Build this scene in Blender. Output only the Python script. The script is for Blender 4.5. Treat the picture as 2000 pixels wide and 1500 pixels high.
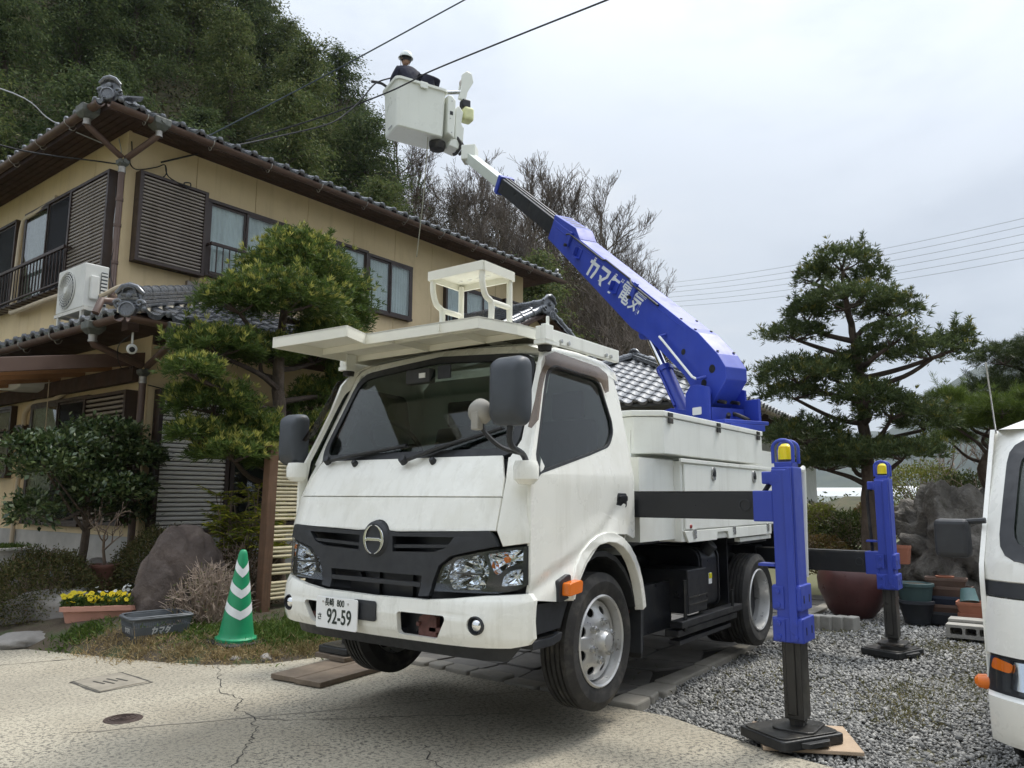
import bpy, bmesh, math, random
import numpy as np
from mathutils import Vector, Matrix
from mathutils.geometry import tessellate_polygon

for _o in list(bpy.data.objects): bpy.data.objects.remove(_o)
S = bpy.context.scene
R = math.radians
rnd = random.Random(7)
npr = np.random.default_rng(7)

# ---------------------------------------------------------------- camera
HC = 1.30
cam_d = bpy.data.cameras.new('camera'); cam = bpy.data.objects.new('camera', cam_d)
S.collection.objects.link(cam); S.camera = cam
cam_d.sensor_width = 36.0; cam_d.lens = 36.0 * 1502 / 2000.0
cam_d.clip_start = 0.05; cam_d.clip_end = 6000
YAW, PITCH, ROLL = R(36.0), 0.1463, 0.0042
_f = Vector((math.cos(YAW), math.sin(YAW), 0)); _r = Vector((math.sin(YAW), -math.cos(YAW), 0)); _u = Vector((0, 0, 1))
_fw = _f * math.cos(PITCH) + _u * math.sin(PITCH); _up = _u * math.cos(PITCH) - _f * math.sin(PITCH)
_r2 = _r * math.cos(ROLL) + _up * math.sin(ROLL); _up2 = _up * math.cos(ROLL) - _r * math.sin(ROLL)
CAMR = Matrix((_r2, _up2, -_fw)).transposed()
cam.matrix_world = Matrix.Translation((0, 0, HC)) @ CAMR.to_4x4()

# ---------------------------------------------------------------- sky, sun, exposure
SUN_EL, SUN_AZ = R(58), R(-16)          # azimuth of the sun measured from +X towards +Y
w = bpy.data.worlds.new('World'); S.world = w; w.use_nodes = True
nt = w.node_tree; N = nt.nodes; Lk = nt.links; N.clear()
out = N.new('ShaderNodeOutputWorld'); bg = N.new('ShaderNodeBackground'); Lk.new(bg.outputs[0], out.inputs[0])
sky = N.new('ShaderNodeTexSky'); sky.sky_type = 'NISHITA'; sky.sun_disc = False
sky.sun_elevation = SUN_EL; sky.sun_rotation = R(90) - SUN_AZ; sky.altitude = 50; sky.air_density = 1.0; sky.dust_density = 1.5; sky.ozone_density = 1.2
tc = N.new('ShaderNodeTexCoord')
mp = N.new('ShaderNodeMapping'); mp.inputs['Scale'].default_value = (1.0, 1.0, 2.6); mp.inputs['Rotation'].default_value = (0.1, 0.0, 0.5)
Lk.new(tc.outputs['Generated'], mp.inputs[0])
n1 = N.new('ShaderNodeTexNoise'); n1.inputs['Scale'].default_value = 1.7; n1.inputs['Detail'].default_value = 9; n1.inputs['Roughness'].default_value = 0.56; n1.inputs['Distortion'].default_value = 0.35
Lk.new(mp.outputs[0], n1.inputs['Vector'])
cr = N.new('ShaderNodeValToRGB'); cr.color_ramp.interpolation = 'EASE'
cr.color_ramp.elements[0].position = 0.30; cr.color_ramp.elements[0].color = (5.1, 5.5, 6.05, 1)
cr.color_ramp.elements[1].position = 0.72; cr.color_ramp.elements[1].color = (7.5, 7.6, 7.7, 1)
e = cr.color_ramp.elements.new(0.5); e.color = (6.2, 6.6, 7.1, 1)
Lk.new(n1.outputs['Fac'], cr.inputs[0])
mx = N.new('ShaderNodeMix'); mx.data_type = 'RGBA'; mx.inputs[0].default_value = 0.86
Lk.new(sky.outputs[0], mx.inputs[6]); Lk.new(cr.outputs[0], mx.inputs[7])
# thin overcast: brighter overhead and towards the veiled sun
sx = N.new('ShaderNodeSeparateXYZ'); Lk.new(tc.outputs['Generated'], sx.inputs[0])
dt = N.new('ShaderNodeVectorMath'); dt.operation = 'DOT_PRODUCT'; Lk.new(tc.outputs['Generated'], dt.inputs[0])
dt.inputs[1].default_value = (math.cos(SUN_EL) * math.cos(SUN_AZ), math.cos(SUN_EL) * math.sin(SUN_AZ), math.sin(SUN_EL))
def _m(op, a, b):
    q = N.new('ShaderNodeMath'); q.operation = op
    for i, v in enumerate((a, b)):
        if hasattr(v, 'links'): Lk.new(v, q.inputs[i])
        else: q.inputs[i].default_value = v
    return q.outputs[0]
zen = _m('MULTIPLY', _m('POWER', _m('MAXIMUM', sx.outputs[2], 0.0), 3.0), 3.0)
aur = _m('MULTIPLY', _m('POWER', _m('MAXIMUM', dt.outputs['Value'], 0.0), 6.0), 0.6)
gain = _m('ADD', _m('ADD', zen, aur), 1.0)
sc_ = N.new('ShaderNodeVectorMath'); sc_.operation = 'SCALE'; Lk.new(mx.outputs[2], sc_.inputs[0]); Lk.new(gain, sc_.inputs['Scale'])
Lk.new(sc_.outputs[0], bg.inputs[0]); bg.inputs[1].default_value = 0.087
sun_d = bpy.data.lights.new('sun', 'SUN'); sun_d.energy = 2.3; sun_d.angle = R(13); sun_d.color = (1.0, 0.955, 0.88)
sun = bpy.data.objects.new('sun', sun_d); S.collection.objects.link(sun)
sun.rotation_euler = Vector((math.cos(SUN_EL) * math.cos(SUN_AZ), math.cos(SUN_EL) * math.sin(SUN_AZ), math.sin(SUN_EL))).to_track_quat('Z', 'Y').to_euler()
S.view_settings.view_transform = 'Standard'; S.view_settings.look = 'None'; S.view_settings.exposure = 0.32; S.view_settings.gamma = 1
S.view_settings.use_curve_mapping = False
S.cycles.use_denoising = True
S.cycles.max_bounces = 8; S.cycles.transparent_max_bounces = 16; S.cycles.diffuse_bounces = 5; S.cycles.glossy_bounces = 3; S.cycles.transmission_bounces = 6
S.cycles.sample_clamp_indirect = 6

# ---------------------------------------------------------------- helpers
COL = S.collection
INSIDE = Vector((5.3, 3.1, 1.3))                # panels thicken towards this point
XF = [Matrix.Identity(4)]                       # current build transform

def tag(o, label=None, cat=None, group=None, kind=None):
    if label: o['label'] = label
    if cat: o['category'] = cat
    if group: o['group'] = group
    if kind: o['kind'] = kind
    return o

def thing(name, label, cat, loc=(0, 0, 0), group=None):
    o = bpy.data.objects.new(name, None); COL.objects.link(o)
    o.empty_display_size = 0.1
    o.location = XF[0] @ Vector(loc)
    tag(o, label, cat, group); return o

def world_of(o):
    m = Matrix.LocRotScale(o.location, o.rotation_euler, o.scale)
    return m if o.parent is None else world_of(o.parent) @ o.matrix_parent_inverse @ m

def own(o, parent):
    o.parent = parent; o.matrix_parent_inverse = world_of(parent).inverted(); return o

def dup(o, M=None, parent=None):
    """copy of a thing with its parts and sub-parts; M moves the top object"""
    c = o.copy(); COL.objects.link(c)
    if parent is not None: c.parent = parent
    elif M is not None:
        m = M @ Matrix.LocRotScale(o.location, o.rotation_euler, o.scale)
        c.location, q, c.scale = m.decompose(); c.rotation_euler = q.to_euler()
    for ch in list(o.children): dup(ch, None, c)
    return c

def linkmesh(name, me, mat, parent=None, smooth=False, bevel=0, sharp=35, seg=2):
    o = bpy.data.objects.new(name, me); COL.objects.link(o)
    for m in (mat if isinstance(mat, (list, tuple)) else [mat]): me.materials.append(m)
    if smooth:
        me.polygons.foreach_set('use_smooth', [True] * len(me.polygons))
        if sharp: me.set_sharp_from_angle(angle=R(sharp))
    if bevel:
        b = o.modifiers.new('bevel', 'BEVEL'); b.width = bevel; b.segments = seg; b.limit_method = 'ANGLE'; b.angle_limit = R(30)
    if parent is not None: own(o, parent)
    return o

class MB:
    def __init__(s): s.v = []; s.f = []; s.m = []
    def add(s, vs, fs, mi=0):
        n = len(s.v); s.v += [tuple(p) for p in vs]; s.f += [tuple(i + n for i in f) for f in fs]; s.m += [mi] * len(fs); return s
    def box(s, c, d, rot=None, mi=0):
        x, y, z = d[0] / 2, d[1] / 2, d[2] / 2; c = Vector(c)
        P = [Vector(p) for p in ((-x, -y, -z), (x, -y, -z), (x, y, -z), (-x, y, -z), (-x, -y, z), (x, -y, z), (x, y, z), (-x, y, z))]
        if rot is not None: P = [rot @ p for p in P]
        return s.add([p + c for p in P], [(0, 3, 2, 1), (4, 5, 6, 7), (0, 1, 5, 4), (1, 2, 6, 5), (2, 3, 7, 6), (3, 0, 4, 7)], mi)
    def bb(s, x0, x1, y0, y1, z0, z1, mi=0):
        return s.box(((x0 + x1) / 2, (y0 + y1) / 2, (z0 + z1) / 2), (x1 - x0, y1 - y0, z1 - z0), None, mi)
    def prism(s, poly, t0, t1, fn, mi=0):
        n = len(poly)
        a = sum(poly[i][0] * poly[(i + 1) % n][1] - poly[(i + 1) % n][0] * poly[i][1] for i in range(n))
        if a < 0: poly = poly[::-1]
        V = [fn(p[0], p[1], t0) for p in poly] + [fn(p[0], p[1], t1) for p in poly]
        F = [tuple(range(n))[::-1], tuple(range(n, 2 * n))] + [(i, (i + 1) % n, n + (i + 1) % n, n + i) for i in range(n)]
        return s.add(V, F, mi)
    def tube(s, pts, r, n=8, mi=0, closed=False):
        pts = [Vector(p) for p in pts]; k = len(pts); rr = r if isinstance(r, (list, tuple)) else [r] * k
        up = None; V = []
        for i, p in enumerate(pts):
            t = (pts[min(i + 1, k - 1)] - pts[max(i - 1, 0)])
            if closed: t = pts[(i + 1) % k] - pts[i - 1]
            t = t.normalized() if t.length > 1e-9 else Vector((0, 0, 1))
            if up is None: up = t.orthogonal().normalized()
            up = (up - t * up.dot(t)); up = up.normalized() if up.length > 1e-6 else t.orthogonal().normalized()
            b = t.cross(up)
            V += [p + (up * math.cos(2 * math.pi * j / n) + b * math.sin(2 * math.pi * j / n)) * rr[i] for j in range(n)]
        F = [(i * n + j, i * n + (j + 1) % n, (i + 1) * n + (j + 1) % n, (i + 1) * n + j) for i in range(k - 1) for j in range(n)]
        if closed: F += [((k - 1) * n + j, (k - 1) * n + (j + 1) % n, (j + 1) % n, j) for j in range(n)]
        else: F += [tuple(range(n))[::-1], tuple(range((k - 1) * n, k * n))]
        return s.add(V, F, mi)
    def cyl(s, a, b, r, n=16, mi=0): return s.tube([a, b], r, n, mi)
    def lathe(s, prof, o, ax, n=24, mi=0, ref=None, capped=False):
        o = Vector(o); ax = Vector(ax).normalized(); u = Vector(ref) if ref else ax.orthogonal(); u = (u - ax * u.dot(ax)).normalized(); v = ax.cross(u); k = len(prof)
        V = [o + ax * h + (u * math.cos(2 * math.pi * j / n) + v * math.sin(2 * math.pi * j / n)) * r for (r, h) in prof for j in range(n)]
        F = [(i * n + j, i * n + (j + 1) % n, (i + 1) * n + (j + 1) % n, (i + 1) * n + j) for i in range(k - 1) for j in range(n)]
        if capped: F += [tuple(range(n))[::-1], tuple(range((k - 1) * n, k * n))]
        return s.add(V, F, mi)
    def panel(s, outer, holes, fn, cu=(), cv=(), thick=0.0, mi=0):
        """flat outline with holes, cut along u / v lines and bent onto a surface by fn(u, v)"""
        loops = [[Vector((p[0], p[1], 0)) for p in L] for L in [outer] + list(holes)]
        pts = [p for L in loops for p in L]; tri = tessellate_polygon(loops)
        bm = bmesh.new(); vs = [bm.verts.new(p) for p in pts]
        for t in tri:
            try: bm.faces.new([vs[i] for i in t])
            except ValueError: pass
        for c in cu: bmesh.ops.bisect_plane(bm, geom=bm.verts[:] + bm.edges[:] + bm.faces[:], plane_co=(c, 0, 0), plane_no=(1, 0, 0))
        for c in cv: bmesh.ops.bisect_plane(bm, geom=bm.verts[:] + bm.edges[:] + bm.faces[:], plane_co=(0, c, 0), plane_no=(0, 1, 0))
        bmesh.ops.recalc_face_normals(bm, faces=bm.faces[:])
        for v in bm.verts: v.co = Vector(fn(v.co.x, v.co.y))
        bm.normal_update(); bm.verts.ensure_lookup_table(); bm.verts.index_update()
        A = [v.co.copy() for v in bm.verts]; F = [tuple(v.index for v in f.verts) for f in bm.faces]
        if thick:
            nv = Vector(); ce = Vector()
            for f in bm.faces: nv += f.normal * f.calc_area(); ce += f.calc_center_median()
            ce /= len(bm.faces); nv.normalize()
            if nv.dot(INSIDE - ce) < 0: nv = -nv; F = [f[::-1] for f in F]
            k = len(A); B = [p + nv * thick for p in A]; G = []
            for e in bm.edges:
                if len(e.link_faces) == 1: a, b = e.verts[0].index, e.verts[1].index; G.append((a, b, b + k, a + k))
            A = A + B; F = F + [tuple(i + k for i in f[::-1]) for f in F] + G
        s.add(A, F, mi); bm.free(); return s
    def build(s, name, mat, parent=None, smooth=False, bevel=0, sharp=35, seg=2, M=None):
        me = bpy.data.meshes.new(name); X = (M if M is not None else XF[0])
        me.from_pydata([X @ Vector(p) for p in s.v], [], s.f); me.validate(); me.update()
        if isinstance(mat, (list, tuple)) and len(me.polygons) == len(s.m): me.polygons.foreach_set('material_index', s.m)
        bm = bmesh.new(); bm.from_mesh(me); bmesh.ops.remove_doubles(bm, verts=bm.verts[:], dist=1e-5); bmesh.ops.recalc_face_normals(bm, faces=bm.faces[:]); bm.to_mesh(me); bm.free()
        return linkmesh(name, me, mat, parent, smooth, bevel, sharp, seg)

def circ(cx, cy, r, n=24, ry=None, a0=0): return [(cx + r * math.cos(a0 + 2 * math.pi * i / n), cy + (ry or r) * math.sin(a0 + 2 * math.pi * i / n)) for i in range(n)]
def rrect(x0, x1, y0, y1, r, n=4):
    P = []
    for cx, cy, a in ((x1 - r, y1 - r, 0), (x0 + r, y1 - r, 90), (x0 + r, y0 + r, 180), (x1 - r, y0 + r, 270)):
        P += [(cx + r * math.cos(R(a + 90 * i / n)), cy + r * math.sin(R(a + 90 * i / n))) for i in range(n + 1)]
    return P
def fillet(P, r, n=4, closed=True):
    """round the corners of a 2-D outline"""
    Q = []; k = len(P)
    for i in range(k):
        rr = r[i] if isinstance(r, (list, tuple)) else r
        p = Vector(P[i]); a = Vector(P[i - 1]) - p; b = Vector(P[(i + 1) % k]) - p
        if rr <= 0: Q.append(tuple(p)); continue
        d = min(rr, a.length * .45, b.length * .45); A = p + a.normalized() * d; B = p + b.normalized() * d
        for j in range(n + 1):
            t = j / n; Q.append(tuple(A * (1 - t) ** 2 + p * 2 * t * (1 - t) + B * t * t))
    return Q
def curve_pts(P, n=6):
    """Catmull-Rom through 3-D points"""
    P = [Vector(p) for p in P]; Q = []
    for i in range(len(P) - 1):
        p0, p1, p2, p3 = P[max(i - 1, 0)], P[i], P[i + 1], P[min(i + 2, len(P) - 1)]
        for j in range(n):
            t = j / n
            Q.append(0.5 * ((2 * p1) + (p2 - p0) * t + (2 * p0 - 5 * p1 + 4 * p2 - p3) * t * t + (3 * p1 - p0 - 3 * p2 + p3) * t ** 3))
    return Q + [P[-1]]
def lerp(x, T):
    if x <= T[0][0]: return T[0][1]
    for (a, A), (b, B) in zip(T, T[1:]):
        if x <= b: return A + (B - A) * (x - a) / (b - a)
    return T[-1][1]

# ---------------------------------------------------------------- materials
def _mat(name):
    m = bpy.data.materials.new(name); m.use_nodes = True; t = m.node_tree
    b = t.nodes['Principled BSDF']; return m, t, b
def c4(c): return (c[0], c[1], c[2], 1)
def NZ(t, scale, detail=4, rough=.6, vec=None, stretch=None, coord='Object', dist=0):
    tx = t.nodes.new('ShaderNodeTexCoord'); n = t.nodes.new('ShaderNodeTexNoise')
    n.inputs['Scale'].default_value = scale; n.inputs['Detail'].default_value = detail; n.inputs['Roughness'].default_value = rough; n.inputs['Distortion'].default_value = dist
    if stretch:
        m = t.nodes.new('ShaderNodeMapping'); m.inputs['Scale'].default_value = stretch; t.links.new(tx.outputs[coord], m.inputs[0]); t.links.new(m.outputs[0], n.inputs['Vector'])
    else: t.links.new(tx.outputs[coord], n.inputs['Vector'])
    return n.outputs['Fac']
def RAMP(t, fac, stops):
    r = t.nodes.new('ShaderNodeValToRGB'); E = r.color_ramp.elements
    E[0].position = stops[0][0]; E[0].color = c4(stops[0][1]); E[1].position = stops[-1][0]; E[1].color = c4(stops[-1][1])
    for p, c in stops[1:-1]: e = E.new(p); e.color = c4(c)
    t.links.new(fac, r.inputs[0]); return r.outputs[0]
def MIX(t, fac, a, b, mode='MIX'):
    m = t.nodes.new('ShaderNodeMix'); m.data_type = 'RGBA'; m.blend_type = mode
    for i, x in ((0, fac), (6, a), (7, b)):
        if hasattr(x, 'links'): t.links.new(x, m.inputs[i])
        elif i == 0: m.inputs[0].default_value = x
        else: m.inputs[i].default_value = c4(x)
    return m.outputs[2]
def BUMP(t, b, h, strength, dist=.01):
    n = t.nodes.new('ShaderNodeBump'); n.inputs['Strength'].default_value = strength; n.inputs['Distance'].default_value = dist
    t.links.new(h, n.inputs['Height']); t.links.new(n.outputs[0], b.inputs['Normal'])
def mat(name, col, rough=.5, metal=0, var=.12, vs=5, bump=0, bs=60, coat=0, dirt=None, damt=.5, ds=3, streak=None, spec=.5, rvar=.12, bd=.005, crough=.06):
    m, t, b = _mat(name)
    lo = [max(0, x * (1 - var)) for x in col]; hi = [min(1, x * (1 + var)) for x in col]
    c = RAMP(t, NZ(t, vs, 5), [(.3, lo), (.7, hi)])
    if streak:
        f = NZ(t, streak[1], 5, .65, stretch=(1, 1, .07)); f = RAMP(t, f, [(streak[2], (0, 0, 0)), (streak[2] + .22, (1, 1, 1))])
        f2 = MIX(t, 1.0, f, (streak[3],) * 3, 'MULTIPLY'); c = MIX(t, f2, c, streak[0])
    if dirt:
        f = RAMP(t, NZ(t, ds, 6, .65), [(1 - damt - .08, (0, 0, 0)), (1 - damt + .1, (1, 1, 1))]); c = MIX(t, f, c, dirt)
    t.links.new(c, b.inputs['Base Color'])
    rr = RAMP(t, NZ(t, vs * 2.3, 4), [(.3, (max(0, rough - rvar),) * 3), (.7, (min(1, rough + rvar),) * 3)]); t.links.new(rr, b.inputs['Roughness'])
    b.inputs['Metallic'].default_value = metal; b.inputs['Specular IOR Level'].default_value = spec
    if coat: b.inputs['Coat Weight'].default_value = coat; b.inputs['Coat Roughness'].default_value = crough
    if bump: BUMP(t, b, NZ(t, bs, 5), bump, bd)
    return m
def leafmat(name, cols, rough=.55, trans=.25, spec=.25):
    """leaf colour differs from leaf to leaf"""
    m, t, b = _mat(name); g = t.nodes.new('ShaderNodeNewGeometry'); k = len(cols)
    c = RAMP(t, g.outputs['Random Per Island'], [(i / (k - 1), cols[i]) for i in range(k)])
    c = MIX(t, RAMP(t, NZ(t, 1.3, 3), [(.3, (0, 0, 0)), (.7, (1, 1, 1))]), c, MIX(t, 1.0, c, (.62, .66, .6), 'MULTIPLY'))
    t.links.new(c, b.inputs['Base Color']); b.inputs['Roughness'].default_value = rough; b.inputs['Specular IOR Level'].default_value = spec
    tr = t.nodes.new('ShaderNodeBsdfTranslucent'); t.links.new(c, tr.inputs[0])
    ms = t.nodes.new('ShaderNodeMixShader'); ms.inputs[0].default_value = trans
    t.links.new(b.outputs[0], ms.inputs[1]); t.links.new(tr.outputs[0], ms.inputs[2]); t.links.new(ms.outputs[0], t.nodes['Material Output'].inputs[0])
    return m
def glassmat(name, tint, refl=1.0, rough=.01):
    m, t, b = _mat(name); t.nodes.remove(b)
    tr = t.nodes.new('ShaderNodeBsdfTransparent'); tr.inputs[0].default_value = c4(tint)
    gl = t.nodes.new('ShaderNodeBsdfGlossy'); gl.inputs['Roughness'].default_value = rough
    lw = t.nodes.new('ShaderNodeLayerWeight'); lw.inputs[0].default_value = .5
    pw = t.nodes.new('ShaderNodeMath'); pw.operation = 'POWER'; pw.inputs[1].default_value = 4.0; t.links.new(lw.outputs['Facing'], pw.inputs[0])
    mm = t.nodes.new('ShaderNodeMath'); mm.operation = 'MULTIPLY_ADD'; mm.inputs[1].default_value = .9 * refl; mm.inputs[2].default_value = .045 * refl; t.links.new(pw.outputs[0], mm.inputs[0])
    ms = t.nodes.new('ShaderNodeMixShader'); t.links.new(mm.outputs[0], ms.inputs[0]); t.links.new(tr.outputs[0], ms.inputs[1]); t.links.new(gl.outputs[0], ms.inputs[2])
    t.links.new(ms.outputs[0], t.nodes['Material Output'].inputs[0]); return m

def text(name, body, mat_, M, size, parent, depth=.002, bold=0.0, xs=1.0, sp=1.0, align='CENTER'):
    """lettering as real raised geometry; M maps text plane (x right, y up) to the world"""
    c = bpy.data.curves.new(name, 'FONT'); c.body = body; c.size = size; c.extrude = depth; c.offset = bold; c.align_x = align; c.align_y = 'CENTER'; c.space_character = sp
    o = bpy.data.objects.new(name, c); COL.objects.link(o)
    dg = bpy.context.evaluated_depsgraph_get(); me = bpy.data.meshes.new_from_object(o.evaluated_get(dg))
    bpy.data.objects.remove(o); me.transform(M @ Matrix.Diagonal((xs, 1, 1, 1)))
    me.materials.clear()
    q = bpy.data.objects.new(name, me); COL.objects.link(q); me.materials.append(mat_); own(q, parent); return q
def frame(o, x, y):
    """matrix with origin o, x axis and y axis"""
    x = Vector(x).normalized(); y = Vector(y); y = (y - x * y.dot(x)).normalized(); z = x.cross(y)
    return Matrix((x, y, z)).transposed().to_4x4().copy() if o is None else Matrix.Translation(o) @ Matrix((x, y, z)).transposed().to_4x4()

# ---------------------------------------------------------------- foliage tools
def leaf_obj(name, P, D, L, W, m, parent=None, up=None, droop=0.0, curl=.25):
    """many small leaf blades as one mesh: base points P, directions D, lengths L, widths W"""
    n = len(P); P = np.asarray(P, float); D = np.asarray(D, float); D = D / (np.linalg.norm(D, axis=1, keepdims=True) + 1e-9)
    L = np.broadcast_to(np.asarray(L, float).reshape(-1, 1), (n, 1)); W = np.broadcast_to(np.asarray(W, float).reshape(-1, 1), (n, 1))
    Rv = npr.normal(size=(n, 3)) if up is None else (np.asarray(up, float) + npr.normal(size=(n, 3)) * .5)
    Sd = np.cross(D, Rv); Sd /= (np.linalg.norm(Sd, axis=1, keepdims=True) + 1e-9); Nn = np.cross(Sd, D)
    dz = np.array([[0, 0, -1.0]]) * droop * L
    M_ = P + D * L * .45 + Nn * L * .06 * curl + dz * .25; T_ = P + D * L - Nn * L * .10 * curl + dz
    co = np.empty((n, 4, 3)); co[:, 0] = P; co[:, 1] = M_ + Sd * W * .5; co[:, 2] = T_; co[:, 3] = M_ - Sd * W * .5
    me = bpy.data.meshes.new(name); me.vertices.add(4 * n); me.vertices.foreach_set('co', co.astype(np.float32).ravel())
    me.loops.add(4 * n); me.loops.foreach_set('vertex_index', np.arange(4 * n, dtype=np.int32)); me.polygons.add(n)
    me.polygons.foreach_set('loop_start', np.arange(0, 4 * n, 4, dtype=np.int32)); me.update(calc_edges=True); me.validate()
    o = bpy.data.objects.new(name, me); COL.objects.link(o); me.materials.append(m)
    if parent is not None: own(o, parent)
    return o
def unit(v): return v / (np.linalg.norm(v, axis=-1, keepdims=True) + 1e-9)
def pad_points(c, rx, rz, n, ry=None, low=-.35, fill=.55):
    """points and outward axes in a flattened foliage pad"""
    d = unit(npr.normal(size=(n * 2, 3))); d = d[d[:, 2] > low][:n]; k = len(d)
    r = fill + (1 - fill) * npr.random((k, 1)) ** .5
    bump = 1 + .22 * np.sin(d[:, :1] * 7 + c[0] * 3) * np.cos(d[:, 1:2] * 6 + c[1] * 5) + .14 * npr.normal(size=(k, 1))
    s = np.array([[rx, ry or rx, rz]])
    return np.array([c]) + d * s * r * bump, unit(d / s * min(rx, rz) + np.array([[0, 0, .55]]))
def rosettes(P, A, k, spread=.75):
    """k leaves round every axis A at P"""
    n = len(P); Pr = np.repeat(P, k, 0); Ar = np.repeat(A, k, 0); D = unit(Ar + unit(npr.normal(size=(n * k, 3))) * spread * (1.0 + .3 * npr.random((n * k, 1))))
    return Pr + D * .0 + npr.normal(size=(n * k, 3)) * .006, D
def rock(name, c, r, m, seed, sub=4, amp=.28, freq=1.6, parent=None, flat=.0, rot=0):
    from mathutils import noise
    bm = bmesh.new(); bmesh.ops.create_icosphere(bm, subdivisions=sub, radius=1); rm = Matrix.Rotation(rot, 3, 'Z')
    for v in bm.verts:
        p = v.co.copy(); q = p * freq + Vector((seed * 3.1, seed * 1.7, seed))
        k = 1 + amp * noise.noise(q) + amp * .5 * noise.noise(q * 2.3) + amp * .22 * noise.noise(q * 5.1) + amp * .1 * noise.noise(q * 11)
        cr_ = abs(noise.noise(q * 1.3 + Vector((9, 3, 1)))); k -= amp * .5 * max(0, .12 - cr_) / .12
        p = p * k; p = Vector((p.x * r[0], p.y * r[1], p.z * r[2])); p = rm @ p
        if flat and p.z < -flat: p.z = -flat - (p.z + flat) * -.1
        v.co = Vector(c) + p
    me = bpy.data.meshes.new(name); bm.to_mesh(me); bm.free()
    return linkmesh(name, me, m, parent, True, 0, 0)
def branch_mesh(m, a, d, L, r, lev, spread=.6, kids=(3, 4), rn=None, ends=None, curve=.18, shrink=.62, up=.15, sides=6, minr=.004, rs=.6):
    """recursive limb; returns twig ends in ends"""
    rn = rn or rnd; pts = [Vector(a)]; dd = Vector(d).normalized(); k = 4
    for i in range(k):
        dd = (dd + Vector((rn.gauss(0, 1), rn.gauss(0, 1), rn.gauss(0, 1))) * curve + Vector((0, 0, up * .3))).normalized(); pts.append(pts[-1] + dd * (L / k))
    r1 = max(minr, r * rs); m.tube(pts, [r + (r1 - r) * i / k for i in range(k + 1)], max(3, sides if lev > 2 else sides - 2))
    if lev <= 0:
        if ends is not None: ends.append((pts[-1], dd))
        return
    for j in range(rn.randint(*kids)):
        t = rn.randint(1, k); ax = dd.orthogonal().normalized(); ax = Matrix.Rotation(rn.uniform(0, 6.28), 3, dd) @ ax
        nd = (dd + ax * spread * rn.uniform(.6, 1.4) + Vector((0, 0, up))).normalized()
        branch_mesh(m, pts[t], nd, L * shrink * rn.uniform(.75, 1.2), r1 * rn.uniform(.6, .9), lev - 1, spread, kids, rn, ends, curve, shrink, up, sides, minr, rs)
    if ends is not None: ends.append((pts[-1], dd))
# ================================================================ truck materials
WHITE = mat('truck_white_paint', (.84, .835, .77), .30, var=.03, vs=2, coat=.35, streak=((.52, .50, .42), 18, .50, .34), dirt=(.74, .73, .65), damt=.36, ds=2.2)
WHITE2 = mat('body_white_paint', (.81, .82, .765), .42, var=.04, vs=2, streak=((.50, .49, .43), 12, .54, .35), dirt=(.73, .73, .67), damt=.36, ds=1.6, bump=.05, bs=14)
RUSTY = mat('white_steel_rusty', (.76, .75, .66), .5, var=.05, vs=3, dirt=(.33, .16, .06), damt=.24, ds=5, bump=.1, bs=30)
BLUE = mat('boom_blue_paint', (.026, .054, .38), .45, var=.12, vs=2.2, coat=.12, crough=.4, streak=((.05, .085, .40), 9, .52, .45), bump=.015, bs=9, dirt=(.05, .08, .36), damt=.30, ds=3)
BLACKP = mat('black_steel', (.012, .013, .016), .38, var=.3, vs=4, dirt=(.04, .037, .032), damt=.34, ds=5, bump=.08)
PLAST = mat('black_plastic', (.022, .024, .028), .55, var=.2, vs=8, bump=.15, bs=300, bd=.001)
GREYPL = mat('mirror_grey_plastic', (.045, .052, .062), .5, var=.15, vs=6, bump=.1, bs=200, bd=.001)
TANPL = mat('faded_grey_plastic', (.30, .285, .25), .6, var=.12, vs=12)
RUBBER = mat('tyre_rubber', (.022, .021, .020), .75, var=.2, vs=6, dirt=(.07, .064, .055), damt=.42, ds=7, bump=.2, bs=120, bd=.002)
STEELW = mat('wheel_silver_paint', (.52, .52, .51), .35, metal=.55, var=.12, vs=7, dirt=(.20, .17, .13), damt=.3, ds=9)
CHROME = mat('chrome', (.86, .87, .88), .10, metal=1, var=.03, rvar=.03)
INOX = mat('worn_steel', (.55, .55, .54), .3, metal=.9, var=.15, vs=20)
LEGSTEEL = mat('greased_leg_steel', (.040, .038, .035), .38, metal=.3, var=.3, vs=4, streak=((.22, .20, .15), 13, .56, .7), dirt=(.11, .055, .028), damt=.32, ds=4)
DARKIN = mat('cab_interior_grey', (.045, .047, .050), .7, var=.15)
SEATM = mat('seat_cloth', (.028, .031, .036), .85, var=.2)
PAPERW = mat('printed_white', (.82, .82, .80), .5, var=.03)
INKG = mat('plate_green_black_ink', (.012, .022, .016), .5, var=.1)
LETW = mat('lettering_white', (.72, .75, .76), .4, var=.05)
AMBER, _t, _b = _mat('amber_lens'); _b.inputs['Base Color'].default_value = (.85, .20, .02, 1); _b.inputs['Roughness'].default_value = .12; _b.inputs['Transmission Weight'].default_value = .15
YELL, _t, _b = _mat('yellow_beacon_lens'); _b.inputs['Base Color'].default_value = (.88, .72, .02, 1); _b.inputs['Roughness'].default_value = .15; _b.inputs['Subsurface Weight'].default_value = .2
LENS = glassmat('lamp_lens', (.93, .95, .97), 1.0, .03)
GLASS = glassmat('cab_glass', (.34, .39, .37), 1.1)
GLASSW = glassmat('windscreen_glass', (.55, .61, .58), .9)
MIRR = mat('reflector', (.92, .93, .94), .08, metal=1, var=.03, vs=40, rvar=.03)
BATT = mat('battery_white', (.70, .74, .78), .45, var=.05)
RED = mat('red_lens', (.25, .02, .02), .3)
SMOKE = glassmat('smoked_visor', (.50, .44, .40), .9, .12)
REDRUST = mat('tow_bracket_rust', (.09, .035, .028), .7, var=.4, vs=20)

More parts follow.
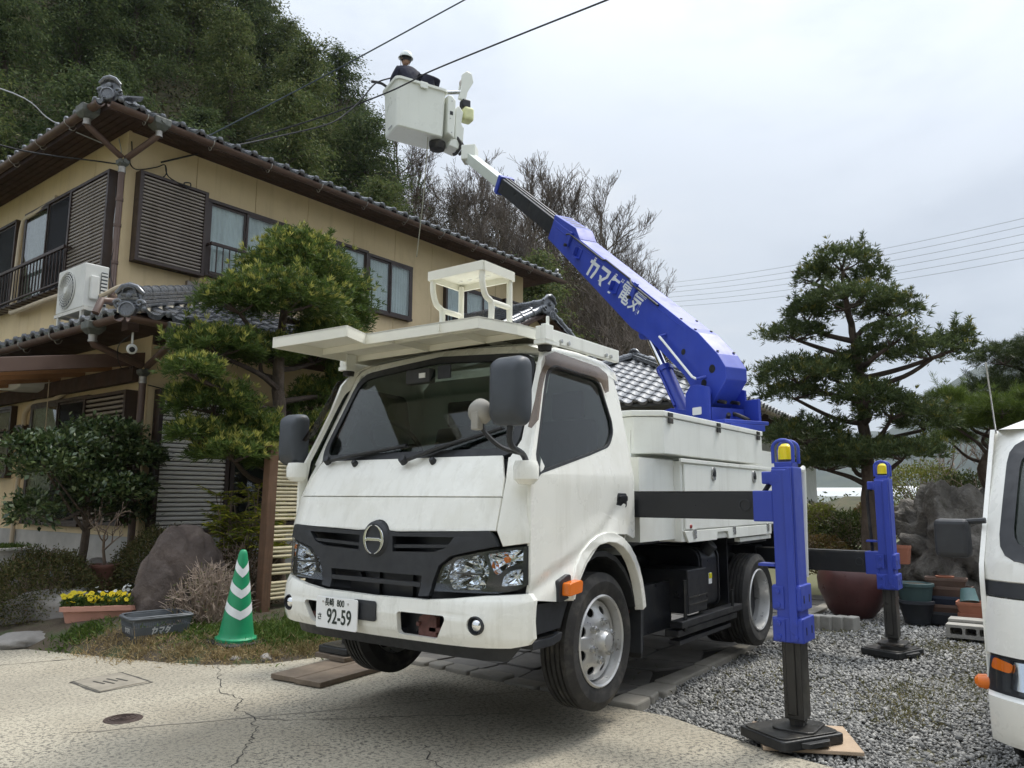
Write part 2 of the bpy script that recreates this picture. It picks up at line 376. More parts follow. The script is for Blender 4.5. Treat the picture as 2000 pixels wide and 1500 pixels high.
CY = 3.10                                             # centre line of the truck
TR = thing('bucket_truck', 'white cab-over bucket truck with raised blue boom, jacked up on outriggers', 'truck', (5.3, CY, 0))
PX = [(.40, 3.10), (.50, 3.03), (.60, 3.0), (.78, 3.0), (.84, 3.02), (1.13, 3.025), (1.30, 3.075), (1.42, 3.135), (1.50, 3.185), (1.56, 3.22)]
def FX(dy, z, off=0):
    d = min(abs(dy) / .9, 1.03)
    return lerp(z, PX) + .165 * d ** 7 + off
def front(off=0): return lambda y, z: (FX(y, z, off), CY + y, z)
YC = [-.89, -.87, -.84, -.8, -.74, -.66, -.5, -.25, 0, .25, .5, .66, .74, .8, .84, .87, .89]
ZC = [.6, .78, .84, 1.0, 1.13, 1.30, 1.36, 1.42, 1.46]
def fpanel(name, outer, holes, m, off=0, thick=.012, parent=TR, smooth=True):
    return MB().panel(outer, holes, front(off), YC, ZC, thick).build(name, m, parent, smooth, sharp=40)
# ---- lower front shell: hood panels with shut lines
fpanel('front_panel', [(-.765, 1.305), (.765, 1.305), (.75, 1.40), (.70, 1.515), (-.70, 1.515), (-.75, 1.40)], [], WHITE)
def arc_top(n=10, r=.105, zc=1.072):
    return [(r * math.cos(a), zc + r * math.sin(a)) for a in [R(28 + (124) * i / n) for i in range(n + 1)]]
ot = [(-.765, 1.137), (-.15, 1.118)] + arc_top()[::-1] + [(.15, 1.118), (.765, 1.137), (.765, 1.298), (-.765, 1.298)]
fpanel('front_panel', ot, [], WHITE)
for s in (-1, 1):
    P = [(.772, 1.14), (.79, 1.09), (.80, 1.062), (.897, 1.078), (.897, 1.46), (.86, 1.53), (.735, 1.505), (.76, 1.40), (.772, 1.30)]
    fpanel('corner_panel', [(s * y, z) for y, z in P], [], WHITE)
MB().panel([(-.84, .56), (.84, .56), (.84, 1.5), (-.84, 1.5)], [], front(.13), YC, ZC, .01).build('front_bulkhead', BLACKP, TR)
# ---- grille
def wing(s): return [(s * .36, .80), (s * .405, .805), (s * .415, .86), (s * .455, .955), (s * .53, 1.008), (s * .70, 1.045), (s * .782, 1.062), (s * .765, 1.105), (s * .74, 1.133)]
ot = wing(1) + [(.15, 1.112)] + arc_top(10, .1) + [(-.15, 1.112)] + wing(-1)[::-1] + [(-.335, .80), (-.345, .90), (.345, .90), (.335, .80)]
hl = [[(s * .125, 1.092), (s * .55, 1.10), (s * .50, 1.045), (s * .42, 1.022), (s * .13, 1.012)] for s in (1, -1)]
GR = fpanel('grille', ot, hl, PLAST, -.012, .03)
for s in (-1, 1):
    fpanel('slat', [(s * .11, 1.048), (s * .52, 1.062), (s * .49, 1.045), (s * .11, 1.030)], [], PLAST, -.002, .03, GR)
fpanel('crossbar', [(-.34, .865), (.34, .865), (.335, .842), (-.335, .842)], [], PLAST, -.012, .03, GR)
EM = MB().lathe([(0, .0), (.083, 0), (.098, -.012), (.1, -.03)][::-1], (FX(0, 1.072) - .024, CY, 1.072), (-1, 0, 0), 36).build('emblem', PLAST, GR, True)
ex = FX(0, 1.072) - .0245
m = MB()
for s in (-1, 1):
    pts = []
    for i in range(17):
        a = R(-82 + 164 * i / 16); wd = .004 + .010 * math.cos(R(-90 + 180 * i / 16)); pts.append((a, wd))
    o_ = [(s * .078 * math.cos(a), .078 * math.sin(a)) for a, _ in pts]; i_ = [(s * (.078 - 1.35 * wd) * math.cos(a), (.078 - wd * .9) * math.sin(a)) for a, wd in pts]
    m.prism(o_ + i_[::-1], 0, .008, lambda y, z, t: (ex - t, CY + y, 1.072 + z))
m.prism([(-.066, -.002), (-.045, .008), (.045, .008), (.066, -.002), (.062, -.016), (.045, -.008), (-.045, -.008), (-.062, -.016)], 0, .009, lambda y, z, t: (ex - t, CY + y, 1.072 + z))
m.build('badge', CHROME, EM, bevel=.002)
# engine bits behind the grille
MB().bb(3.12, 3.2, CY - .3, CY + .3, .72, .9).bb(3.1, 3.14, CY - .2, CY - .12, .7, .9).bb(3.1, 3.13, CY + .05, CY + .1, .72, .9).cyl((3.09, CY + .2, .86), (3.13, CY + .2, .86), .02, 10).build('radiator', BLACKP, TR)
# ---- headlights: dark housing with fluted chrome bowls behind a clear lens
def bowl(P, ctr, depth, parent, name, m=None, flute=0):
    k = len(P); V = []; rings = ((1, 0), (.93, .35), (.78, .68), (.52, .9), (.22, 1.0))
    for sc, dp in rings:
        for i, (y, z) in enumerate(P):
            jj = 1 + (flute * (.5 if i % 2 else -.5) if 0 < dp < 1 else 0); yy = ctr[0] + (y - ctr[0]) * sc; zz_ = ctr[1] + (z - ctr[1]) * sc; V.append((FX(yy, zz_) + .012 + depth * dp * jj, CY + yy, zz_))
    F = [(r * k + i, r * k + (i + 1) % k, (r + 1) * k + (i + 1) % k, (r + 1) * k + i) for r in range(4) for i in range(k)] + [tuple(range(4 * k, 5 * k))]
    return MB().add(V, F).build(name, m or MIRR, parent)
def dense(P, n=3): return [tuple(Vector(P[i]).lerp(Vector(P[(i + 1) % len(P)]), j / n)) for i in range(len(P)) for j in range(n)]
for s in (-1, 1):
    HL = [(.425, .828), (.44, .88), (.475, .955), (.55, 1.0), (.72, 1.036), (.889, 1.062), (.889, .875), (.85, .848), (.78, .836)]
    P = [(s * y, z) for y, z in HL]
    b1 = [(s * y, z) for y, z in fillet([(.535, .842), (.505, .90), (.545, .985), (.70, 1.02), (.738, .95), (.715, .85)], .02)]
    b2 = [(s * y, z) for y, z in fillet([(.445, .868), (.475, .945), (.525, .972), (.495, .90), (.475, .862)], .012)]
    b3 = [(s * y, z) for y, z in fillet([(.757, .935), (.725, 1.020), (.872, 1.048), (.872, .98), (.82, .965), (.775, .92)], .012)]
    b4 = [(s * y, z) for y, z in fillet([(.79, .868), (.80, .915), (.83, .945), (.872, .955), (.872, .875)], .01)]
    h = MB().panel(P, [b1, b2, b3, b4], front(.012), YC, ZC, .006).build('headlight', BLACKP, TR, True)
    bowl(dense(b1), (s * .625, .925), .10, h, 'reflector', flute=.22); bowl(dense(b2), (s * .485, .912), .05, h, 'reflector', flute=.15)
    bowl(dense(b3), (s * .80, .99), .05, h, 'turn_signal', flute=.2); bowl(dense(b4), (s * .835, .91), .04, h, 'side_lamp', flute=.2)
    MB().lathe([(.0, .06), (.016, .055), (.020, 0)], (FX(.625, .93) + .10, CY + s * .625, .925), (-1, 0, 0), 14).build('bulb', CHROME, h, True)
    MB().bb(FX(.6, .93) + .02, FX(.6, .93) + .03, CY + s * .625 - .085, CY + s * .625 + .085, .918, .926).build('reflector_step', BLACKP, h)
    MB().lathe([(.0, .03), (.014, .02), (.016, 0)], (FX(.80, 1.0) + .045, CY + s * .80, .995), (-1, .2 * s, 0), 10).build('bulb', AMBER, h, True)
    MB().panel([(s * y, z) for y, z in HL], [], front(-.004), YC, ZC, .003).build('lens', LENS, h, True)
# ---- bumper
BXP = [(.50, 3.04), (.57, 3.01), (.62, 2.985), (.70, 2.975), (.79, 2.985), (.83, 3.01)]
def BX(dy, z, off=0): return lerp(z, BXP) + .20 * min(abs(dy) / .92, 1.0) ** 7 + off
def bfn(off): return lambda y, z: (BX(y, z, off), CY + y * (1 + .0), z)
bo = [(-.92, .62), (-.90, .592), (-.84, .58), (0, .572), (.84, .58), (.90, .592), (.92, .62), (.92, .80), (.90, .832), (.72, .822), (.55, .80), (.40, .785), (0, .778), (-.40, .785), (-.55, .80), (-.72, .822), (-.90, .832), (-.92, .80)]
hole = fillet([(.205, .60), (.47, .60), (.53, .70), (.52, .718), (.205, .715)], .02)
BU = MB().panel(bo, [[(s * y, z) for y, z in hole] for s in (-1, 1)] + [circ(s * .70, .685, .045, 18) for s in (-1, 1)], bfn(0), YC + [-.91, .91], [.54, .58, .64, .7, .74, .77, .8, .82], .03).build('bumper', WHITE, TR, True, sharp=30)
for s in (-1, 1):
    f = MB().lathe([(.045, -.035), (.045, .004), (.039, .008), (.038, -.01), (.03, -.03), (0, -.035)], (BX(.70, .685) + .004, CY + s * .70, .685), (-1, 0, 0), 22).build('fog_lamp', PLAST, BU, True)
    MB().lathe([(0, .016), (.02, .013), (.034, .0), (.034, -.01)], (BX(.70, .685) + .012, CY + s * .70, .685), (-1, 0, 0), 20).build('fog_lamp_lens', MIRR, BU, True)
    MB().bb(3.07, 3.09, CY + s * .365 - .17, CY + s * .365 + .17, .585, .73).build('opening_back', BLACKP, BU)
    t_ = MB().prism([(-.07, 0), (.05, 0), (.05, .09), (-.01, .125), (-.07, .10)], 3.02, 3.05, lambda y, z, t: (t, CY + s * .37 + y, .60 + z)); t_.cyl((3.0, CY + s * .33, .66), (3.03, CY + s * .33, .66), .012, 8); t_.bb(3.02, 3.06, CY + s * .45 - .05, CY + s * .45 + .06, .625, .65).build('tow_bracket', REDRUST, BU, bevel=.003)
fn = bfn(-.012)
MB().panel(fillet([(-.06, .648), (.115, .648), (.115, .752), (-.05, .752), (-.06, .74)], .02), [], fn, [], [], .008).build('tow_cover', PLAST, BU, bevel=.003)
MB().panel([(-.78, .50), (.78, .50), (.86, .59), (-.86, .59)], [], lambda y, z: (BX(y, z, .07), CY + y, z), YC, [.52, .55], .05).build('under_bumper_lip', PLAST, TR, True)
# ---- number plate: 長崎800 / さ 92-59
px = BX(.2, .67) - .034
PL = MB().prism(rrect(3.155, 3.485, .585, .752, .012), px, px + .008, lambda y, z, t: (t, y, z)).build('number_plate', PAPERW, TR, bevel=.002)
MB().bb(px + .008, px + .04, 3.2, 3.44, .62, .72).build('plate_bracket', BLACKP, PL)
Pf = lambda y, z: frame((px - .0015, y, z), (0, -1, 0), (0, 0, 1))
text('number_plate_text', '長崎', INKG, Pf(3.375, .722), .046, PL, .0008, .0004, .82)
text('number_plate_text', '800', INKG, Pf(3.285, .722), .050, PL, .0008, .0006, .80)
text('number_plate_text', 'さ', INKG, Pf(3.452, .642), .040, PL, .0008, .0006)
text('number_plate_text', '92-59', INKG, Pf(3.295, .648), .110, PL, .0008, .0018, .76, 1.02)
for y in (3.425, 3.225): MB().cyl((px - .004, y, .726), (px + .002, y, .726), .006, 10).build('plate_bolt', INOX, PL)
# ---- windscreen and upper cab
def WX(y, z): return 3.205 + (z - 1.525) * .50 + .05 * (abs(y) / .8) ** 2.5
def wfn(off): return lambda y, z: (WX(y, z) + off, CY + y, z)
wsO = fillet([(-.73, 1.515), (.73, 1.515), (.765, 1.60), (.715, 2.105), (0, 2.155), (-.715, 2.105), (-.765, 1.60)], [.05, .05, .08, .11, 0, .11, .08])
wsI = fillet([(-.685, 1.555), (.685, 1.555), (.72, 1.62), (.675, 2.065), (0, 2.115), (-.675, 2.065), (-.72, 1.62)], [.05, .05, .08, .10, 0, .10, .08])
WC = [-.7, -.6, -.45, -.25, 0, .25, .45, .6, .7]; WZ = [1.7, 1.85, 2.0]
WS = MB().panel(wsI, [], wfn(.004), WC, WZ, .004).build('windscreen', GLASSW, TR, True)
MB().panel(wsO, [wsI], wfn(-.004), WC, WZ, .016).build('windscreen_seal', PLAST, WS, True)
# roof and pillars: bent strip round the windscreen
def side_y(z): return .90 - .105 * max(0, (z - 1.42)) / .68
pil = [(-.79, 1.50), (-.735, 1.50), (-.77, 1.60), (-.72, 2.11), (0, 2.16), (.72, 2.11), (.77, 1.60), (.735, 1.50), (.79, 1.50), (.845, 1.5), (.83, 1.75), (.79, 2.09), (.70, 2.165), (0, 2.205), (-.70, 2.165), (-.79, 2.09), (-.83, 1.75), (-.845, 1.5)]
MB().panel(pil, [], lambda y, z: (WX(y, z) + .002 + .35 * max(0, abs(y) - .735) ** 1.2 + max(0, (z - 2.12)) * .5, CY + y, z), WC + [-.8, .8, -.77, .77], WZ + [2.08, 2.13], .02).build('pillar_frame', WHITE, TR, True)
RO = MB()
ys = [-.80, -.79, -.75, -.66, -.45, 0, .45, .66, .75, .79, .80]; zz = [2.05, 2.10, 2.15, 2.18, 2.20, 2.21, 2.20, 2.18, 2.15, 2.10, 2.05]
xs_ = [3.50, 3.56, 3.62, 3.9, 4.2, 4.30, 4.33]; dz = [-.03, -.01, 0, .01, .0, -.02, -.06]
RO.add([(x, CY + y, z + d) for x, d in zip(xs_, dz) for y, z in zip(ys, zz)], [(i * 11 + j, i * 11 + j + 1, (i + 1) * 11 + j + 1, (i + 1) * 11 + j) for i in range(6) for j in range(10)])
RO.build('cab_roof', WHITE, TR, True, sharp=0)
# ---- doors (both sides) with window opening
dO = [(3.197, .80), (3.19, .95), (3.19, 1.40), (3.215, 1.50), (3.30, 1.68), (3.375, 1.86), (3.43, 2.03), (3.49, 2.10), (3.58, 2.115), (4.02, 2.105), (4.14, 2.06), (4.20, 1.96), (4.285, 1.62), (4.325, 1.45), (4.325, 1.10), (4.30, 1.055), (4.20, 1.085), (4.05, 1.09), (3.86, 1.045), (3.70, .945), (3.60, .83), (3.575, .77), (3.40, .775)]
dI = fillet([(3.252, 1.395), (3.285, 1.42), (3.80, 1.535), (4.06, 1.60), (4.135, 1.69), (4.14, 1.76), (4.055, 2.015), (3.56, 2.035), (3.47, 1.99), (3.40, 1.84), (3.325, 1.665), (3.26, 1.52)], [.01, .01, 0, .05, .03, .02, .06, .05, .05, 0, 0, 0])
def sfn(s, off=0):
    def f(x, z):
        cz = z - (.80 + (x - 3.2) * .36 + max(0, x - 3.75) ** 2 * .75); crease = -.030 * max(0, 1 - abs(cz - .03) / .06) if z < 1.30 else 0
        fl = .02 * max(0, 1 - max(0, math.hypot(x - 3.93, z - .55) - .50) / .16)
        return (x, CY + s * (side_y(z) + off + fl + crease * .5 - .012 * max(0, (x - 4.1) / .25) ** 2), z)
    return f
DU = [3.22, 3.25, 3.28, 3.33, 3.36, 3.44, 3.48, 3.52, 3.56, 3.64, 3.68, 3.74, 3.78, 3.84, 3.88, 3.94, 3.98, 4.04, 4.08, 4.14, 4.18, 4.24, 3.3, 3.4, 3.5, 3.6, 3.7, 3.8, 3.9, 4.0, 4.1, 4.2, 4.28]; DZ = [.82, .84, .86, .88, .90, .94, .96, .98, 1.02, 1.04, 1.08, 1.10, 1.14, 1.16, 1.18, 1.22, 1.24, 1.26, .85, .92, 1.0, 1.06, 1.12, 1.2, 1.28, 1.36, 1.42, 1.5, 1.65, 1.8, 1.95]
for s in (-1, 1):
    d = MB().panel(dO, [dI], sfn(s), DU, DZ, .02).build('door', WHITE, TR, True, sharp=30)
    MB().panel(dI, [], sfn(s, -.012), [], [1.5, 1.65, 1.8, 1.95], .004).build('door_window', GLASS, d, True)
    gi = [((x - 3.75) * .955 + 3.755, (z - 1.72) * .93 + 1.722) for x, z in dI]
    MB().panel(dI, [gi], sfn(s, .001), [], [1.5, 1.65, 1.8, 1.95], .014).build('window_seal', PLAST, d, True)
    hx, hz = 4.16, 1.285
    MB().panel(rrect(hx - .058, hx + .058, hz - .042, hz + .042, .02), [], sfn(s, .002), [], [], .012).build('door_handle', PLAST, d, bevel=.004)
    MB().panel(rrect(hx - .045, hx + .05, hz - .005, hz + .026, .01), [], sfn(s, .012), [], [], .012).build('door_handle_grip', BLACKP, d, bevel=.004)
    # smoked rain visor round the window top and front
    vo = [(3.195, 1.655), (3.225, 1.65), (3.30, 1.70), (3.375, 1.87), (3.435, 1.98), (3.53, 2.015), (4.03, 1.985), (4.08, 1.93), (4.125, 1.945), (4.10, 2.05), (4.03, 2.085), (3.55, 2.105), (3.43, 2.06), (3.37, 1.95), (3.29, 1.80)]
    MB().panel(vo, [], lambda x, z: (x, sfn(s)(x, z)[1] + s * (.018 + .02 * math.exp(-((z - 2.03) / .05) ** 2)), z), [3.4, 3.6, 3.8, 4.0], [1.8, 1.9, 1.95, 2.0, 2.03, 2.06], .003).build('rain_visor', SMOKE, d, True)
# cab rear wall, floor, rear pillars
MB().prism([(-.80, .95), (.80, .95), (.88, 1.3), (.88, 1.45), (.78, 2.08), (.70, 2.14), (-.70, 2.14), (-.78, 2.08), (-.88, 1.45), (-.88, 1.3)], 4.315, 4.335, lambda y, z, t: (t - max(0, z - 1.45) * .16, CY + y, z)).build('cab_back_wall', WHITE2, TR)
for s in (-1, 1):
    MB().panel([(4.325, 1.06), (4.325, 1.45), (4.285, 1.62), (4.20, 1.96), (4.13, 2.07), (4.25, 2.06), (4.30, 1.9), (4.338, 1.45), (4.338, 1.06)], [], sfn(s, -.002), [], DZ, .02).build('cab_pillar', WHITE, TR, True)
    # fender flare over the front wheel
    ar = []
    for i in range(15):
        a = R(150 - 138 * i / 14); ar.append((a, .44 + .075 * math.sin(a) ** 2))
    outl = [(3.94 + (r + .055) * math.cos(a), .535 + (r + .055) * math.sin(a)) for a, r in ar] + [(3.94 + r * math.cos(a), .535 + r * math.sin(a)) for a, r in ar[::-1]]
    MB().panel(outl, [], sfn(s, .012), [3.7, 3.9, 4.1], [.8, .9, 1.0], .06 * 1).build('fender', WHITE, TR, True, bevel=.008)
    # wheel well and rear mudguard
    wl = [(3.94 + .46 * math.cos(R(a)), .50 + .50 * math.sin(R(a))) for a in range(155, 19, -15)]
    MB().prism(wl + [(x * .985 + .06, z - .03) for x, z in wl[::-1]], .50, .865, lambda x, z, t: (x, CY + s * t, z)).build('wheel_well', PLAST, TR, True)
    MB().prism([(4.335, .95), (4.375, .93), (4.43, .80), (4.455, .60), (4.44, .36), (4.41, .36), (4.42, .60), (4.395, .78)], .60, .875, lambda x, z, t: (x, CY + s * t, z)).build('mudguard', PLAST, TR, True)
    MB().bb(4.425, 4.437, CY + s * .60 if s > 0 else CY - .87, CY + .87 if s > 0 else CY - .60, .33, .52).build('mud_flap', RUBBER, TR)
    # skirt and step
    MB().panel([(3.215, .77), (3.58, .765), (3.50, .63), (3.22, .62)], [], lambda x, z: (x, CY + s * .872, z), [], [], .015).build('step_skirt', PLAST, TR)
    MB().prism(fillet([(3.215, .60), (3.40, .60), (3.49, .615), (3.475, .575), (3.40, .558), (3.22, .56)], .01), .70, .895, lambda x, z, t: (x, CY + s * t, z)).build('step', PLAST, TR, bevel=.006)
    MB().bb(3.24, 3.46, min(CY + s * .72, CY + s * .88), max(CY + s * .72, CY + s * .88), .601, .607).build('step_tread', LEGSTEEL, TR)
    # orange side marker
    mk = MB().prism(fillet([(3.405, .765), (3.53, .785), (3.53, .90), (3.50, .905), (3.41, .875)], .015), .893, .925, lambda x, z, t: (x, CY + s * t, z)).build('side_marker', PLAST, TR, bevel=.006)
    MB().prism(fillet([(3.435, .80), (3.56, .81), (3.57, .865), (3.55, .875), (3.44, .865)], .012), .925, .975, lambda x, z, t: (x, CY + s * t, z)).build('side_marker_lens', AMBER, mk, True, bevel=.01)
# ---- cab interior
IN = MB().bb(3.24, 3.42, CY - .76, CY + .76, 1.28, 1.50).build('dashboard', DARKIN, TR, bevel=.04, seg=3)
MB().bb(3.3, 3.52, CY + .12, CY + .58, 1.42, 1.56).build('instrument_hood', DARKIN, IN, bevel=.05, seg=3)
st = Vector((3.52, CY + .36, 1.62)); ax = Vector((.75, 0, .66)).normalized(); u = Vector((0, 1, 0)); v = ax.cross(u)
MB().tube([st + (u * math.cos(a) + v * math.sin(a)) * .19 for a in [2 * math.pi * i / 28 for i in range(28)]], .014, 8, closed=True).tube([st - u * .18, st + ax * -.03, st + u * .18], .012, 6).tube([st - ax * .03, st - ax * .3], .03, 8).build('steering_wheel', PLAST, TR, True)
MB().bb(3.25, 4.3, CY - .8, CY + .8, 1.0, 1.06).build('cab_floor', DARKIN, TR)
for yc in (-.48, .02, .42):
    q = MB().prism(fillet([(3.72, 1.20), (4.12, 1.20), (4.22, 1.30), (4.28, 1.78), (4.20, 1.80), (4.10, 1.42), (3.72, 1.36)], .05), yc - .21, yc + .21, lambda x, z, t: (x, CY + t, z)).build('seat', SEATM, TR, True, bevel=.03)
    MB().prism(fillet([(4.21, 1.80), (4.27, 1.80), (4.28, 1.98), (4.21, 1.98)], .02), yc - .12, yc + .12, lambda x, z, t: (x, CY + t, z)).build('headrest', SEATM, q, True, bevel=.02)
MB().tube([(3.98, CY - .66, 1.30), (3.98, CY - .66, 1.62), (3.93, CY - .66, 1.66), (3.80, CY - .66, 1.66), (3.72, CY - .66, 1.40)], .014, 8).build('grab_bar', DARKIN, TR, True)
MB().tube([(3.33, CY + .66, 1.60), (3.40, CY + .68, 1.62), (3.50, CY + .68, 1.85), (3.44, CY + .66, 1.86)], .014, 8).build('grab_handle', PLAST, TR, True)
MB().bb(3.44, 3.50, CY + .02, CY + .22, 1.99, 2.08).build('overhead_unit', DARKIN, TR, bevel=.01)
MB().bb(3.432, 3.438, CY + .05, CY + .10, 2.02, 2.05).build('inspection_sticker', PAPERW, TR)
MB().bb(3.425, 3.433, CY - .16, CY - .06, 2.0, 2.08).build('rear_camera_screen', PLAST, TR)
# ---- wipers and washer jets
for y0, z0, y1, z1, hw in ((.60, 1.515, .06, 1.585, .22), (-.07, 1.50, -.58, 1.65, .20)):
    A = Vector((WX(y0, z0) - .05, CY + y0, z0)); B = Vector((WX(y1, z1) - .035, CY + y1, z1)); dr = (B - A).normalized()
    wp = MB().lathe([(0, .03), (.022, .026), (.026, -.01)], A, (-.8, 0, .55), 12).tube([A, A + (B - A) * .45 + Vector((-.02, 0, 0)), A + (B - A) * .78], [.013, .011, .007], 6).build('wiper', PLAST, TR, True)
    C = A + (B - A) * .66
    MB().tube([C - dr * .26 + Vector((.012, 0, .01)), C, C + dr * .26 + Vector((.012, 0, -.003))], .009, 6).tube([C - dr * .27 + Vector((.02, 0, .0)), C + dr * .27 + Vector((.02, 0, -.01))], .006, 4).build('wiper_blade', PLAST, wp, True)
for y in (.36, -.26): MB().lathe([(0, .025), (.014, .02), (.02, 0), (.02, -.01)], (FX(y, 1.50) - .012, CY + y, 1.495), (-.7, 0, .6), 12).build('washer_nozzle', PLAST, TR, True)
# ---- mirrors
def mirror(c, wy, hz, s, name='mirror'):
    o_ = fillet([(-wy, -hz), (wy * .86, -hz), (wy, -hz * .6), (wy, hz), (-wy, hz)], .05, 5)
    V = MB(); k = len(o_)
    ring = lambda sc, dx: [(c[0] + dx, c[1] + s * y * sc, c[2] + z * sc) for y, z in o_]
    V.add(ring(.62, -.075) + ring(.88, -.055) + ring(1, -.015) + ring(1, .025) + ring(.95, .04), [(r * k + i, r * k + (i + 1) % k, (r + 1) * k + (i + 1) % k, (r + 1) * k + i) for r in range(4) for i in range(k)] + [tuple(range(k)), tuple(range(4 * k, 5 * k))])
    q = V.build(name, GREYPL, TR, True, sharp=50)
    MB().add([(c[0] + .042, c[1] + s * y * .9, c[2] + z * .93) for y, z in o_], [tuple(range(k))]).build('mirror_glass', CHROME, q)
    return q
mirror((2.93, 2.135, 1.80), .098, .165, -1)
mirror((3.23, 4.10, 1.665), .098, .165, 1)
for s, c0 in ((-1, (3.15, 2.20, 1.43)), (1, (3.18, 4.0, 1.46))):
    MB().lathe([(.0, .055), (.055, .05), (.066, .02), (.064, -.04), (.04, -.065), (0, -.07)], c0, (0, 0, 1), 20).build('mirror_base', WHITE, TR, True)
MB().tube(curve_pts([(3.15, 2.20, 1.48), (3.10, 2.19, 1.515), (2.97, 2.16, 1.545), (2.94, 2.15, 1.60), (2.94, 2.14, 1.66)]), .015, 8).tube(curve_pts([(3.10, 2.19, 1.515), (3.0, 2.24, 1.54), (2.93, 2.29, 1.61), (2.92, 2.30, 1.66)]), .012, 8).build('mirror_arm', PLAST, TR, True)
MB().tube(curve_pts([(3.18, 4.02, 1.50), (3.20, 4.06, 1.52), (3.24, 4.09, 1.54)]), .02, 8).build('mirror_arm', PLAST, TR, True)
MB().lathe([(0, .05), (.03, .047), (.055, .028), (.066, 0), (.063, -.01)], (2.92, 2.31, 1.71), (-1, -.1, -.1), 28).build('round_mirror', TANPL, TR, True)
MB().prism(rrect(-.022, .022, -.09, 0, .008), -.05, -.005, lambda y, z, t: (2.92 + t, 2.31 + y, 1.71 + z)).build('round_mirror_mount', TANPL, TR, True, bevel=.006)
# ---- wheels
def wheel(name, c, s, inset, r=.373, wdt=.205):
    c = Vector(c); ax = Vector((0, s, 0)); W = MB(); h = wdt / 2
    prof = [(.245, -h * .8), (.27, -h * .95), (.325, -h), (r - .02, -h * .86), (r, -h * .74)]
    for g in (-.45, -.15, .15, .45): prof += [(r, h * (g - .07) * 1.0), (r - .012, h * (g - .05)), (r - .012, h * (g + .05)), (r, h * (g + .07))]
    prof += [(r, h * .74), (r - .02, h * .86), (.325, h), (.27, h * .95), (.245, h * .8)]
    W.lathe(prof, c, ax, 64); o = W.build('wheel_tmp', RUBBER, None, True, sharp=28); o.name = name; own(o, TR)
    q = MB().lathe([(.246, h * .74), (.252, h * .9), (.243, h * .97), (.234, h * .9), (.226, h * .3), (.215, h * inset), (.205, h * inset - .01)], c, ax, 48).lathe([(.246, -h * .8), (.22, -h * .4), (.21, h * .2)], c, ax, 32).build('rim', STEELW, o, True)
    return o, q
def disc(c, s, wh, dish, holes=8, r0=.215, hub=True):
    c = Vector(c); fn = lambda x, z: (c.x + x, c.y + s * (dish[0] + (dish[1] - dish[0]) * max(0, min(1, (math.hypot(x, z) - .12) / .07))), c.z + z)
    hs = [[(.168 * math.cos(a) + .023 * math.cos(b) * -math.sin(a) * 1.35 + .023 * math.sin(b) * math.cos(a), .168 * math.sin(a) + .023 * math.cos(b) * math.cos(a) * 1.35 + .023 * math.sin(b) * math.sin(a)) for b in [2 * math.pi * j / 12 for j in range(12)]] for a in [2 * math.pi * (i + .5) / holes for i in range(holes)]]
    m = MB().panel(circ(0, 0, r0, 48), hs, fn, [-.12, -.06, 0, .06, .12], [-.12, -.06, 0, .06, .12], .008); d = m.build('wheel_disc', STEELW, wh, True, sharp=45)
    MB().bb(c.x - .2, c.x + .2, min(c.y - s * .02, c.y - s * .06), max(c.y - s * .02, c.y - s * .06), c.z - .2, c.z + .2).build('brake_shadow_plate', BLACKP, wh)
    if hub:
        MB().lathe([(.062, dish[0] - .01), (.058, dish[0] + .035), (.045, dish[0] + .055), (.02, dish[0] + .062), (0, dish[0] + .063)], c, (0, s, 0), 28).build('hub_cap', STEELW, wh, True)
    for i in range(6):
        a = 2 * math.pi * (i + .3) / 6; p = c + Vector((.103 * math.cos(a), s * dish[0], .103 * math.sin(a)))
        MB().lathe([(.021, -.004), (.021, .018), (.013, .022), (.013, .034), (0, .035)], p, (0, s, 0), 6 + 6).build('wheel_nut', INOX, wh, False)
FW, RW = 3.93, 6.60
for s in (-1, 1):
    o, q = wheel('front_wheel', (FW, CY + s * .785, .505), s, -.25); disc((FW, CY + s * .785, .505), s, o, (.082, .045))
    o, q = wheel('rear_wheel', (RW, CY + s * .79, .462), s, -.9); disc((RW, CY + s * .79, .462), s, o, (-.075, -.085), 8, .21, True)
    o, q = wheel('rear_wheel', (RW, CY + s * .57, .462), s, -.9)
MB().cyl((FW, CY - .7, .50), (FW, CY + .7, .50), .05, 12).bb(FW - .06, FW + .06, CY - .5, CY + .5, .43, .52).build('front_axle', BLACKP, TR)
MB().cyl((RW, CY - .7, .462), (RW, CY + .7, .462), .07, 12).lathe([(.0, -.16), (.12, -.12), (.16, 0), (.12, .12), (0, .16)], (RW, CY, .47), (1, 0, 0), 18).build('rear_axle', BLACKP, TR, True)
# ---- chassis
for s in (-1, 1): MB().bb(3.3, 7.9, CY + s * .36 - .035, CY + s * .36 + .035, .66, .86).build('chassis_rail', BLACKP, TR)
MB().bb(3.35, 4.2, CY - .3, CY + .3, .45, .9).build('engine', BLACKP, TR, bevel=.05)
for x in (4.6, 5.4, 6.1, 7.2, 7.85): MB().bb(x - .04, x + .04, CY - .33, CY + .33, .70, .84).build('cross_member', BLACKP, TR)
MB().tube([(4.2, CY + .1, .6), (6.45, CY, .5)], .045, 10).build('drive_shaft', BLACKP, TR)
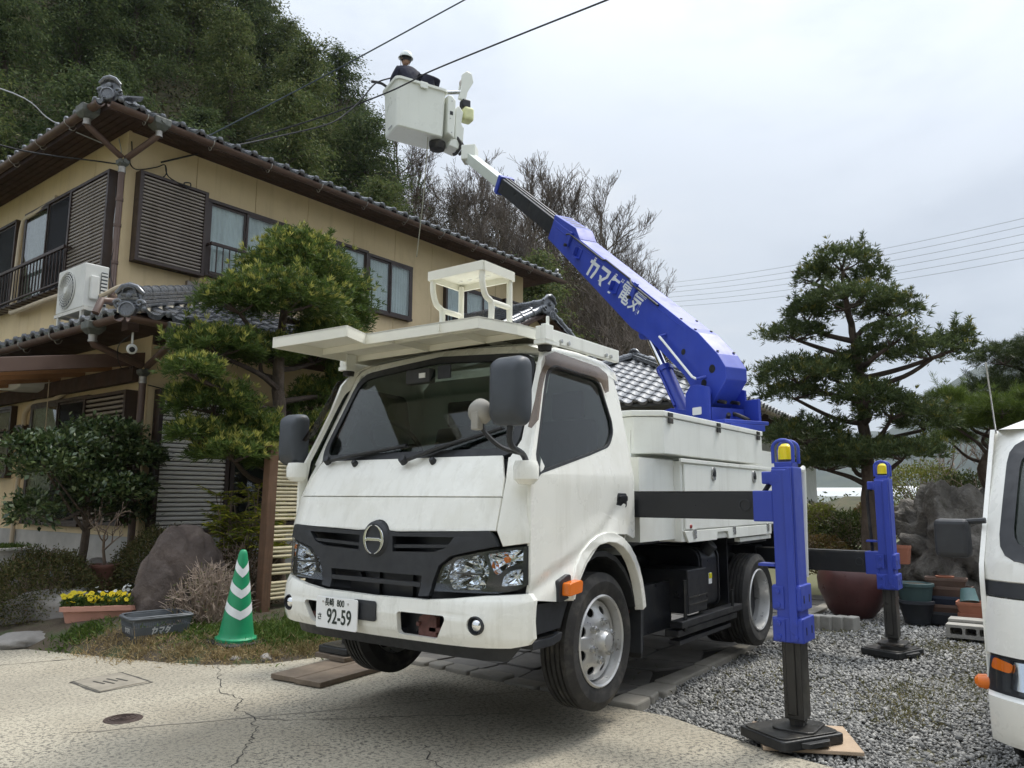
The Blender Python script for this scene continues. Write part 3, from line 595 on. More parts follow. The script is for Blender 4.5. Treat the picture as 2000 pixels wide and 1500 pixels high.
# fuel tank, battery, toolbox frame on the near side
ft = MB().prism(rrect(2.30, 2.86, .47, .93, .09, 6), 5.53, 5.92, lambda y, z, t: (t, y, z)).build('fuel_tank', BLACKP, TR, True, bevel=.004)
for x in (5.555, 5.88): MB().prism(rrect(2.29, 2.87, .46, .94, .09, 6), x, x + .02, lambda y, z, t: (t, y, z)).build('tank_strap', BLACKP, ft, True)
MB().lathe([(.05, 0), (.05, .08), (.045, .085), (0, .086)], (5.72, 2.33, .90), (0, -.7, .7), 20).build('tank_cap', PLAST, ft, True)
MB().bb(5.70, 5.76, 2.296, 2.2995, .66, .74).build('warning_label', PAPERW, ft)
MB().bb(5.702, 5.758, 2.293, 2.2955, .70, .738).build('warning_label_band', YELL, ft)
cr_ = MB().bb(5.18, 5.52, 2.24, 2.60, .50, .80).build('control_box', BLACKP, TR, bevel=.008)
for z in (.61, .56): MB().bb(5.185, 5.515, 2.233, 2.238, z, z + .008).build('trim', LEGSTEEL, cr_)
MB().bb(4.43, 4.58, 2.35, 2.62, .615, .79).build('battery', BATT, TR, bevel=.006)
MB().bb(4.41, 4.60, 2.33, 2.64, .79, .86).build('battery_lid', PLAST, TR, bevel=.01)
MB().bb(4.41, 4.62, 2.30, 2.66, .595, .613).build('battery_tray', REDRUST, TR)
sg = MB().bb(5.0, 6.16, 2.21, 2.30, .43, .475).bb(5.0, 6.12, 2.24, 2.34, .37, .415).build('side_guard', BLACKP, TR, bevel=.004)
MB().bb(5.02, 5.98, 2.24, 2.32, .318, .345).build('guard_rail', BLACKP, sg)
MB().tube([(5.10, 2.23, .40), (5.10, 2.23, .74)], .014, 8).tube([(5.97, 2.22, .45), (5.97, 2.22, .60)], .012, 8).build('guard_post', BLACKP, sg)
MB().bb(4.6, 5.2, 2.38, 2.42, .40, .72).build('splash_panel', BLACKP, TR)
MB().prism([(6.2, .93), (6.9, .93), (6.9, .99), (6.2, .99)], 2.24, 2.72, lambda x, z, t: (x, t, z)).build('rear_mudguard', PLAST, TR)
MB().bb(6.10, 6.12, 2.3, 2.75, .45, .98).build('mud_plate', BLACKP, TR)
# ---- body: tool lockers on both sides, deck
MB().bb(4.40, 7.75, CY - .72, CY + .72, .99, 1.06).build('deck_subframe', BLACKP, TR)
MB().bb(4.62, 7.7, CY - .72, CY + .72, 1.061, 1.75).build('body_core', WHITE2, TR)
for s in (-1, 1):
    Y0 = CY + s * .90; Yi = CY + s * .48
    lo, hi = min(Y0, Yi), max(Y0, Yi)
    lk = MB().prism([(5.03, 1.0), (5.03, 1.555), (6.90, 1.555), (6.90, 1.0), (5.86, 1.045), (5.85, 1.045), (5.63, 1.05)][:4], lo + (.006 if s < 0 else 0), hi - (.006 if s > 0 else 0), lambda x, z, t: (x, t, z)).build('tool_locker', WHITE2, TR, bevel=.006)
    yy = lambda a, b: (min(Y0 + s * a, Y0 + s * b), max(Y0 + s * a, Y0 + s * b))
    a, b = yy(-.004, .010); dr = MB().bb(5.06, 6.90, a, b, 1.083, 1.535).build('locker_door', WHITE2, lk, bevel=.004)
    a, b = yy(0, .018); MB().bb(4.99, 6.95, a, b, 1.545, 1.572).build('locker_rain_gutter', WHITE2, lk, bevel=.003)
    a, b = yy(-.002, .012); MB().prism([(5.03, 1.075), (5.10, .995), (5.62, .995), (5.635, 1.05), (5.85, 1.05), (5.865, .995), (6.90, .995), (6.90, 1.075)], a, b, lambda x, z, t: (x, t, z)).build('locker_sill', WHITE2, lk, bevel=.003)
    for x in (5.585, 6.49):
        a, b = yy(.010, .020); la = MB().prism(rrect(x - .04, x + .04, 1.43, 1.53, .03), a, b, lambda x, z, t: (x, t, z)).build('latch', INOX, dr, bevel=.003)
        a, b = yy(.018, .028); MB().prism([(x - .02, 1.46), (x + .02, 1.46), (x + .02, 1.49), (x, 1.515), (x - .02, 1.49)], a, b, lambda x, z, t: (x, t, z)).build('latch_handle', BLACKP, la)
    for x in (5.20, 5.98, 6.80):
        a, b = yy(.010, .018); MB().bb(x - .03, x + .03, a, b, 1.045, 1.085).bb(x - .02, x + .03, a, b, 1.02, 1.05).build('hinge', INOX, lk, bevel=.003)
    a, b = yy(.012, .022); MB().lathe([(.016, 0), (.012, .008), (0, .01)], (5.14, Y0 + s * .01, 1.105), (0, s, 0), 12).build('side_reflector', RED, lk, True)
    MB().bb(6.15, 6.92, *yy(-.05, -.005), .955, .985).build('locker_lip', WHITE2, lk)
    MB().bb(4.5, 5.03, min(Yi + s * .1, Yi + s * .36), max(Yi + s * .1, Yi + s * .36), 1.02, 1.56).build('locker_side', WHITE2, lk)
    ub = MB().prism([(4.63, s * .74), (4.75, s * .905), (6.76, s * .905), (6.76, s * .50), (4.63, s * .50)], 1.592, 1.838, lambda x, y, t: (x, CY + y, t)).build('upper_box', WHITE2, TR, bevel=.006)
    MB().prism([(4.62, s * .735), (4.745, s * .912), (6.77, s * .912), (6.77, s * .50), (4.62, s * .50)], 1.842, 1.882, lambda x, y, t: (x, CY + y, t)).build('box_lid', WHITE2, ub, bevel=.006)
    for x in (4.84, 5.72, 6.64):
        a, b = (CY + s * .911, CY + s * .921) if s > 0 else (CY + s * .921, CY + s * .911)
        MB().bb(x - .035, x + .035, a, b, 1.846, 1.873).bb(x - .035, x + .035, a, b, 1.80, 1.838).build('hinge', LEGSTEEL, ub, bevel=.003)
MB().bb(4.62, 7.7, CY - .52, CY + .52, 1.75, 1.79).build('deck_plate', INOX, TR)
# ---- roof platform
zt = 2.25
pp = [(2.846, 3.86), (2.87, 3.23), (3.09, 3.31), (3.12, 2.49), (3.38, 2.42), (3.64, 2.40), (4.15, 2.40), (4.15, 3.86)]
pf = MB().prism(pp, zt - .008, zt, lambda x, y, t: (x, y, t)).build('roof_platform', RUSTY, TR)
m = MB(); k = len(pp)
for i in range(k):
    a, b = Vector(pp[i]), Vector(pp[(i + 1) % k]); n_ = Vector((-(b - a).y, (b - a).x)).normalized() * .012
    m.add([(a.x, a.y, zt - .062), (b.x, b.y, zt - .062), (b.x, b.y, zt + .002), (a.x, a.y, zt + .002), (a.x + n_.x, a.y + n_.y, zt - .062), (b.x + n_.x, b.y + n_.y, zt - .062), (b.x + n_.x, b.y + n_.y, zt - .009), (a.x + n_.x, a.y + n_.y, zt - .009)], [(0, 1, 2, 3), (7, 6, 5, 4), (0, 4, 5, 1), (3, 2, 6, 7), (1, 5, 6, 2), (0, 3, 7, 4)])
m.build('platform_rim', RUSTY, pf)
for a, b in (((3.22, 2.47), (3.22, 3.84)), ((3.52, 2.42), (3.52, 3.84)), ((3.10, 2.75), (4.1, 2.75)), ((3.12, 3.2), (4.1, 3.2))):
    MB().box(((a[0] + b[0]) / 2, (a[1] + b[1]) / 2, zt - .03), (abs(a[0] - b[0]) + .006, abs(a[1] - b[1]) + .006, .04)).build('platform_rib', RUSTY, pf)
for y in (2.31, 3.89):
    rl = MB().bb(3.42, 4.32, y - .018, y + .018, 2.155, 2.232).build('roof_rail', WHITE2, TR, bevel=.004)
    for x in (3.62, 3.70, 4.14, 4.20): MB().lathe([(.012, 0), (.012, .012), (0, .013)], (x, y - (.018 if y < CY else -.018), 2.175), (0, -1 if y < CY else 1, 0), 8).build('rail_bolt', INOX, rl)
    MB().bb(3.42, 3.56, y - .05, y + .03, 2.13, 2.155).bb(3.42, 3.50, y - .05, y - .018, 2.155, 2.24).cyl((3.47, y - .03, 2.24), (3.47, y - .03, 2.29), .01, 8).build('rail_bracket', WHITE2, rl, bevel=.003)
    MB().lathe([(.04, 0), (.036, -.03), (0, -.032)], (3.48, y - .005, 2.13), (0, 0, 1), 14).build('rubber_stop', RUBBER, rl, True)
# step stool on the platform
X0, X1, Y0, Y1, ZT = 3.15, 3.44, 2.485, 2.88, 2.555
sl = MB().panel([(X0, Y0), (X1, Y0), (X1, Y1), (X0, Y1)], [circ(X0 + .09 + .12 * i, Y0 + .06 + .068 * j, .011, 8, .02) for i in range(2) for j in range(5)], lambda x, y: (x, y, ZT), [], [], .006).build('roof_stool', RUSTY, TR)
MB().bb(X0 - .004, X0 + .008, Y0, Y1, ZT - .04, ZT + .012).bb(X1 - .008, X1 + .004, Y0, Y1, ZT - .04, ZT + .012).bb(X0 + .009, X1 - .009, Y0 - .004, Y0 + .008, ZT - .04, ZT + .012).bb(X0 + .009, X1 - .009, Y1 - .008, Y1 + .004, ZT - .04, ZT + .012).build('stool_rim', RUSTY, sl)
for y in (Y0 + .02, Y1 - .02):
    MB().tube(fillet3 if False else [(X1 - .02, y, zt), (X1 - .02, y, ZT - .02)], .017, 10).build('stool_leg', RUSTY, sl, True)
    MB().tube(curve_pts([(X0 + .02, y, ZT - .02), (X0 + .02, y, ZT - .10), (X0 + .05, y, ZT - .17), (X0 + .10, y, ZT - .20), (X0 + .10, y, zt)], 5), .017, 10).tube([(X0 + .10, y, ZT - .195), (X1 - .02, y, ZT - .195)], .016, 10).build('stool_leg', RUSTY, sl, True)
# ================================================================ outriggers
def outrigger(x, y, s, beam_z, full=True):
    """hydraulic leg at (x, y); s = -1 near side, +1 far side"""
    hx, hy = .085, .06
    top, bot = 1.475, .63
    G = thing('tmp', None, None, (x, y, 0)); COL.objects.unlink(G); bpy.data.objects.remove(G)
    lg = MB().bb(x - hx, x + hx, y - hy, y + hy, bot, top).build('outrigger_leg', BLUE, TR, bevel=.008)
    MB().bb(x - hx - .016, x - hx - .001, y - hy * .35, y + hy * .95, .66, 1.46).build('guide_plate', BLUE, lg, bevel=.006)
    MB().prism([(y - s * hy * -.2, 1.45), (y + s * hy * .9, 1.47), (y + s * hy * .9, .56), (y + s * hy * .2, .60)], x - hx - .034, x - hx - .017, lambda a, b, t: (t, a, b)).build('guide_plate', BLUE, lg, bevel=.003)
    for z0, z1, g in ((.70, .835, .016), (.535, .665, .022)):
        cl = MB().bb(x - hx - g, x + hx + g, y - hy - g, y + hy + g, z0, z1).build('collar', BLUE, lg, bevel=.006)
        for dy in (-.045, .045):
            MB().bb(x - hx - g - .008, x - hx - g - .001, y + dy - .032, y + dy + .032, z0 + .008, z1 - .008).build('collar_pad', BLUE, cl, bevel=.003)
            for dz_ in (.03, .10): MB().lathe([(.013, 0), (.012, .008), (0, .009)], (x - hx - g - .008, y + dy, z0 + dz_), (-1, 0, 0), 8).build('collar_bolt', BLUE, cl)
        for dx in (-.05, .05): MB().bb(x + dx - .006, x + dx + .006, y + s * (hy + g) - .002, y + s * (hy + g) + .002, z0 + .04, z0 + .08).build('slot', BLACKP, cl)
    MB().bb(x - hx + .014, x + hx - .014, y - hy + .010, y + hy - .010, .135, .60).bb(x - hx + .002, x - hx + .013, y - .02, y + .03, .16, .60).build('inner_leg', LEGSTEEL, lg, bevel=.012)
    MB().cyl((x, y - hy * .7, .145), (x, y + hy * .7, .145), .035, 14).bb(x - .03, x + .03, y - .035, y + .035, .085, .15).build('ankle', LEGSTEEL, lg)
    MB().prism(rrect(x - .13, x + .13, y - .11, y + .11, .04), .078, .098, lambda a, b, t: (a, b, t)).build('foot_plate', LEGSTEEL, lg, bevel=.004)
    MB().bb(x - .06, x + .06, y - .05, y + .05, top, top + .028).build('lamp_mount', BLUE, lg, bevel=.004)
    bc = MB().lathe([(.042, 0), (.042, .05), (.036, .075), (.02, .09), (0, .094)], (x, y, top + .04), (0, 0, 1), 16).build('beacon', YELL, lg, True, sharp=20)
    MB().lathe([(.044, 0), (.044, .014)], (x, y, top + .028), (0, 0, 1), 16, capped=True).build('beacon_base', PLAST, bc)
    for dx in (-.055, .05):
        P = [(x + dx, y + .055 * math.cos(a), top + .03 + (.075 + .045 * math.sin(a) if True else 0)) for a in [R(180 * i / 10) for i in range(11)]]
        P = [(x + dx, y + .055, top + .02)] + P + [(x + dx, y - .055, top + .02)]
        MB().tube(P, .010, 8).build('beacon_guard', BLUE, lg, True)
    MB().lathe([(.045, 0), (.045, .006), (.03, .007), (.028, .016), (0, .017)], (x - hx - .001, y - s * .035, 1.41), (-1, 0, 0), 20).build('pivot_pin', BLUE, lg, True)
    MB().bb(x - hx + .01, x + hx - .05, y - s * (hy + .03) - .03, y - s * (hy + .03) + .03, 1.38, 1.45).build('hose_block', BLUE, lg, bevel=.008)
    MB().tube(curve_pts([(x, y - s * .10, 1.38), (x + .02, y - s * .14, 1.33), (x, y - s * .12, beam_z[1])]), .014, 8).build('hose', RUBBER, lg, True)
    MB().bb(x - hx - .016, x + hx - .03, y - s * (hy + .05) - .055, y - s * (hy + .05) + .055, beam_z[0] - .008, beam_z[1] + .008).build('beam_socket', BLUE, lg, bevel=.006)
    if full: MB().tube(curve_pts([(x + .08, y - .03, 1.46), (x + .13, y - .05, 1.46), (x + .155, y - .05, 1.42), (x + .18, y - .03, .86)], 4), .014, 8).build('guard_rod', WHITE2, lg, True)
    MB().bb(x - hx - .01, x - .01, y - s * hy - s * .09 if s < 0 else y - hy - .09, y - s * hy if s < 0 else y - hy, .93, .945).build('catch', BLUE, lg)
    ya, yb = (y + .09, CY + .85) if s < 0 else (CY - .5, y - .09)
    bx0 = x - .075
    bm_ = MB().bb(bx0, bx0 + .14, ya, yb, *beam_z).build('outrigger_beam', BLACKP, TR, bevel=.006)
    yh = y - s * .22 if True else 0
    MB().lathe([(.036, 0), (.036, .003), (.028, .004), (.027, -.02), (0, -.021)], (bx0 - .001, yh, (beam_z[0] + beam_z[1]) / 2 + .005), (-1, 0, 0), 18).build('beam_port', PLAST, bm_, True)
    MB().bb(bx0 - .001, bx0 + .141, ya, yb, beam_z[1] + .0005, beam_z[1] + .006).build('wear_strip', LEGSTEEL, bm_)
outrigger(4.44, 1.31, -1, (1.18, 1.335)); outrigger(4.44, 4.80, 1, (1.18, 1.335), False)
outrigger(7.42, 1.36, -1, (.665, .84), False); outrigger(7.42, 4.80, 1, (.665, .84), False)
MB().bb(4.36, 4.53, CY - .62, CY + .62, 1.165, 1.35).build('beam_housing', BLACKP, TR)
MB().bb(7.32, 7.52, CY - .62, CY + .62, .65, .86).build('beam_housing', BLACKP, TR)
MB().bb(7.75, 7.80, CY - .85, CY + .85, .62, 1.0).build('rear_bumper', BLACKP, TR)

# ================================================================ turntable and boom
aB = Vector((.4305, .9026, 0)); nB = Vector((-.9026, .4305, 0)); OB = Vector((6.95, 2.7, 0)); HW = .13
def bw(s, z, t): return OB + aB * s + nB * t + Vector((0, 0, z))      # boom plane point
TC = bw(.18, 0, 0)
MB().cyl((TC.x, TC.y, 1.79), (TC.x, TC.y, 1.93), .40, 36).cyl((TC.x, TC.y, 1.93), (TC.x, TC.y, 1.955), .44, 36).build('slew_ring', BLACKP, TR, True)
tt = MB().prism([(-.42, -.27), (.75, -.24), (1.0, -.16), (1.0, .16), (.75, .24), (-.42, .27)], 1.956, 1.99, lambda s, t, z: bw(s, z, t)).build('turntable', BLUE, TR, bevel=.006)
for t in (-.23, .215):
    MB().prism([(-.20, 1.99), (.12, 1.99), (.12, 2.27), (.05, 2.34), (-.06, 2.34), (-.20, 2.30)], t, t + .02, lambda s, z, tt_: bw(s, z, tt_)).build('pivot_post', BLUE, tt, bevel=.003)
    MB().prism([(.12, 1.99), (.98, 1.99), (.92, 2.11), (.55, 2.15), (.40, 2.17), (.12, 2.12)], t * .75, t * .75 + .02, lambda s, z, tt_: bw(s, z, tt_)).build('cylinder_cheek', BLUE, tt, bevel=.003)
for s0 in (-.20, .10): MB().prism([(-.21, 1.99), (.21, 1.99), (.21, 2.12), (-.21, 2.12)], s0, s0 + .02, lambda t, z, s: bw(s, z, t)).build('web_plate', BLUE, tt)
MB().prism([(-.22, 1.99), (-.19, 1.99), (-.19, 2.20), (-.22, 2.20)], -.38, -.20, lambda t, z, s: bw(s, z, t)).build('rear_post', BLUE, tt, bevel=.004)
MB().prism([(-.22, 1.90), (.2, 1.90), (.2, 1.955), (-.22, 1.955)], -.42, -.30, lambda t, z, s: bw(s, z, t)).build('rear_plate', BLUE, tt, bevel=.004)
MB().tube(curve_pts([bw(-.3, 2.05, .1), bw(-.2, 2.0, .05), bw(-.1, 2.1, .1), bw(.1, 2.05, .12)]), .02, 8).tube(curve_pts([bw(-.35, 2.0, -.1), bw(-.15, 2.08, -.05), bw(.1, 2.03, .0)]), .018, 8).build('hydraulic_hose', RUBBER, tt, True)
MB().prism(rrect(-.10, .02, 2.06, 2.13, .01), .238, .242, lambda s, z, t: bw(s, z, t)).build('rating_plate', PAPERW, tt)
# outer boom: side profile along the boom
prof = [(2.63, 4.835), (.14, 2.93), (.035, 2.862), (-.215, 2.617), (-.313, 2.479), (-.314, 2.366), (-.104, 2.135), (.06, 2.13), (.11, 2.274), (.233, 2.464), (.49, 2.691), (.824, 2.965), (1.06, 3.10), (1.336, 3.344), (2.156, 4.07), (2.79, 4.625)]
bo_ = MB().prism(prof, -HW, HW, lambda s, z, t: bw(s, z, t)).build('outer_boom', BLUE, TR, bevel=.006)
hump = [(2.65, 4.83), (2.62, 4.895), (2.14, 4.565), (2.05, 4.395)]
hp = MB().prism(hump, -HW * .97, HW * .97, lambda s, z, t: bw(s, z, t)).build('boom_hood', BLUE, bo_, bevel=.006)
for i in range(4):
    f = .14 + .2 * i; s0 = 2.62 - .48 * f; z0 = 4.895 - .33 * f
    MB().add([bw(s0 - ds, z0 - ds * .6875 + .003, t) for ds, t in ((0, -.085), (0, .07), (.045, .07), (.045, -.085))], [(0, 1, 2, 3)]).build('vent_slot', BLACKP, hp)
# raised seam lines, conduit and clamps on the visible side
dS = Vector((math.cos(R(37.1)), math.sin(R(37.1)))); up2 = Vector((-dS.y, dS.x))
def bl(u, v, t):                                     # u along the top edge from the tail, v up from it
    return bw(.14 + dS.x * u + up2.x * v, 2.93 + dS.y * u + up2.y * v, t)
MB().prism([(.10, -.055), (3.05, -.055), (3.05, -.048), (.10, -.048)], HW, HW + .006, lambda u, v, t: bl(u, v, t)).build('seam_flange', BLUE, bo_)
MB().tube([bl(.55, -.02, HW + .02), bl(1.1, -.012, HW + .025), bl(1.15, .02, HW + .02), bl(1.7, .022, HW + .02), bl(1.75, .0, HW + .022), bl(2.62, -.002, HW + .022), bl(2.68, -.03, HW + .03)], .012, 8).build('conduit', BLACKP, bo_, True)
for u in (1.02, 2.60): MB().prism([(u - .03, -.15), (u + .03, -.15), (u + .03, .03), (u - .03, .03)], HW, HW + .03, lambda a, v, t: bl(a, v, t)).build('clamp', BLUE, bo_, bevel=.004); MB().lathe([(.02, 0), (.02, .03), (0, .031)], bl(u, -.14, HW + .03), nB, 10).build('clamp_bolt', LEGSTEEL, bo_)
for u, v in ((1.36, -.16), (2.30, -.115)):
    MB().prism([(u - .05, v - .07), (u + .05, v - .07), (u + .05, v + .05), (u - .05, v + .05)], HW, HW + .012, lambda a, b, t: bl(a, b, t)).prism([(u + .04, v - .07), (u + .05, v - .07), (u + .05, v + .05), (u + .04, v + .05)], HW, HW + .06, lambda a, b, t: bl(a, b, t)).prism([(u - .05, v - .07), (u + .05, v - .07), (u + .05, v - .06), (u - .05, v - .06)], HW, HW + .06, lambda a, b, t: bl(a, b, t)).build('hook_bracket', BLUE, bo_, bevel=.003)
hrP = [bw(.50, 2.93, HW), bw(.52, 2.905, HW + .07), bw(.44, 2.83, HW + .075), bw(.05, 2.43, HW + .075), bw(.0, 2.405, HW + .07), bw(-.06, 2.425, HW)]
MB().tube(hrP[1:5], .012, 8).build('hand_rail', WHITE2, bo_, True)
MB().tube([hrP[0], hrP[1]], .014, 8).tube([hrP[4], hrP[5]], .012, 8).build('rail_mount', BLUE, bo_, True)
for s_, z_, r_ in ((.245, 2.708, .03), (-.142, 2.485, .04), (-.027, 2.366, .036)): MB().lathe([(r_ + .012, 0), (r_ + .012, .002)], bw(s_, z_, HW), nB, 20, capped=True).build('access_ring', BLUE, bo_, True); MB().lathe([(r_, 0), (r_, .004)], bw(s_, z_, HW), nB, 20, capped=True).build('access_hole', BLACKP, bo_, True)
MB().lathe([(.05, 0), (.05, .012), (.03, .013), (.028, .03), (0, .031)], bw(-.075, 2.265, HW), nB, 20).build('pivot_pin', BLUE, bo_, True)
for t in (-.09, .075): MB().cyl(bw(-.13, 2.19, t), bw(-.24, 2.165, t), .018, 10).build('stop_bolt', LEGSTEEL, bo_)
for s_, z_ in ((.30, 3.05), (.10, 2.905), (-.19, 2.645)):
    for t in (-.10, .10): MB().lathe([(.016, 0), (.012, .008), (0, .01)], bw(s_, z_ + .003, t), (-.2, -.4, .9), 8).build('cover_bolt', LEGSTEEL, bo_)
# telescoped inner sections
def sect(name, u0, u1, vt, vb, hw, m, **k):
    return MB().prism([(u0, vb), (u1, vb), (u1, vt), (u0, vt)], -hw, hw, lambda u, v, t: bl(u, v, t)).build(name, m, TR, **k)
mid = sect('middle_boom', 2.9, 5.05, .006, -.205, .098, BLACKP, bevel=.008)
MB().prism([(5.03, -.245), (5.13, -.23), (5.13, .03), (5.03, .03)], -.118, .118, lambda u, v, t: bl(u, v, t)).build('section_collar', BLUE, mid, bevel=.006)
for t in (-.05, .02): MB().prism([(3.05, .0065), (5.02, .0065), (5.02, .022), (3.05, .022)], t, t + .03, lambda u, v, t_: bl(u, v, t_)).build('top_rib', LEGSTEEL, mid)
inn = sect('inner_boom', 4.9, 6.62, -.02, -.175, .08, mat('pale_grey_paint', (.60, .64, .57), .4, var=.06), bevel=.008)
# lift cylinder
cA, cB = bw(.40, 2.12, 0), bw(.93, 3.02, 0); dC = (cB - cA).normalized(); cm = cA + dC * .56
cy = MB().cyl(cA, cm, .072, 24).lathe([(.085, 0), (.085, .06)], cm - dC * .03, dC, 24, capped=True).build('lift_cylinder', BLUE, TR, True)
MB().cyl(cm, cB, .042, 20).build('cylinder_rod', CHROME, cy, True)
MB().tube([cA + dC * .1 + nB * .085, cm + nB * .09], .012, 8).build('cylinder_pipe', BLUE, cy, True)
MB().lathe([(.06, -.09), (.06, .09)], cB, nB, 16, capped=True).build('rod_eye', BLUE, cy, True)
c2a, c2b = bw(.12, 2.15, -.06), bw(.42, 2.55, -.06)
MB().cyl(c2a, c2b, .04, 14).build('levelling_cylinder', BLUE, TR, True)
# lettering on the boom: ヤマダ (heavy slanted strokes) and 電気
ub = 2.02                                             # the text runs from the head down towards the tail
def tl(x, y): return bl(ub - x * 1.38, -.158 + y * 1.24, HW + .001)
def stroke(polys, name):
    m = MB()
    for P in polys: m.prism(P, 0, .0025, lambda x, y, t: tl(x, y) + nB * t)
    return m.build(name, LETW, bo_)
k_ = .24                                              # slant
def q(x, y): return (x + k_ * (y - .0), y)
def bar(x0, y0, x1, y1): return [q(x0, y0), q(x1, y0), q(x1, y1), q(x0, y1)]
hh_ = .098
stroke([bar(.030, -hh_, .062, hh_), bar(.0, .026, .150, .058), [q(.118, .026), q(.150, .026), q(.150, -.02), q(.132, -hh_), q(.100, -hh_), q(.118, -.012)]], 'lettering')
o2 = .185
stroke([bar(o2, .048, o2 + .140, .082), [q(o2 + .108, .048), q(o2 + .140, .048), q(o2 + .140, .01), q(o2 + .075, -.07), q(o2 + .035, -.07), q(o2 + .108, .012)], [q(o2 + .02, -.012), q(o2 + .055, -.012), q(o2 + .115, -hh_), q(o2 + .078, -hh_)]], 'lettering')
o3 = .36
stroke([[q(o3 + .03, hh_), q(o3 + .062, hh_), q(o3 + .035, -.03), q(o3, -.03)], bar(o3 + .04, .030, o3 + .135, .062), [q(o3 + .103, .03), q(o3 + .135, .03), q(o3 + .135, -.0), q(o3 + .085, -hh_), q(o3 + .05, -hh_), q(o3 + .103, .0)], [q(o3 + .045, .0), q(o3 + .075, .0), q(o3 + .12, -.045), q(o3 + .09, -.045)]], 'lettering')
stroke([bar(o3 + .138, .066, o3 + .150, hh_), bar(o3 + .160, .066, o3 + .172, hh_)], 'lettering')
Mt = frame(tl(.715, -.002) + nB * .0012, tl(1, 0) - tl(0, 0), (0, 0, 1))
Sh = Matrix(((1, k_, 0, 0), (0, 1, 0, 0), (0, 0, 1, 0), (0, 0, 0, 1)))
text('lettering', '電気', LETW, Mt @ Sh, .275, bo_, .0015, .0030, .86)

# ================================================================ bucket
C0 = Vector((8.86, 8.89)); eL = Vector((.77, -.33)).normalized(); eS = Vector((.33, .77)).normalized()
ZB, ZR = 7.60, 8.47
def bk(a, b, z): p = C0 + eL * a + eS * b; return (p.x, p.y, z)
LB, WB_ = .88, .60
CREAM = mat('bucket_cream_fibreglass', (.80, .815, .74), .35, var=.03, vs=2, streak=((.6, .6, .5), 8, .56, .3))
def ring(e, z, r=.07):
    return [bk(x, y, z) for x, y in rrect(-e, LB + e, -e, WB_ + e, r, 4)]
rings = [ring(-.02, ZB, .06), ring(0, ZB + .02, .07), ring(.03, ZR - .03, .08), ring(.065, ZR - .025, .10), ring(.065, ZR + .02, .10), ring(.02, ZR + .02, .08), ring(-.03, ZB + .05, .06)]
V = [p for r_ in rings for p in r_]; k = len(rings[0])
BK = MB().add(V, [(r_ * k + i, r_ * k + (i + 1) % k, (r_ + 1) * k + (i + 1) % k, (r_ + 1) * k + i) for r_ in range(6) for i in range(k)] + [tuple(range(k))[::-1], tuple(range(6 * k, 7 * k))]).build('bucket', CREAM, TR, True, sharp=40)
MB().prism(rrect(.38, .53, ZR - .09, ZR + .03, .02), -.075, -.05, lambda a, z, b: bk(a, b, z)).build('bucket_clip', CREAM, BK, True, bevel=.008)
MB().prism([(.72, ZB + .12), (.80, ZB + .12), (.80, ZB + .2), (.72, ZB + .2)], .3, .34, lambda b, z, a: bk(a, b, z)).build('inner_step', BLACKP, BK)
MB().prism([(-.012, ZB + .07), (-.016, ZB + .07), (-.016, ZB + .10), (-.012, ZB + .10)], .22, .38, lambda a, z, b: bk(a, b, z)).build('faded_print', mat('faded_print', (.42, .43, .42), .6), BK)
mt = MB().prism([(LB + .06, ZB + .10), (LB + .20, ZB + .02), (LB + .22, ZR - .12), (LB + .14, ZR - .04), (LB + .06, ZR - .05)], -.03, .42, lambda a, z, b: bk(a, b, z)).build('bucket_mount', CREAM, TR, bevel=.02)
MB().prism([(LB + .10, ZB + .45), (LB + .16, ZB + .45), (LB + .16, ZB + .52), (LB + .10, ZB + .52)], -.034, -.031, lambda a, z, b: bk(a, b, z)).build('mount_slot', BLACKP, mt)
for a, z in ((LB + .14, ZR - .15), (LB + .11, ZB + .38), (LB + .14, ZB + .12)): MB().lathe([(.014, 0), (.01, .008), (0, .009)], bk(a, -.03, z), (-eS.x, -eS.y, 0), 8).build('mount_bolt', INOX, mt)
MB().prism([(LB + .235, ZB + .05), (LB + .40, ZB + .02), (LB + .42, ZB + .30), (LB + .36, ZB + .36), (LB + .40, ZB + .60), (LB + .30, ZR - .16), (LB + .235, ZR - .25)], .02, .30, lambda a, z, b: bk(a, b, z)).build('swing_housing', CREAM, TR, bevel=.02)
MB().tube(curve_pts([bk(LB + .28, .05, ZB + .10), bk(LB + .34, .0, ZB - .05), bk(LB + .30, .08, ZB - .18), bk(LB + .24, .1, ZB - .22)]), .03, 8).tube(curve_pts([bk(LB + .36, .1, ZB + .10), bk(LB + .42, .05, ZB - .06), bk(LB + .36, .1, ZB - .2)]), .025, 8).build('hose_bundle', RUBBER, TR, True)
tipP = bl(6.62, -.10, 0)
MB().box(tipP + Vector((0, 0, .06)), (.24, .24, .26), Matrix.Rotation(R(25), 3, 'Z')).build('boom_tip_bracket', CREAM, TR, bevel=.02)
MB().prism([(LB + .12, ZB - .10), (LB + .34, ZB - .14), (LB + .36, ZB + .04), (LB + .16, ZB + .04)], .02, .34, lambda a, z, b: bk(a, b, z)).build('tilt_bracket', CREAM, TR, bevel=.015)
MB().lathe([(.0, -.12), (.13, -.1), (.15, -.02), (.15, .03), (0, .04)], bk(LB - .02, .22, ZB - .045), (0, 0, 1), 20).build('rotator_cover', RUBBER, TR, True)
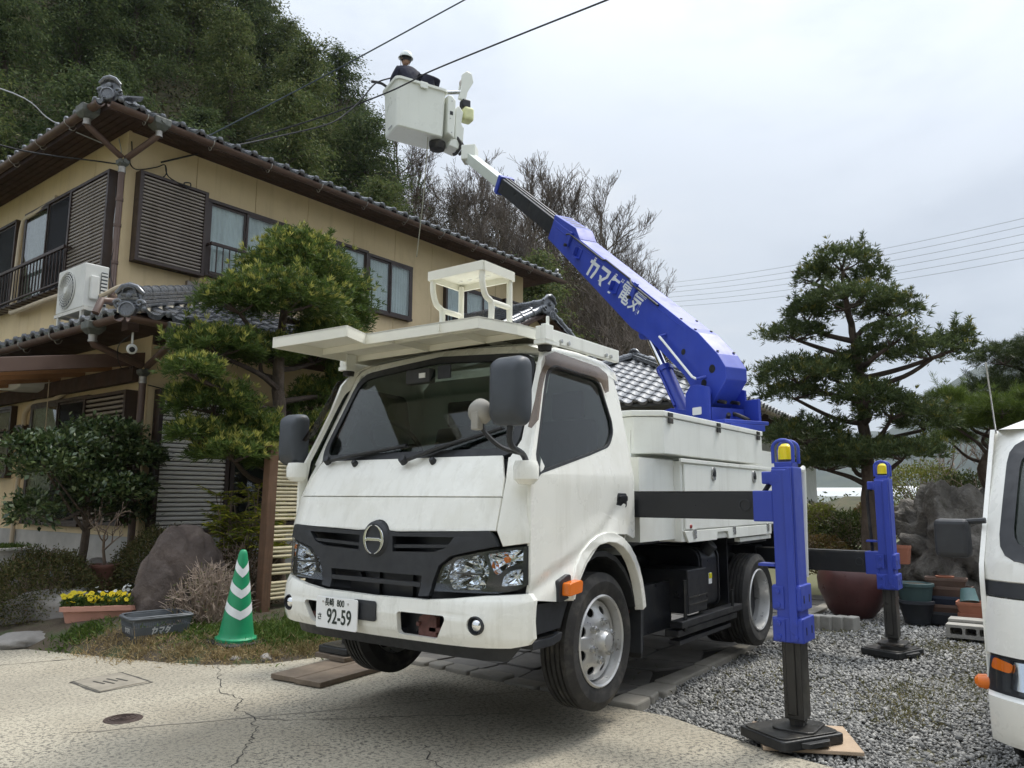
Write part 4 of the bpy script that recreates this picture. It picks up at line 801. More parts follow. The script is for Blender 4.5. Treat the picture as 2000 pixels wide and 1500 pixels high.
# jib winch head above the mount
def jh(a, z, b): return Vector(bk(a, b, z))
ZW = ZR + .10
J = LB + .46
wn = MB().prism([(J - .12, ZW - .08), (J + .02, ZW - .10), (J + .06, ZW + .10), (J + .18, ZW + .32), (J + .14, ZW + .48), (J + .03, ZW + .50), (J - .05, ZW + .42), (J - .06, ZW + .20)], .10, .16, lambda a, z, b: bk(a, b, z)).build('winch_head', CREAM, TR, bevel=.012)
MB().prism([(J + .0, ZW + .20), (J + .18, ZW + .30), (J + .16, ZW + .47), (J + .05, ZW + .48)], .36, .42, lambda a, z, b: bk(a, b, z)).build('winch_cheek', CREAM, wn, bevel=.012)
MB().cyl(jh(J + .08, ZW + .38, .16), jh(J + .08, ZW + .38, .36), .075, 18).build('winch_drum', mat('winch_rope', (.55, .50, .46), .8), wn, True)
MB().cyl(jh(J + .12, ZW + .26, .30), jh(J + .12, ZW + .26, .40), .05, 14).build('winch_motor', INOX, wn, True)
MB().cyl(jh(J - .36, ZW - .02, .14), jh(J - .04, ZW + .08, .14), .035, 12).build('jib_arm', INOX, wn, True)
MB().box(jh(J + .02, ZW - .16, .13), (.16, .16, .16), Matrix.Rotation(R(-23), 3, 'Z')).build('head_pivot', BLACKP, wn, bevel=.02)
MB().box(jh(J + .06, ZW - .36, .12), (.20, .22, .26), Matrix.Rotation(R(-23), 3, 'Z')).build('control_cover', mat('pale_yellow_cover', (.72, .73, .40), .5), wn, bevel=.05, seg=3)
# hand line hanging from the bucket
rp = [bk(.62, .1, ZB - .01), bk(.60, .12, ZB - .6), bk(.57, .16, ZB - 1.3), bk(.50, .2, ZB - 2.2)]
tag(MB().tube(curve_pts(rp), .009, 6).build('hand_line', mat('rope_hemp', (.28, .27, .20), .9), None, True), 'thin rope hanging down from the white bucket to the house roof', 'rope')
# ================================================================ house
HM = Matrix.Rotation(R(-2.0), 4, 'Z'); XF[0] = HM
OCHRE = mat('ochre_stucco_siding', (.70, .555, .335), .85, var=.07, vs=1.3, bump=.25, bs=140, bd=.003, streak=((.46, .35, .20), 7, .54, .5), dirt=(.61, .475, .28), damt=.35, ds=1.2)
BROWN = mat('dark_brown_aluminium', (.040, .024, .019), .42, var=.15, vs=6)
BROWN2 = mat('brown_gutter_plastic', (.115, .070, .052), .45, var=.14, vs=4, dirt=(.17, .125, .10), damt=.34, ds=4)
SLATM = mat('weathered_bronze_slat', (.26, .225, .195), .4, metal=.35, var=.14, vs=3, streak=((.12, .09, .07), 5, .55, .5))
SLATW = mat('pale_shutter_slat', (.78, .76, .72), .4, metal=.0, var=.08, vs=3)
SOFFIT = mat('dark_stained_soffit', (.050, .026, .017), .75, var=.3, vs=4)
TILE = mat('silver_grey_roof_tile', (.15, .157, .17), .28, metal=.35, var=.25, vs=5, bump=.1, bs=40, dirt=(.15, .155, .16), damt=.35, ds=4)
RIDGEC = mat('roof_plaster', (.62, .57, .47), .9, var=.12)
VERDI = mat('tarnished_copper_hopper', (.13, .135, .12), .5, metal=.5, var=.3, vs=12)
GALV = mat('galvanised_steel', (.38, .36, .33), .45, metal=.7, var=.2, vs=14, dirt=(.25, .15, .08), damt=.3, ds=12)
WINGL = glassmat('window_glass', (.84, .88, .88), 1.1)
CURT = mat('white_lace_curtain', (.72, .74, .73), .9, var=.12, vs=3)
GREENC = mat('green_patterned_curtain', (.20, .23, .19), .9, var=.45, vs=22)
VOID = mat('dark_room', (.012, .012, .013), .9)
PIPEB = mat('beige_pipe_cover', (.56, .47, .34), .6, var=.1, vs=6, dirt=(.40, .31, .20), damt=.3, ds=6)
ACW = mat('aged_white_plastic', (.66, .66, .62), .5, var=.06, vs=4, dirt=(.5, .47, .40), damt=.28, ds=5)
BLUET = mat('blue_wall_tile', (.14, .19, .22), .35, var=.14, vs=3)
CONC = mat('house_foundation', (.42, .41, .38), .9, var=.15, vs=4, bump=.2)
CABLE = mat('black_cable', (.012, .012, .013), .6)
CABLEW = mat('grey_cable', (.45, .47, .50), .6)
XW, YU, YL = 4.49, 10.04, 9.0
HO = thing('yellow_house', 'two-storey ochre house with grey tiled roofs and brown shutters behind the garden', 'house', (8.5, 13.5, 0))
# ---- core and wall panels
MB().bb(XW + .02, 13.22, YU + .02, 19, 3.2, 6.3).bb(XW + .02, 13.6, YL + .02, 19, .4, 3.25).build('inner_wall', OCHRE, HO)
MB().bb(XW - .03, 13.6, YL - .03, 19, 0, .82).build('foundation', CONC, HO)
def wallpanels(axis, c, a0, a1, z0, z1, w, skew=0):
    n = max(1, round((a1 - a0) / w)); d = (a1 - a0) / n
    for i in range(n):
        p, q_ = a0 + d * i + .004, a0 + d * (i + 1) - .004
        (MB().bb(p, q_, c - .0, c + .018, z0, z1) if axis == 'Y' else MB().bb(c, c + .018, p, q_, z0, z1)).build('wall_panel', OCHRE, HO, bevel=.003)
wallpanels('Y', YU, XW + .02, 13.24, 3.3, 6.32, .92); wallpanels('X', XW, YU + .02, 18.5, 3.3, 6.32, .92)
wallpanels('Y', YL, XW + .02, 13.5, .82, 3.32, .92); wallpanels('X', XW, YL + .02, 18.5, .82, 3.32, .92)
for y, z0, z1 in ((YU, 3.3, 6.3), (YL, .82, 3.3)): MB().bb(XW - .012, XW + .05, y - .012, y + .05, z0, z1).build('corner_board', OCHRE, HO, bevel=.004)
# ---- windows, shutters
class Fac:
    """a wall plane: a runs along the wall, d is out of the wall"""
    def __init__(s, ax): s.ax = ax
    def p(s, a, d, z):
        return {'YU': (a, YU - d, z), 'YL': (a, YL - d, z), 'XW': (XW - d, a, z)}[s.ax]
    def bx(s, m, a0, a1, d0, d1, z0, z1):
        P = s.p(a0, d0, z0); Q = s.p(a1, d1, z1)
        return m.bb(min(P[0], Q[0]), max(P[0], Q[0]), min(P[1], Q[1]), max(P[1], Q[1]), z0, z1)
UR, LR, LF = Fac('YU'), Fac('YL'), Fac('XW')
def window(F, a0, a1, z0, z1, n=2, curtain=CURT, back=VOID, screen=(), cur=None, sub=None):
    fr = MB(); t = .045
    w_ = F.bx(F.bx(F.bx(F.bx(MB(), a0 - t, a1 + t, .002, .09, z1, z1 + t), a0 - t, a1 + t, .002, .10, z0 - t, z0), a0 - t, a0, .002, .085, z0, z1), a1, a1 + t, .002, .085, z0, z1).build('window', BROWN, HO, bevel=.004)
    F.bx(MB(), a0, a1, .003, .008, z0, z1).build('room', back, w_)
    for i in range(n):
        b0 = a0 + (a1 - a0) * i / n; b1 = a0 + (a1 - a0) * (i + 1) / n; d = .045 + .02 * (i % 2)
        m = MB()
        for q in ((b0, b0 + .03, z0, z1), (b1 - .03, b1, z0, z1), (b0 + .03, b1 - .03, z0, z0 + .04), (b0 + .03, b1 - .03, z1 - .035, z1)): F.bx(m, q[0], q[1], d, d + .018, q[2], q[3])
        m.build('sash', BROWN, w_)
        F.bx(MB(), b0 + .03, b1 - .03, d + .007, d + .011, z0 + .04, z1 - .035).build('pane', WINGL, w_)
        if i in screen: F.bx(MB(), b0 + .03, b1 - .03, d + .0205, d + .022, z0 + .03, z1 - .03).build('insect_screen', SCREEN, w_)
        if cur is None or i in cur:
            cm = curtain[i] if isinstance(curtain, (list, tuple)) else curtain; k = 40; V = []
            for j in range(k + 1):
                a = b0 + (b1 - b0) * j / k; dd = .022 + .010 * math.sin(j * 1.25 + i) + .004 * math.sin(j * .41)
                V += [F.p(a, dd, z0 + .01), F.p(a, dd + .003, z1 - .01)]
            MB().add(V, [(2 * j, 2 * j + 2, 2 * j + 3, 2 * j + 1) for j in range(k)]).build('curtain', cm, w_, True, sharp=0)
    return w_
SCREEN = glassmat('insect_mesh', (.42, .42, .43), .15, .5)
def shutterbox(F, a0, a1, z0, z1, n, m, dep=.13):
    b = F.bx(F.bx(F.bx(F.bx(F.bx(MB(), a0, a1, .002, .05, z0, z1), a0, a0 + .05, .05, dep + .02, z0, z1), a1 - .05, a1, .05, dep + .02, z0, z1), a0 + .05, a1 - .05, .05, dep + .02, z1 - .04, z1), a0 + .05, a1 - .05, .05, dep + .02, z0, z0 + .04).build('shutter_box', BROWN, HO, bevel=.004)
    h = (z1 - z0 - .08) / n
    for i in range(n):
        z = z0 + .04 + h * i; pr = fillet([(dep - .045, z + .004), (dep + .002, z + h * .18), (dep + .006, z + h * .72), (dep - .045, z + h * .97)], h * .12, 2)
        P = [F.p(a0 + .05, d, zz) for d, zz in pr] + [F.p(a1 - .05, d, zz) for d, zz in pr]; k = len(pr)
        MB().add(P, [tuple(range(k)), tuple(range(k, 2 * k))[::-1]] + [(j, (j + 1) % k, k + (j + 1) % k, k + j) for j in range(k)]).build('slat', m, b, True, sharp=60)
    return b
shutterbox(UR, 4.615, 5.60, 4.36, 5.60, 24, SLATM)
window(UR, 5.68, 8.62, 4.45, 5.50, 5, curtain=CURT, cur=(0, 1, 4), back=VOID)
window(UR, 8.70, 9.70, 4.53, 5.47, 2, curtain=CURT)
window(UR, 10.70, 12.35, 4.50, 5.42, 3, curtain=CURT)
shutterbox(UR, 12.42, 13.15, 4.45, 5.48, 20, SLATM)
def railing(F, a0, a1, z0, z1, d, n):
    r = F.bx(F.bx(MB(), a0, a1, d - .02, d + .02, z1 - .03, z1 + .015), a0, a1, d - .015, d + .015, z0, z0 + .025).build('window_railing', BROWN, HO, bevel=.003)
    for i in range(n + 1):
        a = a0 + (a1 - a0) * i / n; F.bx(MB(), a - .007, a + .007, d - .007, d + .007, z0 + .026, z1 - .031).build('baluster', BROWN, r)
    for a in (a0, a1): F.bx(MB(), a - .012, a + .012, .0, d - .021, z1 - .03, z1 + .0).build('rail_bracket', BROWN, r)
railing(UR, 5.64, 8.66, 4.40, 4.86, .20, 30); railing(UR, 10.66, 12.4, 4.45, 4.85, .18, 16)
shutterbox(LF, 10.19, 11.38, 4.15, 5.60, 27, SLATM)
window(LF, 11.45, 13.12, 4.22, 5.62, 2, curtain=[VOID, GREENC], cur=(1,), screen=(0,))
window(LF, 13.55, 15.4, 4.25, 5.62, 2, curtain=CURT, screen=(0, 1))
railing(LF, 11.2, 15.6, 4.20, 4.72, .22, 38)
for i in range(20): LF.bx(MB(), 11.25 + i * .2, 11.40 + i * .2, .03, .20, 4.155, 4.175).build('rail_joist', BROWN, HO)
shutterbox(LR, 4.56, 5.52, .86, 2.56, 30, SLATW)
window(LR, 5.62, 7.4, .95, 2.45, 2, cur=())
b_ = shutterbox(LF, 9.25, 10.38, .95, 2.56, 26, SLATM)
window(LF, 10.45, 12.18, .95, 2.55, 2, curtain=GREENC, cur=(1,), screen=(0,))
w0 = window(LF, 12.98, 14.4, 1.60, 2.58, 2, cur=())
for z in (2.18, 2.26): MB().cyl((XW - .14, 12.95, z), (XW - .14, 14.4, z), .014, 8).build('guard_bar', BROWN2, w0)
# blue tiled patch right of the shutters
bt = LR.bx(MB(), 5.60, 7.6, .001, .012, .85, 2.3)
tp = LR.bx(MB(), 7.45, 9.4, .002, .006, .85, 2.3).build('tile_panel', CONC, HO)
for i in range(8):
    for j in range(6): LR.bx(MB(), 7.47 + i * .24, 7.69 + i * .24, .006, .013, .87 + j * .236, 1.09 + j * .236).build('wall_tile', BLUET, tp, bevel=.003)
# ---- roofs
def tile_mesh(w=.275, l=.30, eave=False):
    m = MB(); n = 10; prof = []
    for i in range(n + 1):
        t = i / n; z = .034 * math.sin(2 * math.pi * (t * .92 + .06)) * (1 if t < .55 else .75); prof.append((t * w, z))
    th = .018
    V = [(u, 0, z) for u, z in prof] + [(u, 0, z - th) for u, z in prof] + [(u, l, z * .9 + .0) for u, z in prof] + [(u, l, z * .9 - th) for u, z in prof]; k = n + 1
    F = []
    for i in range(n): F += [(i, i + 1, 2 * k + i + 1, 2 * k + i), (k + i + 1, k + i, 3 * k + i, 3 * k + i + 1), (i + 1, i, k + i, k + i + 1)]
    F += [(0, 2 * k, 3 * k, k), (n, k + n, 3 * k + n, 2 * k + n)]
    m.add(V, F)
    if eave:
        m.add([(u, -.004, z + .004) for u, z in prof] + [(u, -.004, z - .05 if not .02 < u < .12 else z - .03) for u, z in prof] + [(u, .014, z + .002) for u, z in prof] + [(u, .014, z - .05 if not .02 < u < .12 else z - .03) for u, z in prof],
              [f for i in range(n) for f in ((i + 1, i, k + i, k + i + 1), (2 * k + i, 2 * k + i + 1, 3 * k + i + 1, 3 * k + i), (k + i + 1, k + i, 3 * k + i, 3 * k + i + 1), (i, i + 1, 2 * k + i + 1, 2 * k + i))])
        m.lathe([(0, .018), (.02, .016), (.036, .004), (.036, -.03)], (.068, -.004, .012), (0, -1, 0), 12)
    return m
def roof_tiles(parent, o, du, ds, nu, nrow, w=.275, l=.235, trim=None, tm=TILE):
    """tiles laid from the eave point o: du along the eave, ds up the slope"""
    du = Vector(du).normalized(); ds = Vector(ds).normalized(); nn = du.cross(ds)
    if nn.z < 0: flip = True; nn = -nn
    else: flip = False
    M0 = Matrix((du, ds, nn)).transposed().to_4x4()
    meshes = []
    for e in (True, False):
        t = tile_mesh(eave=e); me = bpy.data.meshes.new('roof_tile'); me.from_pydata([Vector(p) for p in t.v], [], t.f); me.update()
        me.polygons.foreach_set('use_smooth', [True] * len(me.polygons)); me.set_sharp_from_angle(angle=R(40)); me.materials.append(tm); meshes.append(me)
    for r in range(nrow):
        for i in range(nu):
            if trim and not trim(i * w, r * l): continue
            p = Vector(o) + du * (i * w) + ds * (r * l) + nn * (.02 + .022 * 0) 
            q = bpy.data.objects.new('roof_tile', meshes[0 if r == 0 else 1]); COL.objects.link(q)
            Mx = XF[0] @ Matrix.Translation(p) @ M0 @ Matrix.Rotation(R(-4), 4, 'X')
            q.matrix_basis = Mx; q.rotation_euler = Mx.to_euler(); q.location = Mx.translation
            own(q, parent)
def ridge(parent, a, b, name='ridge', r=.06, seg=.27, layers=3, taper=True):
    a, b = Vector(a), Vector(b); d = b - a; L = d.length; d.normalize(); n = int(L / seg); side = d.cross(Vector((0, 0, 1))).normalized(); up = side.cross(d)
    for k in range(layers):
        wv = .13 - .015 * k
        MB().prism([(-wv, .0), (wv, .0), (wv, .035), (-wv, .035)], 0, L, lambda x, z, t: a + d * t + side * x + up * (z + .04 * k)).build('ridge_course', TILE, parent, bevel=.006)
    for i in range(n):
        p = a + d * (i * L / n) + up * (.04 * layers); q_ = a + d * ((i + 1) * L / n + .02) + up * (.04 * layers)
        MB().lathe([(r * .96, 0), (r * 1.15, .003), (r * 1.15, .05), (r, .055), (r * .98, L / n)], p, d, 14).build('ridge_tile', TILE, parent, True)
def onigawara(parent, o, d, s=1.0):
    """demon end tile: d = direction it faces (horizontal)"""
    o = Vector(o); d = Vector(d).normalized(); sd = Vector((-d.y, d.x, 0)); up = Vector((0, 0, 1))
    f = lambda x, z, t: o + sd * x * s + up * z * s + d * t * s
    outl = fillet([(-.20, 0), (.20, 0), (.25, .09), (.17, .15), (.20, .24), (.10, .33), (0, .36), (-.10, .33), (-.20, .24), (-.17, .15), (-.25, .09)], .05)
    og = MB().prism(outl, -.08, 0, f).build('end_tile', TILE, parent, bevel=.012)
    MB().lathe([(.085, 0), (.085, .09), (.07, .095), (.066, .08), (0, .08)], f(0, -.02, -.02), d, 24).build('end_disc', TILE, og, True)
    for i in range(8):
        a = 2 * math.pi * i / 8; rr = .042 if i else 0
        MB().lathe([(0, .012), (.010, .009), (.013, 0)], f(rr * math.cos(a), -.02 + rr * math.sin(a), .078 / 1), d, 8).build('disc_boss', TILE, og, True)
    for sx in (-1, 1):
        P = [f(sx * (.15 + (.065 - .0052 * i) * math.cos(i * .62)), .085 + (.065 - .0052 * i) * math.sin(i * .62), .012) for i in range(13)]
        MB().tube(P, [.024 - .0012 * i for i in range(13)], 8).build('scroll', TILE, og, True)
    MB().tube([f(-.20, .24, .0), f(-.10, .335, .02), f(0, .36, .03), f(.10, .335, .02), f(.20, .24, 0)], [.022, .034, .038, .034, .022], 10).build('crest', TILE, og, True)
    MB().lathe([(0, .05), (.03, .04), (.04, 0)], f(0, .2, 0), d, 12).build('boss', TILE, og, True)
EX, EY, EZ = XW - .53, YU - .53, 6.20                     # upper eave corner
XR, YB = 13.95, 20.0
pitch = .45
RU = MB().prism([(EX, EY), (XR, EY), (XR, YB), (EX, YB)], EZ - .05, EZ - .01, lambda x, y, t: (x, y, t)).build('roof', SOFFIT, HO)
zr = EZ + pitch * 5.0
MB().add([(EX, EY, EZ), (XR, EY, EZ), (XR, YB, EZ), (EX, YB, EZ), (EX + 5, EY + 5.2, zr), (XR - 1.2, EY + 5.2, zr)], [(0, 1, 5, 4), (1, 2, 5), (2, 3, 4, 5), (3, 0, 4)]).build('roof_deck', TILE, RU)
ds = Vector((0, 1, pitch)); roof_tiles(RU, (EX + .05, EY - .07, EZ - .015), (1, 0, 0), ds, 36, 2)
ds = Vector((1, 0, pitch)); roof_tiles(RU, (EX - .07, EY + 7.4, EZ - .015), (0, -1, 0), ds, 27, 2)
hd = Vector((5, 5.2, zr - EZ)).normalized()
ridge(RU, Vector((EX + .02, EY + .02, EZ + .02)), Vector((EX + .02, EY + .02, EZ + .02)) + hd * 4.2, r=.05, layers=2)
onigawara(RU, (EX + .02, EY + .02, EZ + .06), (-.69, -.72, 0), .62)
onigawara(RU, (XR - .1, EY + .05, EZ + .02), (.72, -.69, 0), .45)
MB().bb(EX + .03, XR - .03, EY + .03, EY + .06, EZ - .11, EZ - .052).bb(EX + .03, EX + .06, EY + .061, YB, EZ - .11, EZ - .052).build('fascia', SOFFIT, RU)
for k_ in range(5): MB().bb(EX + .08 + k_ * .09, EX + .155 + k_ * .09, EY + .07, 18, EZ - .066, EZ - .052).build('soffit_board', SOFFIT, RU); MB().bb(EX + .56, XR - .1, EY + .08 + k_ * .09, EY + .155 + k_ * .09, EZ - .066, EZ - .052).build('soffit_board', SOFFIT, RU)
def gutter(parent, a, b, r=.06, hooks=.92):
    a, b = Vector(a), Vector(b); d = (b - a); L = d.length; d.normalize(); sd = Vector((-d.y, d.x, 0)); k = 9
    V = []
    for p in (a, b):
        V += [p + sd * r * math.cos(t) + Vector((0, 0, r * math.sin(t))) for t in [math.pi + math.pi * i / k for i in range(k + 1)]]
        V += [p + sd * (r - .008) * math.cos(t) + Vector((0, 0, (r - .008) * math.sin(t))) for t in [2 * math.pi - math.pi * i / k for i in range(k + 1)]]
    n = 2 * (k + 1)
    g = MB().add(V, [(i, (i + 1) % n, n + (i + 1) % n, n + i) for i in range(n)] + [tuple(range(n))[::-1], tuple(range(n, 2 * n))]).build('gutter', BROWN2, parent, True, sharp=50)
    m = int(L / hooks)
    for i in range(m):
        p = a + d * (hooks * (i + .5)); q_ = [p + sd * .066 * math.cos(t) + Vector((0, 0, .066 * math.sin(t))) for t in [R(170 + 20 * j) for j in range(10)]]
        s_ = 1 if parent is not None else 1
        MB().tube(q_, .007, 6).build('gutter_hook', GALV, g, True)
        MB().tube(curve_pts([p + Vector((0, 0, -.066)), p + Vector((0, 0, -.10)) + sd * .02, p + Vector((0, 0, -.095)) + sd * .06, p + Vector((0, 0, -.05)) + sd * .085], 4), .006, 6).build('gutter_hook', GALV, g, True)
    return g
def hopper(parent, c, s=.11):
    c = Vector(c); h = MB().add([c + Vector(p) * s for p in ((-1, -1, .6), (1, -1, .6), (1, 1, .6), (-1, 1, .6), (-.95, -.95, -.2), (.95, -.95, -.2), (.95, .95, -.2), (-.95, .95, -.2), (-.5, -.5, -.8), (.5, -.5, -.8), (.5, .5, -.8), (-.5, .5, -.8))], [(0, 1, 2, 3)[::-1]] + [(a + i, a + (i + 1) % 4, b + (i + 1) % 4, b + i) for a, b in ((0, 4), (4, 8)) for i in range(4)] + [(8, 9, 10, 11)]).build('rain_hopper', VERDI, parent, bevel=.008)
    MB().lathe([(.045, -.8 * s), (.042, -.8 * s - .05), (.048, -.8 * s - .055), (.048, -.8 * s - .08)], c, (0, 0, 1), 14).build('hopper_spout', GALV, h, True)
    MB().prism(circ(0, 0, .032, 6), 0, .012, lambda x, z, t: c + Vector((x, -s - t + .002, z + .02))).build('hopper_badge', VERDI, h)
    return h
def pipe(parent, pts, r=.04, name='downpipe', m=None):
    return MB().tube(pts, r, 14).build(name, m or BROWN2, parent, True, sharp=50)
gz = EZ - .09
gutter(HO, (EX - .02, EY - .10, gz), (XR, EY - .10, gz)); gutter(HO, (EX - .10, YB, gz), (EX - .10, EY - .03, gz))
hopper(HO, (EX + .62, EY - .10, gz - .04)); hopper(HO, (EX - .10, EY + .30, gz - .04))
cx, cy = XW - .10, YU - .10
hopper(HO, (cx, cy, 5.62), .065)
pipe(HO, [(EX + .62, EY - .10, gz - .18), (EX + .60, EY - .08, gz - .21), (cx + .04, cy - .0, 5.70)]); pipe(HO, [(EX - .10, EY + .30, gz - .18), (EX - .08, EY + .31, gz - .21), (cx - .02, cy + .0, 5.70)])
pipe(HO, [(cx, cy, 5.58), (cx, cy, 3.78), (cx - .02, cy - .06, 3.72)])
for z in (5.1, 4.75, 4.25): MB().lathe([(.047, 0), (.047, .04)], (cx, cy, z), (0, 0, 1), 14, capped=True).build('pipe_joint', BROWN2, HO, True)
# ---- lower pent roof
PX0, PY0, PZ = 3.79, 8.20, 3.28
XH = PX0 + (YU - PY0)                                     # the hip meets the upper wall here
ZH = PZ + .40 * (YU - PY0); ZL = PZ + .40 * (XW - PX0)
RLo = MB().add([(PX0, PY0, PZ - .04), (13.8, PY0, PZ - .04), (13.8, YU, ZH - .04), (XH, YU, ZH - .04), (XW, YU, ZL - .04), (XW, 18.5, ZL - .04), (PX0, 18.5, PZ - .04), (PX0, PY0, PZ - .07), (13.8, PY0, PZ - .07), (PX0, 18.5, PZ - .07), (13.8, 18.5, PZ - .07)],
    [(0, 1, 2, 3), (0, 3, 4, 5, 6), (0, 7, 8, 1), (0, 6, 9, 7), (7, 9, 10, 8)]).build('pent_roof', SOFFIT, HO)
dsl = Vector((0, 1, .40)); roof_tiles(RLo, (PX0 + .08, PY0 - .06, PZ - .02), (1, 0, 0), dsl, 34, 8, trim=lambda u, v: v * .93 < u + .12)
dsl2 = Vector((1, 0, .40)); roof_tiles(RLo, (PX0 - .06, PY0 + 7.3, PZ - .02), (0, -1, 0), dsl2, 26, 7, trim=lambda u, v: v * .93 < (7.15 - u) + .1 and (v < .55 or u > 5.5))
hd2 = Vector((1.84, 1.84, .736)); hL = hd2.length; hd2.normalize()
pv = Vector((PX0 + .04, PY0 + .04, PZ + .03))
ridge(RLo, pv, pv + hd2 * hL * .93, r=.065, layers=4); onigawara(RLo, pv + Vector((0, 0, -.02)), (-.707, -.707, 0), .72)
MB().prism([(-.12, -.06), (.12, -.06), (.12, .0), (-.12, .0)], 0, hL * .93, lambda x, z, t: pv + hd2 * t + Vector((.707, -.707, 0)) * x + Vector((0, 0, z))).build('ridge_plaster', RIDGEC, RLo)
MB().bb(XH + .25, 13.5, YU - .10, YU - .002, ZH - .08, ZH + .06).build('flashing', SLATM, RLo)
MB().bb(XH - .22, XH + .22, YU - .06, YU - .003, ZH - .02, ZH + .26).build('ridge_stop', SLATM, RLo)
MB().prism([(XW - .16, ZL - .06), (XW - .002, ZL + .02), (XW - .002, ZL + .10), (XW - .16, ZL + .0)], YU, 18, lambda x, z, t: (x, t, z)).build('flashing', SLATM, RLo)
gzl = PZ - .10
gutter(HO, (PX0 - .02, PY0 - .09, gzl), (13.8, PY0 - .09, gzl)); gutter(HO, (PX0 - .09, 18.5, gzl), (PX0 - .09, PY0 - .02, gzl))
hopper(HO, (PX0 + .48, PY0 - .08, gzl - .05), .10); hopper(HO, (PX0 - .09, PY0 + .55, gzl - .05), .10)
lx, ly = XW - .09, YL - .02
hopper(HO, (lx, ly, 2.74), .06)
pipe(HO, [(PX0 + .48, PY0 - .08, gzl - .19), (PX0 + .47, PY0 - .05, gzl - .23), (lx + .03, ly - .02, 2.82)]); pipe(HO, [(PX0 - .09, PY0 + .55, gzl - .19), (PX0 - .07, PY0 + .56, gzl - .23), (lx - .03, ly, 2.82)]); pipe(HO, [(lx, ly, 2.70), (lx, ly, .3)])
pipe(HO, [(cx - .02, cy - .06, 3.80), (PX0 + .30, PY0 + .80, PZ + .26), (PX0 - .02, PY0 + .58, PZ + .18), (PX0 - .08, PY0 + .56, PZ + .02)])
MB().bb(PX0 + .03, PX0 + .16, PY0 + .03, PY0 + .16, PZ - .22, PZ - .06).build('hip_rafter_end', SOFFIT, HO, bevel=.005)
MB().bb(XW - .001, 13.5, YL - .05, YL - .002, 3.10, 3.24).build('beam', SOFFIT, HO)
# ---- entrance gable in front of the far end
PQ = (lambda x, y, z: (x, y, z))
EG = MB()
gx, gz0, gy0, gy1 = 10.95, 4.66, 7.75, 10.0
for sx in (-1, 1):
    P = [(gx, gy0, gz0 - .1), (gx + sx * 2.6, gy0, gz0 - 1.35), (gx + sx * 2.6, gy1, gz0 - 1.35), (gx, gy1, gz0 - .1)]
    EG.add(P + [(x, y, z - .05) for x, y, z in P], [(0, 1, 2, 3), (7, 6, 5, 4), (0, 4, 5, 1), (1, 5, 6, 2), (2, 6, 7, 3)])
EGo = EG.build('entrance_roof', SOFFIT, HO)
roof_tiles(EGo, (gx + 2.62, gy0 - .04, gz0 - 1.37), (0, 1, 0), (-1, 0, .48), 8, 12)
roof_tiles(EGo, (gx - 2.62, gy1, gz0 - 1.37), (0, -1, 0), (1, 0, .48), 8, 12)
ridge(EGo, (gx, gy0 - .02, gz0 - .10), (gx, gy1, gz0 - .10), r=.07, layers=5); onigawara(EGo, (gx, gy0 - .04, gz0 - .14), (0, -1, 0), .95)
for sx in (-1, 1):
    dd = Vector((sx * 2.6, 0, -1.25)); 
    for off in (.04, .30):
        for i in range(9):
            p = Vector((gx + sx * .10, gy0 + off, gz0 - .06)) + dd * (i / 9); q_ = dd / 9
            MB().lathe([(.058, 0), (.07, .004), (.07, .05), (.056, .055), (.054, q_.length)], p + Vector((0, 0, .03)), q_, 12).build('verge_tile', TILE, EGo, True)
MB().add([(gx - 2.2, gy0 + .3, 3.1), (gx + 2.2, gy0 + .3, 3.1), (gx, gy0 + .3, gz0 - .2), (gx - 2.2, gy0 + .25, 3.1), (gx + 2.2, gy0 + .25, 3.1), (gx, gy0 + .25, gz0 - .2)], [(0, 1, 2), (5, 4, 3), (0, 2, 5, 3), (1, 4, 5, 2), (0, 3, 4, 1)]).build('gable_wall', OCHRE, HO)
MB().bb(gx - 2.2, gx + 2.2, gy0 + .3, YL - .05, 0, 3.1).build('entrance_wall', OCHRE, HO)
# ---- small fittings that belong to the house
def part(m, name, mt_, **k): return m.build(name, mt_, HO, **k)
part(MB().tube(curve_pts([(XW - .05, 12.1, 5.70), (XW - .06, 12.7, 5.62), (XW - .07, 13.15, 5.60), (XW - .07, 13.27, 5.50), (XW - .07, 13.32, 5.2), (XW - .08, 13.34, 4.3), (XW - .10, 13.30, 4.14), (XW - .12, 13.1, 4.08), (XW - .16, 11.7, 4.06), (XW - .20, 10.4, 4.0)]), .036, 10), 'pipe_cover', PIPEB, smooth=True)
part(MB().tube(curve_pts([(XW - .04, 10.95, 2.78), (XW - .05, 11.5, 2.62), (XW - .06, 12.1, 2.62), (XW - .07, 12.42, 2.5), (XW - .07, 12.45, 2.3)]), .036, 10).tube([(XW - .07, 12.45, 2.3), (XW - .07, 12.45, 1.9), (XW - .07, 12.5, .6)], .03, 10), 'pipe_cover', PIPEB, smooth=True)
part(MB().bb(XW - .10, XW - .002, 12.42, 12.72, 2.02, 2.32), 'meter_box', BROWN, bevel=.01)
part(MB().prism(fillet([(12.62, 2.80), (12.62, 2.92), (12.3, 3.08), (11.75, 3.08), (11.75, 2.78), (11.95, 2.74)], .05), .002, .42, lambda y, z, d: (XW - d, y, z)), 'vent_hood', ACW, bevel=.02)
cam0 = Vector((PX0 + .14, PY0 + .12, PZ - .28))
sc = part(MB().cyl(cam0 + Vector((0, 0, .06)), cam0 + Vector((0, 0, -.06)), .012, 8).lathe([(.0, .07), (.045, .06), (.055, .02), (.055, -.04), (.045, -.05), (0, -.045)], cam0 + Vector((0, 0, -.12)), (.35, .9, .25), 18), 'security_camera', ACW, smooth=True)
MB().lathe([(.03, 0), (.03, .01), (0, .012)], cam0 + Vector((-.018, -.048, -.135)), (-.35, -.9, -.25), 14).build('camera_lens', VOID, sc, True)
